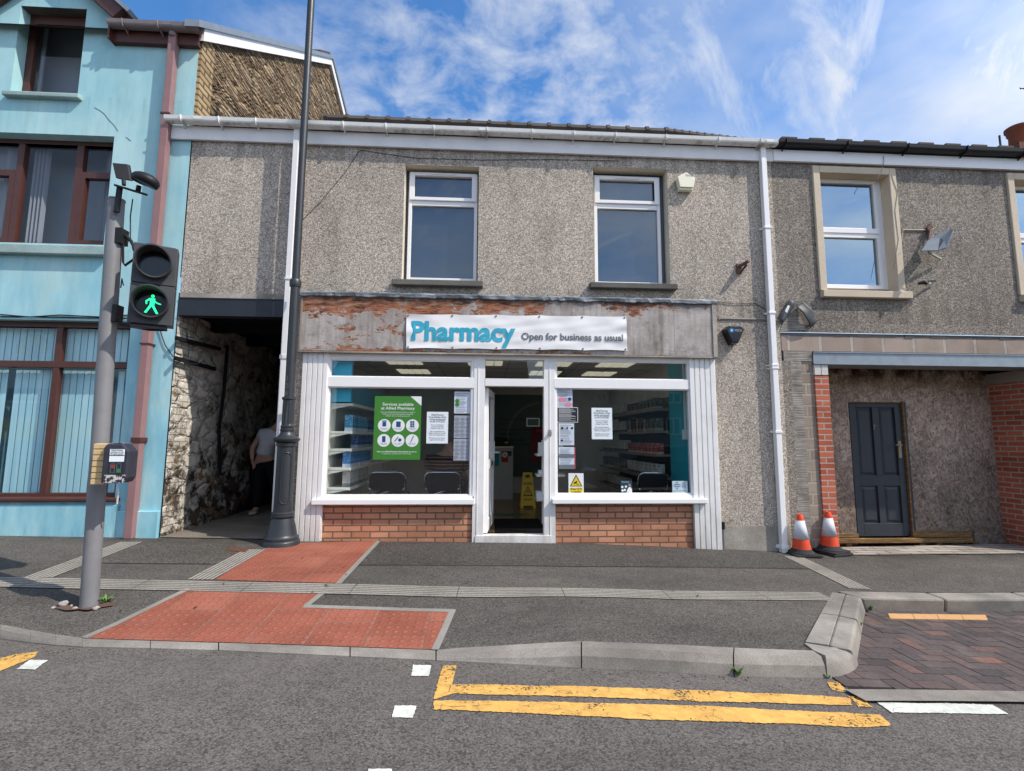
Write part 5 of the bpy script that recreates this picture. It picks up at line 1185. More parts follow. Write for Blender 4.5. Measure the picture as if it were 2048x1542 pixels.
# eaves between gable and party wall
ex0 = gxr + .0
b = B(); fz0_, fz1_ = F(300, 87, -.06).z, F(300, 58, -.16).z + .05; b.box(ex0, BX1 + .03, -.07, -.045, fz0_, fz1_ + .06); b.box(ex0, BX1 + .03, -.045, .0, fz0_ - .002, fz0_ + .02); b.box(ex0 - .02, ex0 + .005, -.14, .0, fz0_ - .01, fz1_ + .04)
obj("eaves_board", b, M['brown'], bb)
gutter(bb, ex0, BX1 + .07, -.135, fz1_ + .03, .06, plain("faded_brown_gutter", (.26, .21, .215, 1), .5, .4, .4, 6), [F(340, 55, -.13).x, F(395, 58, -.13).x], [F(252, 50, -.13).x, F(322, 53, -.13).x])
# front gable bargeboards
b = B(); th = .17
for sgn in (1, -1):
    e = Vector((gxr + .02 if sgn > 0 else gxl - .02, 0, gz - .0)); a = Vector((gxa, 0, gza)); dd = (a - e).normalized(); nn = Vector((-dd.z, 0, dd.x)) * sgn; nn = nn if nn.z > 0 else -nn
    q = [e, a, a + nn * th, e + nn * th]; b.hexa([p + Vector((0, -.02, 0)) for p in q], [p + Vector((0, -.13, 0)) for p in q])
    q = [e + nn * (th + .002) - dd * .12, a + nn * (th + .002), a + nn * (th + .05), e + nn * (th + .05) - dd * .12]; b.hexa([p + Vector((0, 3, 0)) for p in q], [p + Vector((0, -.17, 0)) for p in q], 1)
obj("bargeboard", b, [M['brown'], M['steel']], bb)
# windows
def bwindow(o_, y, w_, mulls, bars, panes, sill, mat=M['brown']):
    x0, x1, z0, z1 = o_; b = frame_b(x0, x1, z0, z1, y, y + .07, w_, [], mulls)
    for xa, xc, za, zc in bars: b.box(xa, xc, y - .004, y + .07, za, zc)
    o = obj("window", b, mat, bb, bevel=.004)
    for k, (xa, xc, za, zc) in enumerate(panes): pane(o, xa, xc, za, zc, y + .035 + .001 * k, M['glassb'])
    if sill:
        b = B(); b.box(*sill); obj("sill", b, sill_m, o, bevel=.012)
    return o
sill_m = concrete("pale_blue_sill", (.30, .42, .42, 1), (.40, .52, .50, 1), 8, .85, 90, .3, .4)
y1_ = .14; gx0, gx1, gzz0, gzz1 = F(70, 110, y1_).x, o1[1] - .02, F(110, 177, y1_).z, F(110, 50, y1_).z
s1 = bwindow(o1, y1_, .09, [], [(o1[0] + .09, gx1, gzz1, o1[3]), (gx1 - .03, o1[1], o1[2], o1[3])], [(o1[0] + .05, o1[1], o1[2], o1[3])], (F(4, 186, -.06).x, F(158, 190, -.06).x, -.07, .16, F(80, 192, -.07).z, F(80, 183, -.07).z))
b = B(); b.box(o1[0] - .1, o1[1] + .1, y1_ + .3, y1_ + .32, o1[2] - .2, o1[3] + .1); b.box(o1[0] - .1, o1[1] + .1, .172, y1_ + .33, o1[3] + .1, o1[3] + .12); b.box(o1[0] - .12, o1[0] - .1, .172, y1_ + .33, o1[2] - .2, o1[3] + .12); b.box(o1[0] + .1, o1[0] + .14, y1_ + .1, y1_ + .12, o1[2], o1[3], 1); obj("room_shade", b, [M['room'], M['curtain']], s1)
y2_ = .14; fx = lambda u, v: F(u, v, y2_).x; fz = lambda v: F(100, v, y2_).z
mL0, mL1 = fx(27, 380), fx(40, 380); mR0, mR1 = fx(146, 380), fx(160, 380); tz1_, tz0_ = fz(342), fz(354); fr0, fr1 = fz(479), fz(289)
s2 = bwindow(o2, y2_, .06, [(mL0, mL1), (mR0, mR1)], [(o2[0] + .06, mL0, tz0_, tz1_), (mR1, o2[1] - .06, tz0_, tz1_), (mL0 - .07, mL0 - .002, o2[2] + .06, tz0_), (o2[0] + .06, mL0 - .07, o2[2] + .06, o2[2] + .12), (mR1 + .002, mR1 + .05, o2[2] + .06, tz0_), (mR1 + .05, o2[1] - .06, o2[2] + .06, o2[2] + .11), (o2[0] + .06, o2[1] - .06, fr1, o2[3] - .06)], [(o2[0], o2[1], o2[2], o2[3])], (-8.4, F(209, 495, -.06).x + .02, -.08, .16, F(100, 508, -.07).z, F(100, 489, -.07).z))
b = B(); n = 40
for (xa, xc) in ((mL1 - .02, mL1 + .18), (mR1 + .18, o2[1]), (-7.2, mL0 - .15)):
    for i in range(n):
        t0, t1 = i / n, (i + 1) / n; q = lambda t: (lerp(xa, xc, t), y2_ + .16 + .03 * math.sin(t * 26)); a, c = q(t0), q(t1); b.poly([(a[0], a[1], o2[2]), (c[0], c[1], o2[2]), (c[0], c[1], o2[3]), (a[0], a[1], o2[3])])
obj("curtain", b, M['curtain'], s2, smooth='all')
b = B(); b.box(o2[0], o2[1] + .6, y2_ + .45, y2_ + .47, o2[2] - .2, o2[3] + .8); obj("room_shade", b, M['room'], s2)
y3_ = .10; fx = lambda u, v: F(u, v, y3_).x; fz = lambda v: F(100, v, y3_).z
m0_, m1_ = fx(96, 820), fx(109, 820); t1_, t0_ = fz(722), fz(735); top_ = fz(650)
s3 = bwindow(o3, y3_, .07, [(m0_, m1_), (m0_ - 1.22, m1_ - 1.22)], [(o3[0] + .07, o3[1] - .07, t0_, t1_), (o3[0] + .07, o3[1] - .07, top_, o3[3] - .07)], [(o3[0], o3[1], o3[2], o3[3])], (-8.7, F(236, 1000, -.03).x, -.06, .12, F(100, 1004, -.05).z, F(100, 996, -.05).z))
s3.children[-1].data.materials[0] = M['brown']
x = o3[0] + .1; b = B(); k = 0
while x < o3[1] - .25:
    if abs((x - m0_) % 1.22 - .62) > .06: b.poly([(x, y3_ + .124, o3[2] + .04), (x + .081, y3_ + .118, o3[2] + .04), (x + .081, y3_ + .118, t0_ - .02), (x, y3_ + .124, t0_ - .02)])
    b.poly([(x, y3_ + .124, t1_ - .0), (x + .08, y3_ + .118, t1_), (x + .08, y3_ + .118, o3[3]), (x, y3_ + .124, o3[3])]); x += .083; k += 1
obj("vertical_blind", b, M['blind'], s3)
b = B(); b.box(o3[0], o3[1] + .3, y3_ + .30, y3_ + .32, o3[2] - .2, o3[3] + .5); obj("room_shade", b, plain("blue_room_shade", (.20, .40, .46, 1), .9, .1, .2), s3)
b = B()
for px in ([(189, 215), (200, 221), (209, 228), (218, 240), (228, 250), (236, 262)], [(252, 274), (262, 282)]): b.tube([F(u, v, -.001) for u, v in px], .0032, 4)
obj('crack', b, plain('crack_shadow', (.08, .10, .10, 1), .9, .1), bb)
xq = F(302, 600, -.07).x
downpipe(bb, [(xq, -.07, fz1_ - .0), (xq, -.07, zb(-4.2))], .092, M['pink'], [(F(330, 232, -.07).z, .025), (F(297, 690, -.07).z, .02), (F(285, 885, -.07).z, .06)], M['brown'])
b = B(); b.lathe([(.045, 0), (.045, .05), (.07, .12), (.07, .15)], (xq, -.10, fz1_ - .09), 12); obj("gutter_outlet", b, plain("faded_brown_gutter", (.2,) * 4), bb, smooth=True)
b = B(); cable(b, [(0, 629), (60, 634), (120, 630), (200, 634), (262, 630)], -.012, .008); cable(b, [(0, 633), (100, 634), (262, 637)], -.012, .006); cable(b, [(318, 655), (330, 690), (345, 712), (375, 726), (395, 728), (410, 720)], -.015, .006); obj("cable", b, M['blackp'], bb)
# ================================================================= LAMP POST
lx, ly = F(578, 800, -.235).x, -.235; lz = zp(lx, ly)
lp = thing("lamp_post", "tall black cast iron lamp post with a flared foot beside the white pilaster", "lamp post", (lx, ly, lz))
Lz = lambda v: F(575, v, ly).z - lz
b = B(); b.lathe([(.205, -.05), (.205, .035), (.198, .05), (.19, .055), (.19, .085), (.172, .10), (.165, .12), (.150, .20), (.122, .30), (.112, Lz(1040)), (.108, Lz(1034))], (lx, ly, lz), 28); obj("foot", b, M['blackm'], lp, smooth=True)
b = B(); z0 = Lz(1034); b.lathe([(.11, z0), (.128, z0 + .008), (.130, z0 + .025), (.124, z0 + .03), (.126, z0 + .05), (.116, z0 + .06), (.104, z0 + .065), (.098, Lz(893)), (.112, Lz(892)), (.114, Lz(886)), (.108, Lz(885))], (lx, ly, lz), 28)
a0, a1 = z0 + .16, Lz(905)
shaft = obj("lower_shaft", b, M['blackm'], lp, smooth=True)
b = B(); pts = []
for k in range(25):
    a = math.pi * k / 24; pts.append((-.055 * math.cos(a), a1 - .06 + .06 * math.sin(a)))
for k in range(25):
    a = math.pi * k / 24; pts.append((.055 * math.cos(a), a0 + .06 - .06 * math.sin(a)))
pth = []
for px_, pz in pts + pts[:1]:
    rr_ = .1065 if pz < .7 else .104; ang = R(-62) + px_ / rr_; pth.append((lx + rr_ * math.cos(ang), ly + rr_ * math.sin(ang), lz + pz))
b.tube(pth, .0045, 5); obj("access_door", b, M['blackm'], shaft)
b = B(); z0 = Lz(885); b.lathe([(.108, z0), (.135, z0 + .012), (.148, z0 + .03), (.148, z0 + .045), (.130, z0 + .06), (.10, z0 + .075), (.082, z0 + .10), (.074, z0 + .13), (.080, z0 + .135), (.082, z0 + .155), (.072, z0 + .165), (.078, z0 + .18), (.078, z0 + .195), (.068, z0 + .205)], (lx, ly, lz), 28); obj("collar", b, M['blackm'], lp, smooth=True)
b = B(); zf0, zf1 = z0 + .20, Lz(800); b.lathe([(.070, zf0), (.070, zf0 + .02), (.068, (zf0 + zf1) / 2), (.066, zf1)], (lx, ly, lz), 24, flute=(zf0 + .01, zf1 - .01)); b.lathe([(.07, zf1), (.078, zf1 + .008), (.078, zf1 + .03), (.06, zf1 + .04)], (lx, ly, lz), 24); obj("fluted_section", b, M['blackm'], lp)
zc = Lz(570); b = B(); b.lathe([(.056, zf1 + .03), (.054, zc - .03), (.062, zc - .025), (.068, zc), (.068, zc + .05), (.058, zc + .07), (.046, zc + .075), (.043, 7.9), (.0, 7.92)], (lx, ly, lz), 20); up_ = obj("upper_pole", b, M['blackm'], lp, smooth=True)
b = B(); m = Matrix.Translation((lx - .012, ly - .0575, 0)) @ Matrix.Rotation(R(90), 4, 'X')
for tx, v in (("1", 757), ("0", 772), ("6", 786)): b.text(tx, 0, F(575, v, ly).z - .03, 0, .085, None, 'CENTER', -.02, 0, m)
obj("chalk_number", b, M['greyink'], up_)
# ================================================================= PEDESTRIAN SIGNAL
tb = G(178, 1212); tx, ty, tz_ = tb.x, tb.y, tb.z
ts = thing("pedestrian_signal", "grey pedestrian crossing signal pole with a black two lamp head lit green", "traffic signal", (tx, ty, tz_))
ptop = F(233, 402, ty); lean = (ptop.x - tx) / (ptop.z - tz_)
tq = lambda z, dx=0, dy=0: Vector((tx + lean * (z - tz_) + dx, ty + dy, z))
b = B(); b.tube([tq(tz_ - .1), tq(tz_ + 1), tq(tz_ + 2), tq(ptop.z)], .0585, 28); b.tube([tq(ptop.z), tq(ptop.z + .012)], .062, 28); obj("pole", b, M['greym'], ts, smooth=True)
hx0, hx1 = F(306, 560, ty - .02).x - .148, F(306, 560, ty - .02).x + .148; hz0, hz1 = F(305, 648, ty - .05).z, F(310, 491, ty - .05).z; hc = (hx0 + hx1) / 2; hm = (hz0 + hz1) / 2; hy0, hy1 = ty - .06, ty + .08
b = B(); b.box(hx0, hx1, hy0, hy1, hz0, hm - .003); b.box(hx0, hx1, hy0, hy1, hm + .003, hz1); b.box(hx0 + .01, hx1 - .01, hy0 + .01, hy1 - .01, hm - .004, hm + .004)
b.box(hx0 + .02, hx1 - .04, hy0 + .03, hy1 - .03, hz0 - .03, hz0 - .002); b.box(hx0 + .12, hx1 - .02, hy0 + .05, hy1 - .05, hz1 + .001, hz1 + .02)
HM = Matrix.Translation((hc, ty, 0)) @ Matrix.Rotation(R(27), 4, 'Z') @ Matrix.Translation((-hc, -ty, 0)); b.xform(HM)
hd = obj("signal_head", b, plain("charcoal_plastic", (.05, .052, .058, 1), .5, .45, .3, 6), ts, bevel=.012)
for cz in ((hm + hz1) / 2, (hm + hz0) / 2):
    b = B(); n = 30; ro, ri = .122, .111; dep = .15; xx = hc
    for k in range(n):
        a0, a1 = 2 * math.pi * k / n, 2 * math.pi * (k + 1) / n
        dp = lambda a: hy0 - .035 - dep * (.5 + .5 * math.sin(a)) * .75 - .02
        for (r0, flip) in ((ro, 0), (ri, 1)):
            q = [(xx + r0 * math.cos(a0), hy0 + .005, cz + r0 * math.sin(a0)), (xx + r0 * math.cos(a1), hy0 + .005, cz + r0 * math.sin(a1)), (xx + r0 * math.cos(a1), dp(a1), cz + r0 * math.sin(a1)), (xx + r0 * math.cos(a0), dp(a0), cz + r0 * math.sin(a0))]; b.poly(q)
        b.poly([(xx + ro * math.cos(a0), dp(a0), cz + ro * math.sin(a0)), (xx + ro * math.cos(a1), dp(a1), cz + ro * math.sin(a1)), (xx + ri * math.cos(a1), dp(a1), cz + ri * math.sin(a1)), (xx + ri * math.cos(a0), dp(a0), cz + ri * math.sin(a0))])
    b.xform(HM); vz = obj("visor", b, plain("charcoal_plastic", (.1,) * 4), hd)
    b = B(); b.disc((hc, hy0 - .012, cz), .112, 30); b.xform(HM); ln = obj("lens", b, plain("dark_lens", (.004, .005, .006, 1), .15, .5, .1), vz)
    if cz < hm:
        b = B(); s = .155; yy = hy0 - .016; P_ = lambda pts: b.poly([(hc + .004 + x * s, yy, cz + z * s) for x, z in pts])
        n0 = 16; P_([(.02 + .075 * math.cos(2 * math.pi * k / n0), .40 + .085 * math.sin(2 * math.pi * k / n0)) for k in range(n0)])
        P_([(-.10, .29), (.13, .29), (.12, .02), (.10, -.08), (-.09, -.08), (-.08, .05)])
        P_([(-.10, .29), (-.06, .20), (-.20, .10), (-.19, -.05), (-.25, -.06), (-.28, .12)]); P_([(.13, .29), (.12, .17), (.24, .08), (.40, .03), (.39, -.02), (.22, .02), (.08, .13)])
        P_([(-.09, -.08), (.05, -.08), (-.06, -.26), (-.20, -.52), (-.30, -.50), (-.17, -.25)]); P_([(-.02, -.08), (.10, -.08), (.18, -.25), (.31, -.50), (.22, -.54), (.08, -.28)])
        b.xform(HM); obj("green_walking_figure", b, M['greenlamp'], ln)
b = B(); za = F(255, 478, ty).z
b.box(tq(za).x + .03, tq(za).x + .085, ty - .045, ty + .045, za - .05, za + .08); b.tube([tq(za - .04, .075), tq(za - .20, .085), tq(za - .23, .10), Vector((hc - .03, ty, hz1 + .025))], .009, 8)
obj("bracket", b, M['blackp'], ts); b = B(); zb_ = F(245, 640, ty).z; b.box(tq(zb_).x + .05, tq(zb_).x + .085, ty - .04, ty + .04, zb_ - .02, zb_ + .12); b.tube([tq(zb_, .08), tq(zb_ - .04, .10), Vector((hc - .02, ty + .02, hz0 - .035)), Vector((hx1 - .03, ty + .02, hz0 - .035))], .009, 8)
obj("bracket", b, M['blackp'], ts)
b = B(); b.tube([tq(za + .03, .09), tq(za - .02, .14), tq(za - .12, .19), Vector((hc - .05, ty, hz1 + .02))], .014, 8); b.tube([tq(za + .35, .13), tq(za + .2, .12), tq(za + .02, .13), tq(za - .1, .16)], .005, 6); b.tube([tq(hm, .10), tq(hm + .06, .085), tq(hm - .02, .08)], .005, 6); obj("cable", b, M['blackp'], ts)
# detectors on top
T_ = lambda u, v, dy=0: F(u, v, ty + dy)
b = B(); p0, p1 = T_(233, 425, -.07), T_(240, 372, -.07)
b.bar(p0 + Vector((0, 0, 0)), p1, .042, .02); b.bar(T_(236, 372, -.07), T_(288, 388, -.05), .10, .018, 0, (0, -.3, 1)); 
obj("detector_bracket", b, M['blackp'], ts, bevel=.004)
b = B(); q = [T_(224, 325, -.06), T_(256, 328, -.02), T_(262, 361, -.04), T_(231, 356, -.08)]; nn = Vector((.15, .022, .02)); b.hexa(q, [p + Vector((.004, .025, .004)) for p in q]); b.tube([T_(247, 358, -.05), T_(248, 371, -.05)], .016, 8); obj("detector_plate", b, M['blackp'], ts, bevel=.006)
b = B(); c = T_(291, 361, -.08); b.ell(c, .105, .09, .062, 18, 10); 
for v in b.v:
    if v.z < c.z - .03: v.z = c.z - .03 + (v.x - c.x) * -.25
    v.z += (v.x - c.x) * -.18
b.tube([T_(278, 372, -.06), T_(276, 382, -.06)], .018, 8); obj("detector_dome", b, M['blackp'], ts, smooth='all')
# push button box, its face turned towards the crossing
obj_plain = obj
def obj(name, b, *a, **k):
    b.xform(PM); return obj_plain(name, b, *a, **k)
bx0, bx1 = F(207, 930, ty - .18).x, F(254, 930, ty - .18).x; bz0, bz1 = F(230, 966, ty - .18).z, F(230, 887, ty - .18).z
PM = Matrix.Translation(((bx0 + bx1) / 2, ty - .13, 0)) @ Matrix.Rotation(R(10), 4, 'Z') @ Matrix.Translation((-(bx0 + bx1) / 2, -(ty - .13), 0))
b = B(); pf = [(bx0, bz0), (bx1 - .02, bz0), (bx1, bz0 + .04), (bx1, bz1 - .06), (bx1 - .05, bz1), (bx0 + .02, bz1), (bx0, bz1 - .03)]; b.prism(pf, ty - .20, ty - .06)
pb = obj("push_button_box", b, plain("worn_dark_blue_plastic", (.035, .037, .055, 1), .5, .4, .4, 20), ts, bevel=.012)
t = T("flaked_paint"); n_ = t.noise(t.P(), 42, 5, .7); M['flake'] = t.fin(t.ramp(n_, [(.46, (.03, .03, .05)), (.5, (.55, .52, .48)), (.8, (.7, .68, .64))], 'CONSTANT'), .7, .3)
b = B(); b.box(bx0 + .02, bx1 - .01, ty - .206, ty - .203, bz0 + .003, bz0 + .062); b.box(bx0 + .01, bx1 - .06, ty - .19, ty - .1, bz1 + .001, bz1 + .004); obj("flaked_paint", b, M['flake'], pb)
b = B(); fx_ = lambda a: lerp(bx0 + .045, bx1 - .025, a); fzz = lambda a: lerp(bz0 + .065, bz1 - .04, a); yy = ty - .204
b.box(fx_(0), fx_(1), yy, yy + .003, fzz(0), fzz(1)); obj("indicator_panel", b, M['ink'], pb)
b = B(); b.box(fx_(.02), fx_(.98), yy - .003, yy - .001, fzz(.75), fzz(.99)); b.box(fx_(.02), fx_(.98), yy - .003, yy - .001, fzz(.50), fzz(.72)); lab = obj("instruction_plate", b, M['paper'], pb)
b = B(); w_ = fx_(.92) - fx_(.08)
for k, (s_, r_) in enumerate((("PEDESTRIANS", .92), ("push button and wait", .84), ("for signal opposite", .77))): b.text(s_, fx_(.5), fzz(r_ - .01), yy - .005, .018, w_ * (.9, 1, .95)[k], 'CENTER', .01)
obj("lettering", b, M['ink'], lab)
b = B()
for a, lo in ((.14, .06), (.54, .06)):
    for (p, q) in (((a, lo), (a + .28, lo + .01)), ((a, lo + .17), (a + .28, lo + .18)), ((a, lo + .34), (a + .28, lo + .35))): b.box(fx_(p[0]), fx_(q[0]), yy - .0035, yy - .001, fzz(p[1]), fzz(q[1]))
    b.box(fx_(a), fx_(a + .02), yy - .003, yy - .001, fzz(lo), fzz(lo + .35)); b.box(fx_(a + .26), fx_(a + .28), yy - .003, yy - .001, fzz(lo), fzz(lo + .35))
b.text("WAIT", fx_(.28), fzz(.43), yy - .003, .012, None, 'CENTER'); b.text("CROSS", fx_(.68), fzz(.43), yy - .003, .012, None, 'CENTER'); obj("indicator_outline", b, M['greyink'], pb)
b = B(); b.box(fx_(.19), fx_(.37), yy - .003, yy - .001, fzz(.26), fzz(.38)); obj("red_indicator", b, plain("dim_red_lamp", (.35, .05, .02, 1), .5, .3), pb)
b = B(); b.box(fx_(.59), fx_(.77), yy - .003, yy - .001, fzz(.09), fzz(.21)); obj("green_indicator", b, plain("dim_green_lamp", (.01, .28, .05, 1), .5, .3), pb)
b = B(); x0, x1 = F(188, 930, ty - .15).x, bx0 + .001
for k in range(7): za, zc = lerp(bz0 - .012, bz1 + .004, k / 7), lerp(bz0 - .012, bz1 + .004, (k + .86) / 7); b.box(x0, x1, ty - .15, ty - .05, za, zc)
b.box(x0 + .012, x1, ty - .14, ty - .05, bz0 - .012, bz1); obj("tactile_strip", b, plain("faded_yellow_plastic", (.62, .45, .23, 1), .6, .3, .2, 15), pb, bevel=.004)
b = B(); q0 = F(236, 972, ty - .1); b.tube([q0, q0 + Vector((.012, 0, -.05)), q0 + Vector((-.003, .03, -.14))], .007, 6); obj("tactile_cone", b, M['upvc2'], pb)
obj = obj_plain
# stones, soil and weeds round the foot of the pole
b = B(); n = 30; b.poly([(tx - .03 + (.20 + .05 * noise.noise(Vector((k * .7, 1, 2)))) * math.cos(2 * math.pi * k / n), ty + .01 + (.11 + .03 * noise.noise(Vector((k * .5, 4, 2)))) * math.sin(2 * math.pi * k / n), zp(tx, ty) + .005) for k in range(n)]); obj("soil", b, M['soil'], kind='structure')
rn = random.Random(3); stone_lab = ["largest pale stone left of the signal pole foot", "small pale stone at the outer end of the soil patch", "flat pale stone right of the signal pole foot", "small stone touching the front of the signal pole", "small stone between the largest stone and the signal pole", "tiny stone behind the flat one by the signal pole"]
for k, (u, v, r_) in enumerate(((128, 1211, .028), (106, 1217, .012), (192, 1219, .020), (150, 1219, .016), (143, 1213, .011), (186, 1213, .013))):
    p = G(u, v); b = B(); b.ell((p.x, p.y, p.z + r_ * .5), r_ * 1.25, r_, r_ * .8, 10, 7, 0, .5, k); obj("pebble", b, M['pebble'], smooth='all', base=True, label=stone_lab[k], cat="stone", group="stones round the signal pole foot")
def weed(p, n, h, lab, lean_=.6, wdt=.012):
    b = B(); p = Vector(p); r = random.Random(int(p.x * 1000))
    for k in range(n):
        a = r.uniform(0, 6.28); l = h * r.uniform(.5, 1); d = Vector((math.cos(a), math.sin(a), 0)); s = Vector((-d.y, d.x, 0)) * wdt * r.uniform(.5, 1.2)
        q0 = Vector(p) + d * .008; q1 = q0 + d * l * lean_ * .5 + Vector((0, 0, l * .6)); q2 = q0 + d * l * lean_ + Vector((0, 0, l * r.uniform(.5, 1)))
        b.poly([q0 - s * .4, q0 + s * .4, q1 + s, q1 - s]); b.poly([q1 - s, q1 + s, q2])
    obj("weed", b, M['leaf'], label=lab, cat="weed", base=True, fix=False)
p = G(212, 1203); weed((p.x, p.y, p.z), 26, .06, "small green weed at the foot of the grey signal pole", 1.3, .006)
p = KB[-2].lerp(KF[-2], .8); weed((p.x + .01, p.y - .03, zr(p.x) + .01), 16, .07, "green weed growing from the open joint in the front kerb", .5, .012)
p = KB[-1].lerp(KF[-1], .9); weed((p.x, p.y - .01, zr(p.x)), 8, .04, "tiny weed in the joint beside the splayed kerb corner", .5, .008)
p = G(1740, 1222, zr); weed((p.x, p.y, p.z + .01), 16, .06, "green weed at the foot of the kerb in the bay corner", .8, .012)
p = G(1722, 1262, zr); weed((p.x - .01, p.y, p.z + .03), 12, .06, "weed sprouting beside the splayed kerb of the bay", .8, .010)
b = B(); q = [G(u, v, None, .008) for u, v in ((452, 1100), (462, 1094), (500, 1097), (490, 1104))]; b.hexa([p - Vector((0, 0, .03)) for p in q], q); obj("drain_cover", b, plain("rusty_iron_plate", (.13, .055, .035, 1), .8, .3, .5, 30), base=True, label="small rusty iron cover in the pavement before the alley", cat="drain cover")
p0 = F(2047, 177, 20); b = B(); b.ell(p0, .09, .05, .035, 10, 6); b.poly([p0 + Vector((-.03, 0, .02)), p0 + Vector((-.22, .05, .10)), p0 + Vector((-.10, .1, .0))]); b.poly([p0 + Vector((.03, 0, .02)), p0 + Vector((.24, .05, .12)), p0 + Vector((.12, .1, .0))]); obj("bird", b, M['blackp'], base=True, label="dark bird gliding in the sky above the chimney", cat="bird", fix=False)
# dry leaves and gum on the pavement
rn = random.Random(11); lb_ = B()
for k in range(70):
    u, v = rn.uniform(60, 1650), rn.uniform(1092, 1240); 
    if k < 28: u, v = rn.uniform(560, 900), rn.uniform(1086, 1175)
    p = G(u, v); s = rn.uniform(.006, .020); a = rn.uniform(0, 6.3); q = [Vector((p.x + s * math.cos(a + t_) * (1 if j % 2 else .5), p.y + s * math.sin(a + t_) * (1 if j % 2 else .5), p.z + .013 + rn.uniform(0, .004))) for j, t_ in enumerate((0, 1.2, 2.6, 3.9, 5.2))]; lb_.poly(q)
gb = B()
for k in range(170):
    i = rn.randrange(2, len(KF) - 1); t_ = rn.random(); q = KF[i].lerp(KF[i + 1], t_); a = q.x; d_ = abs(rn.gauss(0, .05)); x_, y_ = q.x, q.y - .012 - d_; s = rn.uniform(.0025, .008); gb.ell((x_, y_, zr(x_) + s * .5), s * 1.3, s, s * .7, 5, 3, 0, .4, k)
obj("gravel", gb, plain('grey_brown_grit', (.15, .135, .115, 1), .9, .2, .4, 60), kind='stuff', label="fine grit and small stones gathered along the foot of the kerb", fix=False)
obj("fallen_leaves", lb_, plain("dry_dark_leaf", (.045, .03, .02, 1), .8, .2, .3, 40), kind='stuff', label="scattered dry leaves and specks on the pavement", fix=False)
# ================================================================= CONES
cb = G(1604, 1110); cz0 = cb.z
def make_cone(loc, lab):
    t_ = thing("traffic_cone", lab, "traffic cone", loc, "traffic cones by the boarded shop"); o = Vector(loc); H = .50
    b = B(); s = .165; b.prism([(o.x - s, o.z + .0), (o.x + s, o.z), (o.x + s, o.z + .025), (o.x - s, o.z + .025)], o.y - s, o.y + s); b.lathe([(.150, .025), (.148, .035), (.12, .055), (.112, .075), (.105, .08)], o, 24); obj("base", b, M['rubber'], t_, smooth=True, bevel=.006)
    R_ = lambda z: lerp(.108, .032, (z - .07) / (H - .07))
    b = B(); b.lathe([(R_(.07), .07), (R_(.20), .20), (R_(.2) - .004, .20)], o, 24); obj("lower_band", b, M['orange'], t_, smooth=True); b = B(); b.lathe([(R_(.42), .42), (R_(.42) + .003, .425), (R_(H - .01), H - .012), (R_(H) - .006, H), (R_(H) - .014, H - .01)], o, 24); obj("upper_band", b, M['orange'], t_, smooth=True)
    b = B(); b.lathe([(R_(.20) + .003, .198), (R_(.42) + .003, .422)], o, 24); obj("reflective_sleeve", b, M['sleeve'], t_, smooth='all')
    return t_
c1_ = make_cone((cb.x, cb.y, cb.z + .004), "orange and white traffic cone beside the white downpipe")
c2_ = copy_tree(c1_); p = G(1660, 1107); c2_.location = (p.x, p.y, p.z + .03); c2_['label'] = "orange and white traffic cone in front of the red brick pier"; c2_.rotation_euler = (R(1.5), R(-1), R(25))
b = B(); s = .17; m = Matrix.Translation((p.x + .01, p.y - .01, p.z)) @ Matrix.Rotation(R(18), 4, 'Z'); b.box(-s, s, -s, s, .002, .03); b.lathe([(.14, .03), (.13, .036)], (0, 0, 0), 20); b.xform(m)
obj("cone_foot", b, M['rubber'], base=True, bevel=.006, label="spare black rubber cone foot under the cone by the brick pier", cat="cone foot")
# ================================================================= FITTINGS ON THE WALLS
def on_wall(name, lab, cat, p, group=None): return thing(name, lab, cat, tuple(p), group)
q = [F(u, v, -.09) for u, v in ((1372.5, 344), (1391, 356), (1387, 375), (1360, 374), (1355, 353))]
a1_ = on_wall("alarm_box", "cream five sided alarm box beside the upper window", "alarm box", F(1373, 362))
b = B(); b.hexa([Vector((p.x, -.005, p.z)) for p in reversed(q)], [Vector(p) for p in reversed(q)]); cx_ = sum(p.x for p in q) / 5
b.prism([(q[3].x - .0, q[3].z - .03), (q[2].x, q[2].z - .03), (q[2].x + .01, q[2].z - .002), (q[3].x - .01, q[3].z - .002)], -.075, -.005); obj("casing", b, plain("aged_cream_plastic", (.86, .83, .66, 1), .5, .4, .12, 20), a1_, bevel=.008)
b = B(); b.text("Initial", F(1377, 360).x, F(1377, 360).z, -.0915, .055, .15, 'CENTER', .01); obj("lettering", b, plain("faded_blue_print", (.25, .36, .42, 1), .6, .2), a1_)
a2_ = on_wall("alarm_box", "black tapered alarm box with a blue round badge beside the fascia", "alarm box", F(1469, 668))
q = [F(u, v, -.11) for u, v in ((1458, 650), (1484, 650), (1491, 658), (1478, 688), (1463, 688), (1449, 658))]
b = B(); b.hexa([Vector((p.x, -.005, p.z)) for p in reversed(q)], [Vector((lerp(p.x, F(1469, 668).x - .02, .12), p.y, lerp(p.z, F(1469, 668).z, .12))) for p in reversed(q)]); obj("casing", b, plain("gloss_black_plastic", (.006, .006, .007, 1), .15, .6, .1), a2_, bevel=.012)
b = B(); c = F(1463.5, 660.5, -.113); b.disc((c.x, -.1125, c.z), .03, 20); bd = obj("badge", b, plain("badge_blue", (.015, .20, .50, 1), .4, .4), a2_)
b = B(); b.poly([(c.x, -.1135, c.z + .018), (c.x - .012, -.1135, c.z - .004), (c.x, -.1135, c.z - .014), (c.x + .012, -.1135, c.z - .004)]); obj("drop_mark", b, M['white'], bd)
b = B(); b.text("VOCA", c.x + .036, c.z - .015, -.1135, .045, .10); obj("lettering", b, plain("silver_print", (.5, .52, .54, 1), .5, .3), a2_)
a3_ = on_wall("wall_bracket", "small rusty metal bracket left on the wall beside the downpipe", "bracket", F(1480, 537))
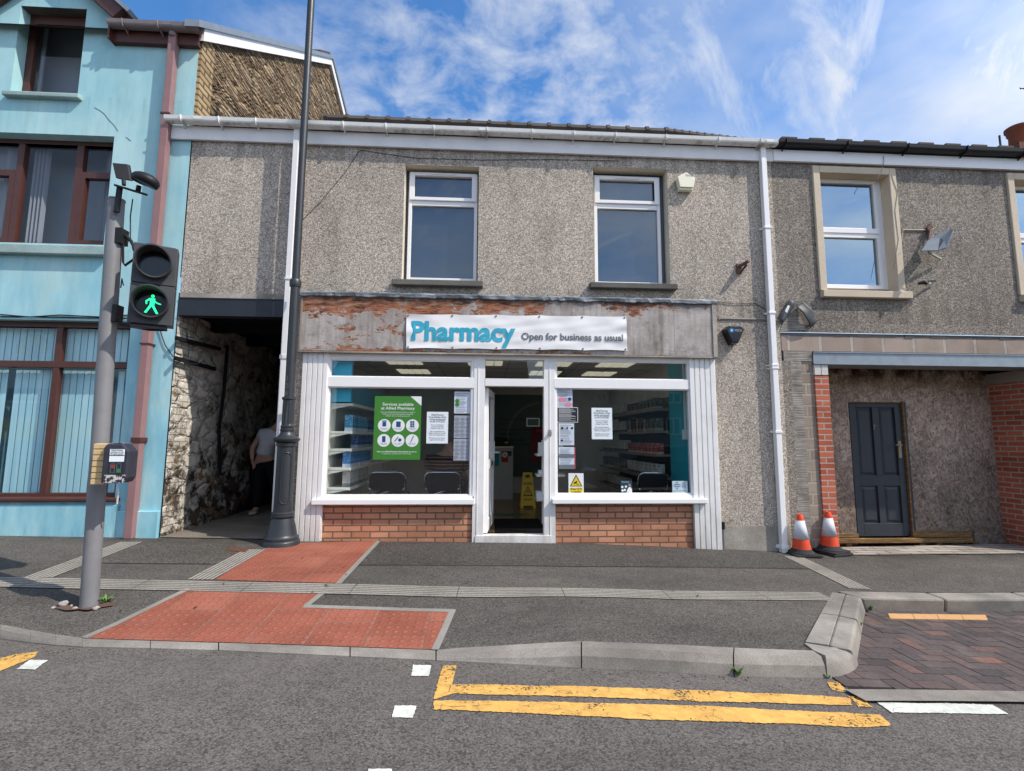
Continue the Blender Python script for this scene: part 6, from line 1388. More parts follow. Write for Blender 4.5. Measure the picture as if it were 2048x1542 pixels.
b = B(); p = F(1478, 538, 0); b.box(p.x - .04, p.x + .03, -.02, 0, p.z - .07, p.z + .07); b.bar((p.x - .0, -.01, p.z + .03), (p.x + .06, -.15, p.z + .06), .04, .05); b.bar((p.x - .0, -.02, p.z - .06), (p.x + .045, -.12, p.z + .02), .03, .02); obj("plate", b, plain("rusty_metal", (.16, .10, .08, 1), .8, .3, .5, 25), a3_, bevel=.004)
# broken floodlight hanging off the right-hand building
a4_ = on_wall("broken_floodlight", "broken grey floodlight shade hanging from wires beside the cream window", "floodlight", F(1860, 480))
K = lambda u, v, y: F(u, v, y)
b = B(); b.tube([K(1806, 459.5, -.012), K(1852, 460, -.012)], .008, 6); b.tube([K(1806, 459, -.012), K(1802, 490, -.02), K(1800, 508, -.03)], .005, 6)
b.tube([K(1858, 466, -.03), K(1862, 462, -.04), K(1866, 470, -.05), K(1864, 476, -.06)], .006, 6); b.tube([K(1866, 452, -.02), K(1872, 449, -.04), K(1872, 455, -.05), K(1862, 460, -.05)], .005, 6); b.tube([K(1843, 506, -.16), K(1845, 530, -.14), K(1846, 556, -.10)], .005, 6); obj("wire", b, plain("pale_wire", (.52, .46, .34, 1), .6, .3), a4_)
b = B(); b.prism([(K(1848, 456, 0).x, K(1848, 458, 0).z), (K(1856, 470, 0).x, K(1856, 474, 0).z), (K(1860, 456, 0).x, K(1860, 456, 0).z), (K(1856, 449, 0).x, K(1856, 449, 0).z)], -.05, -.005); b.bar(K(1860, 462, -.04), K(1857, 481, -.08), .03, .03); obj("mount", b, plain("rusty_metal", (.1,) * 4), a4_)
b = B(); A_ = [K(1843, 503, -.20), K(1858, 478, -.06), K(1904, 458, -.16), K(1908, 462, -.30), K(1893, 496, -.34), K(1876, 502, -.30)]; cc = K(1880, 478, -.14)
n0 = b.vs(A_ + [cc, K(1889, 481, -.27)]); 
for f_ in ((0, 1, 6), (1, 2, 6), (2, 3, 7), (3, 4, 7), (4, 5, 7), (5, 0, 6), (2, 7, 6), (5, 6, 7)): b.face([n0 + i for i in f_])
sh = obj("shade", b, plain("weathered_grey_plastic", (.18, .21, .25, 1), .45, .45, .3, 8), a4_, fix=False); so_ = sh.modifiers.new("solid", 'SOLIDIFY'); so_.thickness = .012
b = B(); b.bar(K(1857, 504, -.18), K(1882, 518, -.05), .03, .02); b.bar(K(1843, 503, -.20), K(1858, 482, -.07), .02, .012); obj("arm", b, plain("pale_metal_strip", (.34, .33, .28, 1), .6, .3), a4_)
b = B(); b.tube([K(1838, 567, -.06), K(1848, 564, -.08), K(1855, 568, -.10)], [.022, .026, .016], 10); b.ell(K(1859, 567, -.10), .016, .016, .016, 8, 6, 1); b.bar(K(1856, 563, -.08), K(1872, 562, -.03), .03, .006); obj("lamp_holder", b, [M['blackp'], M['white']], a4_)
# two torn lead flashing flaps
for lab, pts, y in (("torn lead flap with a white patch leaning left above the block course", ((1580, 597), (1590, 610), (1564, 650), (1556, 636)), -.03), ("wider torn lead flap curling away below the cream sill", ((1608, 603), (1636, 640), (1623, 656), (1592, 612)), -.05)):
    b = B(); P4 = [F(u, v, y) for u, v in pts]; n = 8
    for i in range(n + 1):
        for k in range(n + 1):
            s_, t_ = i / n, k / n; p = P4[0].lerp(P4[1], s_).lerp(P4[3].lerp(P4[2], s_), t_); p.y += -.035 * math.sin(s_ * math.pi) * (.6 + .4 * t_) + .03 * noise.noise(p * 9); b.v.append(p)
    for i in range(n):
        for k in range(n): a = i * (n + 1) + k; b.face((a, a + 1, a + n + 2, a + n + 1))
    o = obj("lead_flap", b, M['leaddk'], base=True, label=lab, cat="flashing", smooth='all', fix=False); s_ = o.modifiers.new("solid", 'SOLIDIFY'); s_.thickness = .008
    if 'white patch' in lab:
        b = B(); q = [F(u, v, y - .05) for u, v in ((1576, 610), (1580, 612), (1574, 626), (1570, 622))]; b.poly(q); obj("white_patch", b, M['white'], o, fix=False)
b = B(); b.poly([F(u, v, -.006) for u, v in ((1578, 612), (1592, 612), (1612, 660), (1560, 662))]); obj("mortar_patch", b, M['comb'], rb)
# ================================================================= BANNER
ban = thing("shop_banner", "long white vinyl banner with cyan and grey lettering tacked over the fascia", "banner", F(1033, 665, -.14))
Q = [F(813, 628, -.125), F(1252, 633, -.125), F(1254, 702, -.125), F(813, 697.5, -.125)]
def bsurf(s_, t_):
    p = Q[0].lerp(Q[1], s_).lerp(Q[3].lerp(Q[2], s_), t_); x, z = p.x, p.z
    e = min(1, 6 * min(s_, 1 - s_) + .15) ; dz = 0
    ph_ = (s_ * 5) % 1; sag = math.sin(ph_ * math.pi); dz = (-.010 * sag if t_ < .5 else .010 * sag) * abs(t_ - .5) * 2
    wv = .004 * noise.noise(Vector((x * 3.2 + z * 4, z * 3, 0))) + .0028 * noise.noise(Vector((x * 2 - z * 9, z * 8, 3))) + .006 * max(0, 1 - 9 * abs((s_ - .0) * 1.0 - t_ * .06)) * math.sin(t_ * 9) + .006 * max(0, 1 - 12 * (1 - s_)) * math.sin((t_ + s_) * 14)
    return Vector((x, -.142 + wv * 1.5, z + dz))
b = B(); ni, nk = 150, 26
for i in range(ni + 1):
    for k in range(nk + 1): b.v.append(bsurf(i / ni, k / nk))
for i in range(ni):
    for k in range(nk): a = i * (nk + 1) + k; b.face((a, a + nk + 1, a + nk + 2, a + 1))
sheet = obj("sheet", b, M['banner'], ban, smooth='all')
def drape(b):
    W_ = Q[1].x - Q[0].x
    bm = bmesh.new(); vs = [bm.verts.new(v) for v in b.v]
    for f in b.f:
        try: bm.faces.new([vs[i] for i in f])
        except Exception: pass
    x = Q[0].x
    while x < Q[1].x: bmesh.ops.bisect_plane(bm, geom=bm.verts[:] + bm.edges[:] + bm.faces[:], plane_co=(x, 0, 0), plane_no=(1, 0, 0)); x += .02
    bmesh.ops.triangulate(bm, faces=bm.faces[:]); bm.verts.index_update(); o = B()
    for v in bm.verts:
        s_ = (v.co.x - Q[0].x) / W_; zt_, zl_ = lerp(Q[0].z, Q[1].z, s_), lerp(Q[3].z, Q[2].z, s_); p = bsurf(s_, (zt_ - v.co.z) / (zt_ - zl_)); o.v.append(Vector((v.co.x, p.y - .006, v.co.z)))
    for f in bm.faces: o.face([v.index for v in f.verts])
    bm.free(); return o
P1, P2 = F(822, 679, -.14), F(1031, 679, -.14)
b = B(); b.text("Pharmacy", P1.x, P1.z, -.14, .335, P2.x - P1.x, 'LEFT', .035); obj("heading_lettering", drape(b), M['bannerblue'], ban, fix=False)
P1, P2 = F(1043, 679, -.14), F(1246, 679, -.14)
b = B(); b.text("Open for business as usual", P1.x, P1.z, -.14, .125, P2.x - P1.x, 'LEFT', .022); obj("small_lettering", drape(b), M['bannergrey'], ban, fix=False)
for k in range(6):
    for t_ in (.04, .96):
        p = bsurf(.008 + .984 * k / 5, t_); b = B(); b.tube([p + Vector((0, .0, 0)), p + Vector((0, -.008, 0))], .012, 8); obj("eyelet", b, M['greym'], ban)
# ================================================================= POSTERS ON THE GLASS
yg = -.022                              # just inside the panes
def sheet_at(name, lab, cat, px, mat, y=yg, group=None):
    x0, x1, z0, z1 = rect(*px, y); t_ = thing(name, lab, cat, ((x0 + x1) / 2, y, z0), group)
    b = B(); b.box(x0, x1, y, y + .002, z0, z1); obj("sheet", b, mat, t_); return t_, x0, x1, z0, z1
def letter(t_, lines, mat, y=yg, name="lettering"):
    b = B()
    for tx, x, z, s, w_, al, bo in lines: b.text(tx, x, z, y - .001, s, w_, al, bo)
    return obj(name, b, mat, t_)
t_, x0, x1, z0, z1 = sheet_at("service_poster", "green poster of pharmacy services with six round white pictures", "poster", (750, 792, 840, 919.5), M['green'])
cx = (x0 + x1) / 2; W_ = x1 - x0; H_ = z1 - z0; zz = lambda f: z1 - H_ * f
letter(t_, [("Services available", cx, zz(.150), .052, W_ * .66, 'CENTER', .012), ("at Allied Pharmacy", cx, zz(.212), .052, W_ * .72, 'CENTER', .012), ("Visit us at Allied Pharmacy to discuss a range of", cx, zz(.262), .022, W_ * .74, 'CENTER', .0), ("healthcare services and treatments, sometimes", cx, zz(.292), .022, W_ * .66, 'CENTER', .0), ("available with no booking required.", cx, zz(.322), .022, W_ * .52, 'CENTER', .0), ("Visit us at Allied Pharmacy Pontarddulais or ring us", cx, zz(.885), .024, W_ * .84, 'CENTER', .02), ("or book your appointment in store today", cx, zz(.915), .020, W_ * .62, 'CENTER', .0)], M['white'])
b = B(); b.poly([(x1 - W_ * .24, yg - .001, z1), (x1, yg - .001, z1 - H_ * .15), (x1, yg - .001, z1)]); obj("white_corner", b, M['white'], t_, fix=False)
b = B()
for r_ in range(2):
    for c_ in range(3): b.disc((x0 + W_ * (.22 + .30 * c_), yg - .001, zz(.465 + .235 * r_)), W_ * .136, 28)
obj("picture_disc", b, M['white'], t_, fix=False)
b = B(); dX = lambda c_: x0 + W_ * (.22 + .30 * c_); q = W_ * .04; y_ = yg - .002
def rc(xa, xb, za, zb2): b.poly([(xa, y_, za), (xb, y_, za), (xb, y_, zb2), (xa, y_, zb2)])
z_ = zz(.445); rc(dX(0) - q, dX(0) + q, z_ - q * 1.2, z_ + q * 1.2); rc(dX(0) - q * 1.2, dX(0) + q * 1.2, z_ + q * 1.4, z_ + q * 2); rc(dX(1) - q * 1.2, dX(1) + q * 1.2, z_ - q * 1.5, z_ + q * 1.5)
for i in range(3):
    for j in range(2): rc(dX(2) - q * 1.2 + j * q * 1.2, dX(2) - q * .2 + j * q * 1.2, z_ - q * 1.6 + i * q * 1.2, z_ - q * .6 + i * q * 1.2)
z_ = zz(.68); rc(dX(0) - q * .9, dX(0) + q * .9, z_ - q * 1.6, z_ + q * 1.6); b.disc((dX(1) + q, y_, z_ - q * .4), q * .9, 12); b.poly([(dX(1) - q * 2, y_, z_ - q), (dX(1) - q * 1.6, y_, z_ - q * 1.3), (dX(1) + q * .3, y_, z_ + q), (dX(1), y_, z_ + q * 1.4)]); b.poly([(dX(2) - q, y_, z_ - q * 1.8), (dX(2) - q * .6, y_, z_ - q * 1.8), (dX(2) + q, y_, z_ + q * 1.8), (dX(2) + q * .5, y_, z_ + q * 1.8)])
for r_ in range(2):
    for c_ in range(3):
        for k in range(2): b.text(("Flu vaccine", "Blood pressure", "Weight loss", "Travel advice", "Ear care", "Allergy test")[r_ * 3 + c_] if k == 0 else "service", dX(c_), zz(.515 + .235 * r_ + .02 * k), y_, .016, W_ * (.17 if k == 0 else .12), 'CENTER')
obj("picture_print", b, M['blueprint'], t_, fix=False)
def notice(px, lab):
    t_, x0, x1, z0, z1 = sheet_at("closing_notice", lab, "notice", px, M['paper']); cx = (x0 + x1) / 2; W_ = x1 - x0; H_ = z1 - z0; zz = lambda f: z1 - H_ * f
    L = [(s, f, .037, w, .0) for s, f, w in (("Allied Pharmacy", .125, .60), ("Pontarddulais will be", .197, .80), ("closing permanently", .268, .76), ("on the 31/07/2025.", .338, .70))] + [(s, f, .027, w, -.004) for s, f, w in (("We are committed to", .435, .62), ("ensuring a seamless", .490, .58), ("transfer of your care.", .545, .62), ("Pop into the pharmacy", .640, .68), ("today and speak to the team", .695, .82), ("about your ongoing care.", .750, .72), ("We thank you for all your", .850, .74), ("support over the years.", .905, .68))]
    letter(t_, [(s, cx, zz(f), sz_, W_ * w, 'CENTER', bo) for s, f, sz_, w, bo in L], M['ink'])
notice((854, 823.5, 895.5, 887), "white closing notice in the shop window beside the green poster")
notice((1183, 815.5, 1225, 878.5), "white closing notice alone in the middle of the shop window beyond the door")
def leaflet(px, lab, mat, kind_, accents=()):
    t_, x0, x1, z0, z1 = sheet_at("window_leaflet", lab, "leaflet", px, mat, group="leaflets stuck inside the shop windows"); W_ = x1 - x0; H_ = z1 - z0; b = B(); rn = random.Random(int(px[0] + px[1])); y_ = yg - .001
    if kind_ == 'lines':
        f = .08
        while f < .93:
            xa = x0 + W_ * .08; w_ = W_ * rn.uniform(.5, .84); h = H_ * .016; z_ = z1 - H_ * f; b.poly([(xa, y_, z_ - h), (xa + w_, y_, z_ - h), (xa + w_, y_, z_), (xa, y_, z_)]); f += rn.choice((.05, .05, .075))
    else:
        nx, nz = 3, 5
        for i in range(nx):
            for k in range(nz):
                c = Vector((x0 + W_ * (i + .5 + rn.uniform(-.1, .1)) / nx, y_, z1 - H_ * (.08 + .88 * (k + .5) / nz))); n = 14; ra, rb_ = W_ * .135 * rn.uniform(.8, 1.1), H_ * .07 * rn.uniform(.8, 1.1); ri = .78
                P_ = lambda k_, f_: c + Vector((ra * f_ * math.cos(6.2832 * k_ / n), 0, rb_ * f_ * math.sin(6.2832 * k_ / n)))
                for k_ in range(n): b.poly([P_(k_, ri), P_(k_ + 1, ri), P_(k_ + 1, 1), P_(k_, 1)])
                for j in range(2): w_ = ra * .5; zq = c.z - rb_ * .2 + j * rb_ * .4; b.poly([(c.x - w_, y_, zq), (c.x + w_, y_, zq), (c.x + w_, y_, zq + rb_ * .15), (c.x - w_, y_, zq + rb_ * .15)])
    obj("print", b, M['white'] if mat is M['ink'] else M['greyink'], t_, fix=False)
    for sh_, mt, fx_, fz_, r_ in accents:
        b = B(); b.disc((x0 + W_ * fx_, y_ - .001, z1 - H_ * fz_), W_ * r_, 16, 0, W_ * r_ * (1 if sh_ == 'o' else .6)); obj("print_spot", b, mt, t_, fix=False)
    return t_, x0, x1, z0, z1
pinkm = plain("pink_print", (.70, .25, .36, 1), .6, .2)
leaflet((909, 783, 941, 827), "top leaflet with two green ticks at the side of the poster window", M['paper2'], 'lines', (('o', M['green'], .18, .43, .13), ('o', M['green'], .18, .60, .13)))
leaflet((908.5, 831, 941, 876), "upper grey leaflet of round drawings below the green tick leaflet", plain("grey_paper", (.36, .39, .46, 1), .7, .2), 'dots')
leaflet((907.5, 877.5, 941, 921), "lower grey leaflet of round drawings, bottom of its column by the door", plain("grey_paper", (.4,) * 4), 'dots')
leaflet((1115, 776.5, 1145, 814.5), "pink clouded leaflet at the top of the column beside the door", M['paper2'], 'lines', (('c', pinkm, .3, .60, .26), ('c', pinkm, .72, .86, .24), ('o', M['blueprint'], .82, .57, .12)))
tq_, x0, x1, z0, z1 = leaflet((1114, 814.5, 1156, 845), "black landscape leaflet with white print in the column beside the door", M['ink'], 'lines')
b = B(); e = .006; y_ = yg - .0015
for q in ((x0, x1, z0, z0 + e), (x0, x1, z1 - e, z1), (x1 - e, x1, z0 + e, z1 - e)): b.poly([(q[0], y_, q[2]), (q[1], y_, q[2]), (q[1], y_, q[3]), (q[0], y_, q[3])])
obj("white_border", b, M['white'], tq_, fix=False)
leaflet((1117.5, 846.5, 1148.5, 890.5), "pale leaflet with three little figures below the black leaflet", M['paper2'], 'lines', (('o', M['ink'], .22, .22, .08), ('o', M['ink'], .55, .22, .06), ('o', M['ink'], .86, .22, .08), ('o', M['ink'], .2, .78, .07)))
tq_, x0, x1, z0, z1 = leaflet((1117.5, 894, 1149, 938), "bottom leaflet of the door side column with a red edge", M['paper2'], 'lines')
b = B(); b.box(x1, x1 + .014, yg - .001, yg, z0, z1); obj("red_edge", b, M['red'], tq_); b = B(); b.box(x0, x1, yg - .003, yg - .0015, z0, z0 + (z1 - z0) * .2); b.box(x0, x1, yg - .003, yg - .0015, z0 + (z1 - z0) * .52, z0 + (z1 - z0) * .68); obj("dark_band", b, M['greyink'], tq_)
t_, x0, x1, z0, z1 = sheet_at("camera_warning_sign", "white and yellow camera warning sign at the bottom of the shop window", "warning sign", (1137, 946.5, 1167.5, 989), M['white']); W_ = x1 - x0; H_ = z1 - z0; cx = (x0 + x1) / 2
b = B(); y_ = yg - .001; tz1 = z1 - H_ * .05; tz0_ = z1 - H_ * .62; b.poly([(cx - W_ * .42, y_, tz0_), (cx + W_ * .42, y_, tz0_), (cx, y_, tz1)]); obj("triangle_border", b, M['ink'], t_, fix=False)
b = B(); y_ -= .001; b.poly([(cx - W_ * .33, y_, tz0_ + H_ * .035), (cx + W_ * .33, y_, tz0_ + H_ * .035), (cx, y_, tz1 - H_ * .085)]); b.box(x0 + W_ * .06, x1 - W_ * .06, y_, y_ + .001, z0 + H_ * .02, z0 + H_ * .32); obj("yellow_field", b, M['yellow'], t_)
b = B(); y_ -= .001; b.poly([(cx - W_ * .17, y_, tz0_ + H_ * .13), (cx - W_ * .14, y_, tz0_ + H_ * .19), (cx + W_ * .07, y_, tz0_ + H_ * .27), (cx + W_ * .08, y_, tz0_ + H_ * .20), (cx - W_ * .10, y_, tz0_ + H_ * .11)]); b.tube([(cx, y_, tz0_ + H_ * .17), (cx + W_ * .08, y_, tz0_ + H_ * .10), (cx + W_ * .18, y_, tz0_ + H_ * .09), (cx + W_ * .20, y_, tz0_ + H_ * .14)], W_ * .012, 5)
b.text("24 hour CCTV", cx, z0 + H_ * .21, y_, .04, W_ * .74, 'CENTER', .02); b.text("in operation", cx, z0 + H_ * .08, y_, .04, W_ * .62, 'CENTER', .02); obj("lettering", b, M['ink'], t_, fix=False)
t_, x0, x1, z0, z1 = sheet_at("nhs_sticker", "pale square window sticker with a blue knot emblem", "sticker", (1344.5, 962, 1375.5, 987.5), plain("pale_sticker", (.50, .62, .68, 1), .5, .3)); W_ = x1 - x0; H_ = z1 - z0
b = B(); c = Vector((x0 + W_ * .30, yg - .001, z1 - H_ * .36)); r_ = W_ * .11
for k in range(4):
    a = math.pi / 2 * k; d_ = Vector((math.cos(a), 0, math.sin(a))) * r_ * 1.25
    for j in range(16):
        f = lambda jj, rr: c + d_ + Vector((rr * math.cos(6.2832 * jj / 16), 0, rr * math.sin(6.2832 * jj / 16))); b.poly([f(j, r_ * .55), f(j + 1, r_ * .55), f(j + 1, r_ * .85), f(j, r_ * .85)])
b.text("GIG", x0 + W_ * .62, z1 - H_ * .30, yg - .001, .045, W_ * .24, 'LEFT', .0); b.text("NHS", x0 + W_ * .62, z1 - H_ * .52, yg - .001, .045, W_ * .28, 'LEFT', .0); b.text("Gwasanaeth fferyllol", x0 + W_ * .06, z1 - H_ * .80, yg - .001, .02, W_ * .86); b.text("Pharmacy services", x0 + W_ * .06, z1 - H_ * .93, yg - .001, .02, W_ * .6); obj("emblem_print", b, M['blueprint'], t_, fix=False)
t_, x0, x1, z0, z1 = sheet_at("picture_card", "dark teal card with a picture of a person in white", "card", (1241, 961, 1264.5, 988), plain("card_teal", (.012, .055, .085, 1), .5, .3)); W_ = x1 - x0; H_ = z1 - z0; y_ = yg - .001
b = B(); b.poly([(x0 + W_ * .5, y_, z0 + .0), (x0 + W_, y_, z0), (x0 + W_ * .98, y_, z0 + H_ * .36), (x0 + W_ * .88, y_, z0 + H_ * .52), (x0 + W_ * .70, y_, z0 + H_ * .5), (x0 + W_ * .56, y_, z0 + H_ * .3)])
for fx_, fz_ in ((.14, .52), (.46, .55), (.16, .26), (.36, .30)): b.disc((x0 + W_ * fx_, y_ - .0005, z0 + H_ * fz_), W_ * .10, 12)
b.text("Pharmacy", x0 + W_ * .12, z0 + H_ * .86, y_, .02, W_ * .6); obj("print", b, M['white'], t_, fix=False)
b = B(); b.disc((x0 + W_ * .78, y_ - .001, z0 + H_ * .66), W_ * .10, 14, 0, W_ * .13); b.poly([(x0 + W_ * .4, y_ - .001, z0 + H_ * .04), (x0 + W_ * .8, y_ - .001, z0 + H_ * .02), (x0 + W_ * .7, y_ - .001, z0 + H_ * .16)]); obj("portrait", b, M['skin'], t_, fix=False)
# ================================================================= SHELVES
ys0 = .10
su = thing("shelf_unit", "cream shelf unit along the side wall under a cyan canopy", "shelf unit", (-2.0, 1.5, RZ0))
Xf = lambda u, y: F(u, 880, y).x; Zs = lambda v, y: F(700, v, y).z
sx0, sx1 = Xf(656, ys0), Xf(702, ys0); yE = 3.4; SZ = [Zs(v, ys0) for v in (862, 897, 935, 975)]
b = B(); b.box(sx0 - .03, sx0 + .01, ys0 + .02, yE, RZ0, Zs(806, ys0)); b.box(sx0 + .012, sx1 - .02, ys0 + .0, ys0 + .02, RZ0, RZ0 + .12); obj("back_panel", b, M['shelf'], su)
for z in SZ + [Zs(806, ys0)]:
    b = B(); b.box(sx0 + .012, sx1, ys0, yE, z - .035, z - .004)
    b.prism([(sx0 + .012, z - .036), (sx0 + .012, z - .10), (sx0 + .05, z - .08), (sx1 - .03, z - .036)][::-1], ys0 + .005, ys0 + .02)
    b.box(sx1, sx1 + .008, ys0, yE, z - .04, z + .002); obj("shelf", b, M['shelf'], su, bevel=.004)
b = B(); b.box(sx0 - .02, sx1 - .02, ys0 - .02, ys0 + .04, Zs(804, ys0), RZ1 - .06); b.box(sx0, sx1 - .03, ys0 + .041, yE, Zs(804, ys0), 2.14, 1); obj("canopy", b, [M['cyan'], plain("pale_cyan_panel", (.10, .32, .46, 1), .5, .3, .1)], su)
def carton_row(base_pt, n, stepv, dims, mat, lab, group):
    b = B(); w_, d_, h_ = dims; b.box(-w_ / 2, w_ / 2, -d_ / 2, d_ / 2, 0, h_); first = obj("product_box", b, mat, label=lab, cat="box", group=group); rn = random.Random(len(lab) + n)
    for k in range(n):
        o = first if k == 0 else first.copy()
        if k: COL.objects.link(o)
        o.location = Vector(base_pt) + Vector(stepv) * k + Vector((rn.uniform(-.008, .008), rn.uniform(-.004, .004), 0)); o.rotation_euler = (0, 0, R(rn.uniform(-4, 4)))
rows = [(0, 'carton_cyan', .21, "cyan and white box", 8, ys0 + .10), (1, 'carton_blue', .20, "dark blue box", 9, ys0 + .42), (2, 'carton_sky', .20, "sky blue box", 10, ys0 + .10), (3, 'carton_grey', .22, "pale grey box", 9, ys0 + .10)]
rn_n = ("top", "second", "third", "bottom")
for i, mt, h, nm, n, y0 in rows:
    carton_row((sx1 - .06, y0, SZ[i] - .002), n, (0, .115 if i != 1 else .10, 0), (.10, .075, h), M[mt], f"{nm} in the front row on the {rn_n[i]} shelf of the cream unit", f"boxes along the {rn_n[i]} shelf under the cyan canopy")
carton_row((sx1 - .06, ys0 + 1.1, SZ[0] - .002), 10, (0, .17, 0), (.11, .11, .19), M['carton_blue'], "dark blue box behind the cyan ones on the top shelf of the cream unit", "dark blue boxes further along the top shelf")
su2 = thing("shelf_unit", "dark shelf unit of medicines along the far side wall behind the picture card", "shelf unit", (2.8, 2.5, RZ0))
tx1 = 2.98; tx0 = 2.52; yA, yB = .85, 4.4; SZ2 = [.52, .86, 1.20, 1.55, 1.88]
b = B(); b.box(tx1 - .03, tx1, yA, yB, RZ0, 2.1); obj("back_panel", b, plain("brown_grey_shelf_back", (.12, .10, .08, 1), .7, .2, .2), su2)
for z in SZ2:
    b = B(); b.box(tx0, tx1 - .031, yA, yB, z - .03, z); b.box(tx0 - .006, tx0 - .0005, yA, yB, z - .036, z + .004); obj("shelf", b, plain("brown_grey_shelf", (.24, .21, .16, 1), .6, .3, .2), su2)
for i, (z, mts) in enumerate(zip(SZ2, (('carton_dark', 'carton_white'), ('carton_white', 'carton_dark'), ('carton_red', 'carton_white'), ('carton_dark', 'carton_white'), ('carton_dark', 'carton_grey')))):
    lvl = ("lowest", "second lowest", "middle", "second highest", "highest")[i]
    nm = ("dark", "white", "red", "dark and pale", "dark upright")[i]
    carton_row((tx0 + .08, yA + .12, z + .001), 9, (0, .17, 0), (.11, .10, .16 + .03 * (i % 2)), M[mts[0]], f"{('dark','white','red','dark','dark')[i]} medicine box on the {lvl} shelf of the far unit", f"first run of boxes on the {lvl} far shelf")
    carton_row((tx0 + .08, yA + 1.75, z + .001), 10, (0, .17, 0), (.11, .12, .20), M[mts[1]], f"{('white','dark','white','white','grey')[i]} medicine box towards the back of the {lvl} far shelf", f"second run of boxes on the {lvl} far shelf")
# free-standing low stand just inside the door, and counter with printer
cy0 = 4.0; ctx0, ctx1 = F(986, 950, cy0).x - .12, F(1026, 950, cy0).x; czt = F(1010, 893, cy0).z
ct = thing("counter", "pale counter end inside the open door carrying a black printer", "counter", ((ctx0 + ctx1) / 2, cy0 + .4, RZ0))
b = B(); b.box(ctx0, ctx1, cy0, cy0 + .9, RZ0, czt - .03); obj("cabinet", b, plain("pale_laminate", (.50, .50, .49, 1), .45, .4, .1), ct, bevel=.004)
b = B(); b.box(ctx0 - .02, ctx1 + .01, cy0 - .015, cy0 + .9, czt - .028, czt); obj("worktop", b, M['shelf'], ct, bevel=.004)
for lab, px, mt in (("no smoking sign", (1003, 902, 1016, 924), M['red']), ("teal leaflet", (990, 902, 998, 932), M['teal']), ("blue sticker", (1016, 902, 1023, 912), M['blueprint'])):
    x0, x1, z0, z1 = rect(*px, cy0); b = B(); b.box(x0, x1, cy0 - .008, cy0 - .003, z0, z1); o = obj("sticker", b, mt, ct)
    if "smoking" in lab:
        b = B(); b.disc(((x0 + x1) / 2, cy0 - .009, z0 + (z1 - z0) * .66), (x1 - x0) * .44, 18); p = obj("sign_disc", b, M['white'], o, fix=False); b = B(); c = Vector(((x0 + x1) / 2, cy0 - .010, z0 + (z1 - z0) * .66)); b.bar(c + Vector((-.03, 0, .03)), c + Vector((.03, 0, -.03)), .012, .001); b.bar(c + Vector((-.03, 0, -.004)), c + Vector((.03, 0, -.004)), .008, .001); obj("sign_bar", b, M['red'], o)
pr = thing("printer", "black printer on top of the pale counter", "printer", ((ctx0 + ctx1) / 2, cy0 + .2, czt))
x0, x1, z0, z1 = rect(986, 890, 1020, 893, cy0 + .1); b = B(); b.box(x0 - .05, x1, cy0 + .05, cy0 + .45, czt + .002, czt + .10); b.box(x0 - .02, x1 - .05, cy0 + .1, cy0 + .4, czt + .102, czt + .19); obj("casing", b, M['blackp'], pr, bevel=.012)
b = B(); b.box(x1 - .11, x1 - .05, cy0 + .046, cy0 + .049, czt + .07, czt + .09); obj("label_plate", b, M['white'], pr)
# wet floor sign
ws = thing("wet_floor_sign", "yellow folding caution sign standing on the shop floor inside the door", "caution sign", F(1056, 1012, 2.7))
x0, x1, z0, z1 = rect(1041, 946, 1072, 1013, 2.7); cx = (x0 + x1) / 2; W_ = x1 - x0; z0 = RZ0 + .002; H_ = z1 - z0
b = B(); fr = lambda f: (cx - W_ * (.30 + .20 * (1 - f)), cx + W_ * (.30 + .20 * (1 - f)))
def panel(y_of, flip):
    def strip(f0, f1, xa0, xb0, xa1, xb1):
        th = .014; b.hexa([(xa0, y_of(f0), z0 + H_ * f0), (xb0, y_of(f0), z0 + H_ * f0), (xb0, y_of(f0) + th, z0 + H_ * f0), (xa0, y_of(f0) + th, z0 + H_ * f0)], [(xa1, y_of(f1), z0 + H_ * f1), (xb1, y_of(f1), z0 + H_ * f1), (xb1, y_of(f1) + th, z0 + H_ * f1), (xa1, y_of(f1) + th, z0 + H_ * f1)])
    a = fr; q = lambda f: a(f); strip(.07, .84, *q(.07), *q(.84)); l, r_ = q(0)[0], q(0)[1]; strip(0, .07, l, l + .05, q(.07)[0], q(.07)[0] + .05); strip(0, .07, r_ - .05, r_, q(.07)[1] - .05, q(.07)[1])
    strip(.84, .93, q(.84)[0], q(.84)[0] + .05, q(.93)[0], q(.93)[0] + .05); strip(.84, .93, q(.84)[1] - .05, q(.84)[1], q(.93)[1] - .05, q(.93)[1]); strip(.93, 1, *q(.93), *q(1))
yf_ = lambda f: 2.7 + .13 * f
panel(yf_, 0); panel(lambda f: 2.99 - .13 * f, 1); obj("board", b, M['gold'], ws)
b = B(); tri = [(cx - .085, .34), (cx + .085, .34), (cx, .62)]; y_ = lambda f: yf_(f) - .003
Pz = lambda x, f: Vector((x, y_(f), z0 + H_ * f))
def trib(o_, i_):
    for k in range(3):
        j = (k + 1) % 3; b.poly([Pz(*o_[k]), Pz(*o_[j]), Pz(*i_[j]), Pz(*i_[k])])
trib(tri, [(cx - .062, .365), (cx + .062, .365), (cx, .575)]); b.poly([Pz(cx - .012, .50), Pz(cx - .006, .41), Pz(cx + .006, .41), Pz(cx + .012, .50)]); b.poly([Pz(cx - .009, .395), Pz(cx - .009, .37), Pz(cx + .009, .37), Pz(cx + .009, .395)])
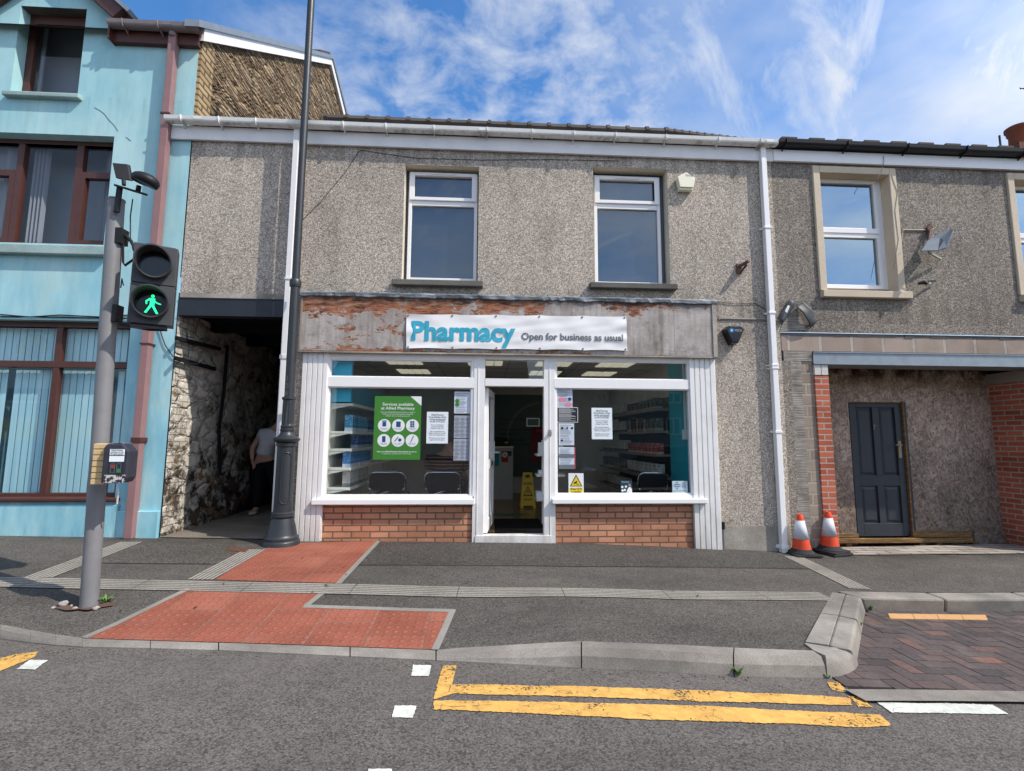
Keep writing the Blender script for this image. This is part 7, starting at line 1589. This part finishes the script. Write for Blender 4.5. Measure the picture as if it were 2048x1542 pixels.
mm = Matrix.Translation((0, yf_(.66) - .006, 0)) @ Matrix.Rotation(R(90), 4, 'X'); b.text("CAUTION", cx, z0 + H_ * .65, 0, .06, .16, 'CENTER', .02, 0, mm); mm = Matrix.Translation((0, yf_(.24) - .006, 0)) @ Matrix.Rotation(R(90), 4, 'X'); b.text("WET FLOOR", cx, z0 + H_ * .22, 0, .04, .15, 'CENTER', .02, 0, mm); obj("warning_print", b, M['ink'], ws, fix=False)
# leaflet stand beside the door
ls = thing("leaflet_stand", "pale stepped leaflet stand partly hidden by the door post", "leaflet stand", (F(1085, 900, 1.0).x + .1, 1.1, RZ0)); lx0 = F(1073, 900, 1.0).x
b = B()
for v in (908, 949, 998): z = F(1080, v, 1.0).z; b.box(lx0, lx0 + .42, .98, 1.3, z - .03, z)
b.box(lx0 + .09, lx0 + .12, 1.1, 1.13, RZ0, F(1080, 880, 1.).z); obj("shelf", b, M['shelf'], ls)
b = B(); z = F(1080, 908, 1.).z; b.box(lx0 + .03, lx0 + .4, 1.02, 1.1, z + .002, z + .17); z = F(1080, 949, 1.).z; b.box(lx0 + .03, lx0 + .2, 1.02, 1.1, z + .002, z + .06); z = F(1080, 998, 1.).z; b.box(lx0 + .0, lx0 + .2, 1.0, 1.2, z + .002, z + .10); obj("leaflet_pile", b, M['paper'], ls)
t_, x0, x1, z0, z1 = sheet_at("framed_certificate", "small framed certificate seen through the doorway", "certificate", (1053, 836, 1079, 853), M['tealdk'], 2.2); b = B(); e = .015
for q in ((x0, x1, z0, z0 + e), (x0, x1, z1 - e, z1), (x0, x0 + e, z0 + e, z1 - e), (x1 - e, x1, z0 + e, z1 - e)): b.box(q[0], q[1], 2.19, 2.199, q[2], q[3])
obj("frame", b, M['shelf'], t_)
t_, x0, x1, z0, z1 = sheet_at("red_poster", "dark red poster partly hidden behind the door post", "poster", (1062, 854, 1092, 925), plain("deep_red", (.10, .012, .02, 1), .6, .2), 2.3); b = B(); b.text("Dementia", F(1073, 866, 2.29).x, F(1073, 864, 2.29).z, 2.297, .09); obj("lettering", b, M['red'], t_)
b = B(); b.box(dl1 + .16, dr0 + .1, .10, 1.5, RZ0 + .001, RZ0 + .012); obj("door_mat", b, M['mat'], base=True, label="black door mat just inside the open shop door", cat="door mat")
b = B(); p = Zp(1020, 1029, RZ0); n = 24; b.poly([(p.x + .33 * math.cos(6.2832 * k / n), p.y + .12 * math.sin(6.2832 * k / n), RZ0 + .003) for k in range(n)]); obj("floor_sticker", b, plain("green_floor_vinyl", (.02, .12, .06, 1), .4, .4), base=True, label="green oval sticker on the shop floor past the mat", cat="floor sticker", fix=False)
b = B(); q = [F(u, v, 1.6) for u, v in ((1346, 718), (1372, 712), (1376, 752), (1350, 760))]; b.hexa([p + Vector((0, .12, 0)) for p in q], q); tvx = thing("ceiling_screen", "dark box hung near the ceiling by the teal wall", "hanging box", q[0]); obj("casing", b, M['blackp'], tvx, bevel=.006); b = B(); b.bar(q[1] + Vector((-.06, -.01, 0)), q[2] + Vector((-.06, -.01, 0)), .02, .01); b.bar(q[0] + Vector((.02, -.01, 0)), q[3] + Vector((.02, -.01, 0.05)), .02, .01); obj("trim", b, M['chrome'], tvx)
# chairs
def make_chair(x, y, ztop, wd, lab, rot=0):
    t_ = thing("waiting_chair", lab, "chair", (x, y, RZ0), "waiting chairs behind the shop windows"); sz_ = RZ0 + .44
    def rr(w_, h, r_, n=6):
        o = []
        for cx_, cz_, a in ((w_ / 2 - r_, h / 2 - r_, 0), (-w_ / 2 + r_, h / 2 - r_, 90), (-w_ / 2 + r_, -h / 2 + r_, 180), (w_ / 2 - r_, -h / 2 + r_, 270)):
            for k in range(n + 1): q = R(a + 90 * k / n); o.append((cx_ + r_ * math.cos(q), cz_ + r_ * math.sin(q)))
        return o
    hb = ztop - (sz_ + .10); zc_ = ztop - hb / 2
    b = B(); o = rr(wd, hb, .07); lean = lambda z: (zc_ + hb / 2 - z) * .14
    b.hexa([(x + p, y + .025 + lean(zc_ + q), zc_ + q) for p, q in o], [(x + p, y - .02 + lean(zc_ + q), zc_ + q) for p, q in o]); obj("backrest", b, M['chair'], t_, bevel=.01)
    b = B(); b.box(x - wd / 2, x + wd / 2, y + .10, y + .55, sz_ - .03, sz_ + .05); obj("seat", b, M['chair'], t_, bevel=.03)
    b = B(); o = rr(wd + .03, hb + .03, .085, 8); pth = [(x + p, y + .0 + lean(zc_ + q), zc_ + q) for p, q in o if q > -hb * .45]; 
    k0 = min(range(len(pth)), key=lambda i: (pth[i][2], -pth[i][0])); b.tube([(x + wd / 2 + .015, y + .12, sz_)] + [p for p in pth] + [(x - wd / 2 - .015, y + .12, sz_)], .011, 8); obj("back_frame", b, M['chrome'], t_)
    for sx in (-1, 1):
        for yy in (.12, .52): b = B(); b.tube([(x + sx * wd / 2, y + yy, sz_ - .03), (x + sx * (wd / 2 + .02), y + yy + (.03 if yy > .3 else -.05), RZ0 + .002)], .012, 8); obj("leg", b, M['chrome'], t_)
    return t_
yC = .50
make_chair((F(739, 960, yC).x + F(808, 960, yC).x) / 2, yC, F(775, 947, yC).z, F(808, 960, yC).x - F(739, 960, yC).x, "black waiting chair between the shelves and the seated person")
make_chair((F(851, 960, yC).x + F(918, 960, yC).x) / 2, yC, F(885, 947, yC).z, F(918, 960, yC).x - F(851, 960, yC).x, "dark waiting chair holding the person in a striped top")
make_chair((F(1279, 960, yC).x + F(1334, 960, yC).x) / 2, yC, F(1305, 948, yC).z, F(1334, 960, yC).x - F(1279, 960, yC).x, "black waiting chair in front of the shelves beyond the door")
# ================================================================= PEOPLE
def merge(*bs):
    o = B()
    for q in bs:
        n = len(o.v); o.v += q.v
        for f in q.f: o.face([n + i for i in f])
    return o
def hand(b_pts, wrist, fwd, side, curl, s=1.0):
    # five separate fingers on a palm: returns skin chains
    bs = []; fwd = fwd.normalized(); side = side.normalized(); nrm = fwd.cross(side).normalized()
    palm = skin([wrist, wrist + fwd * .045 * s, wrist + fwd * .085 * s], [(0, 1), (1, 2)], [(.022 * s, .016 * s), (.036 * s, .015 * s), (.038 * s, .013 * s)], 1); bs.append(palm)
    for k, L in enumerate((.066, .075, .070, .055)):
        r0 = wrist + fwd * .085 * s + side * (.027 - .018 * k) * s; p1 = r0 + (fwd + nrm * curl * .3).normalized() * L * .45 * s; p2 = p1 + (fwd + nrm * curl).normalized() * L * .32 * s; p3 = p2 + (fwd * .6 + nrm * curl * 1.4).normalized() * L * .25 * s
        bs.append(skin([r0 - fwd * .015 * s, r0, p1, p2, p3], [(0, 1), (1, 2), (2, 3), (3, 4)], [.008 * s, .009 * s, .008 * s, .0075 * s, .0065 * s], 1))
    t0 = wrist + fwd * .03 * s + side * .025 * s; t1 = t0 + (fwd * .5 + side * .8).normalized() * .035 * s; t2 = t1 + (fwd * .9 + side * .4 + nrm * curl * .4).normalized() * .03 * s; bs.append(skin([t0 - side * .012 * s, t0, t1, t2], [(0, 1), (1, 2), (2, 3)], [.010 * s, .011 * s, .0095 * s, .008 * s], 1))
    return bs
# person walking in the alley: leaning forward to the side, hand at the hip
py_ = 1.75; pz = .235; pxc = F(526, 1000, py_).x
ap = thing("person", "person in a pale grey tee shirt and black trousers standing in the dark alley", "person", (pxc, py_, pz))
V = lambda x, y, z: Vector((pxc + x, py_ + y, pz + z))
tor = [V(0, 0, .86), V(.01, 0, .98), V(.05, -.02, 1.10), V(.10, -.03, 1.24), V(.135, -.04, 1.30), V(.185, -.07, 1.375)]
hdp = V(.245, -.10, 1.44)
pts = tor + [V(.215, -.085, 1.40), hdp, V(.265, -.11, 1.52)]
ed = [(i, i + 1) for i in range(8)]; rad = [(.15, .11), (.155, .115), (.15, .11), (.15, .10), (.10, .07), (.05, .05), (.05, .05), (.078, .09), (.070, .082)]
def add(par, ps, rs):
    n = len(pts); last = par
    for p, r_ in zip(ps, rs): pts.append(p); rad.append(r_); ed.append((last, len(pts) - 1)); last = len(pts) - 1
    return last
# arm: elbow bent out behind, hand at hip
add(3, [V(-.06, -.02, 1.26), V(-.16, -.01, 1.10), V(-.185, -.06, 1.00), V(-.165, -.09, .88), V(-.15, -.10, .82)], [.055, .046, .040, .034, .026])
add(3, [V(.26, -.08, 1.20), V(.30, -.14, 1.02), V(.30, -.22, .86)], [.055, .044, .030])
la = add(0, [V(-.08, 0, .80), V(-.09, -.01, .46), V(-.095, .01, .10)], [.10, .066, .044]); add(la, [V(-.095, -.04, .05), V(-.10, -.15, .03)], [.038, .030])
lb2 = add(0, [V(.09, .02, .80), V(.16, .05, .46), V(.20, .10, .10)], [.10, .066, .044]); add(lb2, [V(.205, .05, .05), V(.23, -.05, .03)], [.038, .030])
body = skin(pts, ed, rad, 2)
hs_ = hand(None, V(-.15, -.10, .82), Vector((.35, -.25, -.7)), Vector((.6, -.3, .3)), .6)
nose = B(); nose.ell(hdp + Vector((.075, -.045, .02)), .018, .014, .022, 8, 6); ear = B(); ear.ell(hdp + Vector((-.01, -.085, .01)), .018, .010, .028, 8, 6)
eye = B(); eye.ell(hdp + Vector((.055, -.075, .035)), .010, .008, .008, 8, 6)
obj("body", fuse(merge(body, nose, ear, eye, *hs_), .007), M['skin'], ap, smooth='all', fix=False)
sh = skin([V(-.005, 0, .87)] + tor[1:5] + [V(-.06, -.02, 1.255), V(-.125, -.015, 1.155), V(.26, -.08, 1.20), V(.285, -.12, 1.10)], [(0, 1), (1, 2), (2, 3), (3, 4), (3, 5), (5, 6), (3, 7), (7, 8)], [(.185, .15), (.185, .145), (.175, .135), (.17, .12), (.105, .085), .078, .072, .075, .07], 2); obj("shirt", sh, M['tee'], ap, smooth='all', fix=False)
trs = skin([V(0, 0, .90), V(0, 0, .80), V(-.085, 0, .74), V(-.09, -.01, .46), V(-.095, .01, .08), V(.09, .02, .74), V(.16, .05, .46), V(.20, .10, .08)], [(0, 1), (1, 2), (2, 3), (3, 4), (1, 5), (5, 6), (6, 7)], [(.17, .13), (.17, .13), .115, .095, .085, .115, .095, .085], 2); obj("trousers", trs, M['trouser'], ap, smooth='all', fix=False)
hr = B(); hr.ell(hdp + Vector((-.012, .012, .055)), .098, .100, .092, 14, 9, 0, .25, 2); obj("hair", hr, M['hairdk'], ap, smooth='all', fix=False)
for (x, y) in ((-.098, -.08), (.215, .02)): b = B(); b.ell(V(x, y, .018), .05, .13, .018, 12, 6); b.bar(V(x - .05, y - .04, .03), V(x + .05, y - .04, .03), .04, .02); obj("shoe", b, M['shoe'], ap, smooth='all', fix=False)
# person seated with back to the window
sy = .78; sxp = (F(851, 960, yC).x + F(918, 960, yC).x) / 2 + .05; sz0 = RZ0 + .50
sp = thing("person", "person in a striped dark red top seated with their back to the window", "person", (sxp, sy, RZ0))
V = lambda x, y, z: Vector((sxp + x, sy + y, sz0 + z))
pts = [V(0, 0, .02), V(0, -.01, .18), V(0, -.03, .36), V(0, -.02, .50), V(0, 0, .60), V(0, .03, .70), V(0, .04, .80)]; ed = [(i, i + 1) for i in range(6)]; rad = [(.18, .14), (.18, .14), (.18, .13), (.10, .08), (.055, .055), (.082, .095), (.07, .085)]
add(3, [V(.22, .0, .46), V(.30, -.03, .24), V(.25, .16, .10), V(.19, .26, .10)], [.07, .058, .046, .032]); add(3, [V(-.22, .0, .46), V(-.28, .0, .22), V(-.22, .2, .10), V(-.16, .28, .10)], [.07, .058, .046, .032])
k = add(0, [V(.11, .10, .0), V(.14, .46, .0), V(.14, .48, -.40)], [.11, .085, .055]); add(k, [V(.14, .56, -.46)], [.04]); k = add(0, [V(-.11, .10, .0), V(-.14, .46, .0), V(-.14, .48, -.40)], [.11, .085, .055]); add(k, [V(-.14, .56, -.46)], [.04])
hh = hand(None, V(.19, .26, .10), Vector((-.6, .6, -.1)), Vector((.5, .5, .2)), .4) + hand(None, V(-.16, .28, .10), Vector((.6, .6, -.1)), Vector((-.5, .5, .2)), .4)
nb = B(); nb.ell(V(0, .145, .72), .016, .02, .022, 8, 6); e1 = B(); e1.ell(V(.085, .035, .72), .012, .02, .03, 8, 6); e2 = B(); e2.ell(V(-.085, .035, .72), .012, .02, .03, 8, 6)
obj("body", fuse(merge(skin(pts, ed, rad, 2), nb, e1, e2, *hh), .009), M['skin'], sp, smooth='all', fix=False)
tp = skin([V(0, 0, -.02), V(0, -.01, .16), V(0, -.03, .35), V(0, -.015, .535), V(.23, .0, .465), V(.29, -.02, .27), V(-.23, .0, .465), V(-.275, .0, .27)], [(0, 1), (1, 2), (2, 3), (3, 4), (4, 5), (3, 6), (6, 7)], [(.25, .19), (.245, .185), (.25, .18), (.20, .14), .115, .095, .115, .095], 2); obj("striped_top", tp, M['stripe'], sp, smooth='all', fix=False)
tr = skin([V(0, 0, .04), V(.11, .10, .0), V(.14, .46, .0), V(.14, .48, -.38), V(-.11, .10, .0), V(-.14, .46, .0), V(-.14, .48, -.38)], [(0, 1), (1, 2), (2, 3), (0, 4), (4, 5), (5, 6)], [(.2, .16), .125, .10, .075, .125, .10, .075], 2); obj("trousers", tr, M['trouser'], sp, smooth='all', fix=False)
hr = B(); hr.ell(V(0, .03, .755), .100, .115, .105, 14, 9, 0, .2, 5); obj("hair", hr, plain("grey_hair", (.16, .14, .12, 1), .7, .2, .3, 30), sp, smooth='all', fix=False)
# ================================================================= ACROSS THE STREET (what the panes reflect)
def mir(u, v, y): p = F(u, v, y); return Vector((p.x, -y, p.z))
ho = thing("house", "grey green rendered house across the road mirrored in the shop window", "house", (12, -24, -.3))
hx0 = mir(1165, 800, 20).x; hx1 = hx0 + 14; he = mir(1200, 760, 20).z
b = B(); b.box(hx0, hx1, -28, -20, -.6, he); b.hexa([(hx0, -20, he), (hx0, -28, he), (hx0 + .1, -28, he), (hx0 + .1, -20, he)], [(hx0, -23.9, he + 3), (hx0, -24.1, he + 3), (hx0 + .1, -24.1, he + 3), (hx0 + .1, -23.9, he + 3)]); obj("wall", b, M['housewall'], ho)
b = B(); b.poly([(hx0 - .5, -19.5, he - .2), (hx1 + .5, -19.5, he - .2), (hx1 + .5, -24, he + 3.2), (hx0 - .5, -24, he + 3.2)]); b.poly([(hx0 - .5, -28.5, he - .2), (hx1 + .5, -28.5, he - .2), (hx1 + .5, -24, he + 3.2), (hx0 - .5, -24, he + 3.2)]); obj("roof", b, M['slate'], ho)
for k, (u0, u1) in enumerate(((1190, 1215), (1256, 1290), (1330, 1362))):
    for v0, v1 in ((784, 807), (835, 870)):
        a, c = mir(u0, v0, 20), mir(u1, v1, 20); b = B(); y_ = -19.98; w_ = .09; x0, x1, z0, z1 = a.x, c.x, c.z, a.z
        for q in ((x0, x0 + w_, z0, z1), (x1 - w_, x1, z0, z1), (x0, x1, z1 - w_, z1), (x0, x1, z0, z0 + w_), ((x0 + x1) / 2 - .04, (x0 + x1) / 2 + .04, z0, z1)): b.box(q[0], q[1], y_, y_ + .05, q[2], q[3])
        o = obj("window", b, M['upvc2'], ho); b = B(); b.box(x0, x1, y_ - .012, y_ + .004, z0, z1); obj("pane", b, plain("dark_far_glass", (.03, .04, .045, 1), .15, .5), o)
te = thing("terrace_house", "plain rendered terrace across the road mirrored in the door side window", "house", (-6, -28, 0))
b = B(); b.box(-10, 2.6, -36, -27, -.6, 5.6); obj("wall", b, M['housewall'], te); b = B(); b.poly([(-10.4, -26.5, 5.4), (3, -26.5, 5.4), (3, -31.5, 9), (-10.4, -31.5, 9)]); b.poly([(-10.4, -36.5, 5.4), (3, -36.5, 5.4), (3, -31.5, 9), (-10.4, -31.5, 9)]); obj("roof", b, M['slate'], te)
# parked car, nose towards -X
car = thing("parked_car", "dark blue hatchback parked across the road mirrored in the shop window", "car", (5.2, -8.6, zr(5)))
cx0 = mir(1168, 930, 8.6).x; cz = zr(5, 0) + .0; yc = -8.6; X = lambda f: cx0 + f * 4.2
prof = [(0, .35), (0, .62), (.03, .72), (.10, .80), (.26, .93), (.30, .95), (.42, 1.34), (.50, 1.42), (.70, 1.44), (.85, 1.33), (.96, 1.0), (.995, .85), (1.0, .5), (.98, .32), (.88, .25), (.12, .22), (.03, .27)]
b = B(); ny = 6
secs = [(-.86, .86), (-.80, .97), (-.5, 1.0), (.5, 1.0), (.80, .97), (.86, .86)]
for yo_, s_ in secs:
    for f, z in prof:
        inn = 1 if z < .96 else .80; b.v.append(Vector((X(.5 + (f - .5) * s_), yc + yo_ * (inn if abs(yo_) > .6 else 1), cz + (.62 + (z - .62) * (s_ if z > .62 else 1)))))
m_ = len(prof)
for i in range(len(secs) - 1):
    for k in range(m_): b.face((i * m_ + k, i * m_ + (k + 1) % m_, (i + 1) * m_ + (k + 1) % m_, (i + 1) * m_ + k))
b.face(range(m_)); b.face([(len(secs) - 1) * m_ + k for k in reversed(range(m_))]); obj("body", b, M['carpaint'], car, smooth=True)
for sy_ in (-1, 1):
    for f0, f1 in ((.385, .57), (.585, .78)):
        b = B(); y_ = yc + sy_ * .75; b.poly([(X(f0 - .05), yc + sy_ * .84, cz + .96), (X(f1 + .02), yc + sy_ * .84, cz + .96), (X(f1), yc + sy_ * .715, cz + 1.32), (X(f0 + .03), yc + sy_ * .715, cz + 1.32)]); obj("side_window", b, plain("dark_far_glass", (.1,) * 4), car, fix=False)
    b = B(); b.ell((X(.035), yc + sy_ * .62, cz + .68), .10, .16, .07, 12, 8); obj("headlight", b, M['chrome'], car, smooth='all')
    for f in (.18, .80):
        wc = Vector((X(f), yc + sy_ * .80, cz + .315)); b = B(); b.tube([wc + Vector((0, -.1, 0)), wc + Vector((0, .1, 0))], .315, 24); wh = obj("wheel", b, M['rubber'], car, bevel=.02); b = B(); b.tube([wc + Vector((0, sy_ * .10, 0)), wc + Vector((0, sy_ * .108, 0))], .20, 20); obj("rim", b, M['greym'], wh)
b = B(); b.poly([(X(.295), yc - .72, cz + .965), (X(.295), yc + .72, cz + .965), (X(.418), yc + .62, cz + 1.345), (X(.418), yc - .62, cz + 1.345)]); obj("windscreen", b, plain("dark_far_glass", (.1,) * 4), car, fix=False)
# filling station totem, mirrored in the blue building's window
tp0, tp1 = mir(16, 655, 14), mir(93, 805, 14)
to = thing("petrol_sign", "white petrol station price sign with a yellow shell emblem mirrored in the blue building window", "sign", ((tp0.x + tp1.x) / 2, -14, 0))
b = B(); b.box(tp0.x, tp1.x, -14.2, -14, tp1.z, tp0.z); obj("panel", b, emis("lit_white_sign_panel", (.8, .85, .9, 1), .35), to, bevel=.05)
b = B(); b.box(tp0.x + .2, tp0.x + .4, -14.15, -14.05, -.4, tp1.z); b.box(tp1.x - .4, tp1.x - .2, -14.15, -14.05, -.4, tp1.z); obj("post", b, M['greym'], to)
cs = mir(54, 693, 14); rS = (tp1.x - tp0.x) * .32
def shell(r_, y_):
    pts_ = [(-.35, -.62), (.35, -.62), (.42, -.42)]
    for k in range(15):
        a = R(-22 + 224 * k / 14); pts_.append((math.cos(a) * (1.04 if k % 2 == 0 else 1.0), .82 * math.sin(a) * (1.05 if k % 2 == 0 else 1.0)))
    pts_.append((-.42, -.42)); return [(cs.x + r_ * x, y_, cs.z + r_ * z) for x, z in pts_]
b = B(); b.poly(shell(rS * 1.12, -13.985)); em = obj("emblem_border", b, M['red'], to, fix=False); b = B(); b.poly(shell(rS, -13.98)); obj("shell_emblem", b, emis('lit_yellow_emblem', (.9, .65, .05, 1), .4), em, fix=False)
b = B()
for k in range(7): a = R(30 + 20 * k); b.bar((cs.x + rS * .15 * math.cos(a), -13.975, cs.z - rS * .45), (cs.x + rS * .92 * math.cos(a), -13.975, cs.z + rS * .75 * math.sin(a)), .03, .004)
obj("rib", b, M['red'], em)
b = B(); b.box(tp0.x + .1, tp1.x - .1, -13.998, -13.99, mir(50, 800, 14).z, mir(50, 776, 14).z); obj("price_panel", b, plain("faded_red_panel", (.35, .12, .12, 1), .6, .2), to)

ki = thing("petrol_kiosk", "white filling station kiosk with a yellow band mirrored in the blue building window", "kiosk", (-24, -19, 0))
kx0, kx1 = mir(-260, 850, 18).x, mir(175, 850, 18).x; z0k, z1k = mir(100, 880, 18).z, mir(100, 836, 18).z
b = B(); b.box(kx0, kx1, -26, -18, -.5, 4.2); obj("wall", b, M['upvc2'], ki)
b = B(); b.box(kx0 - .02, kx1 + .02, -18.02, -17.9, z0k, z1k); obj("fascia_band", b, emis('lit_yellow_emblem', (.9,) * 4, .4) if 'lit_yellow_emblem' not in bpy.data.materials else bpy.data.materials['lit_yellow_emblem'], ki)
b = B(); b.box(kx0 - .4, kx1 + .4, -26.2, -17.5, 4.2, 4.4); obj("roof", b, M['steel'], ki)
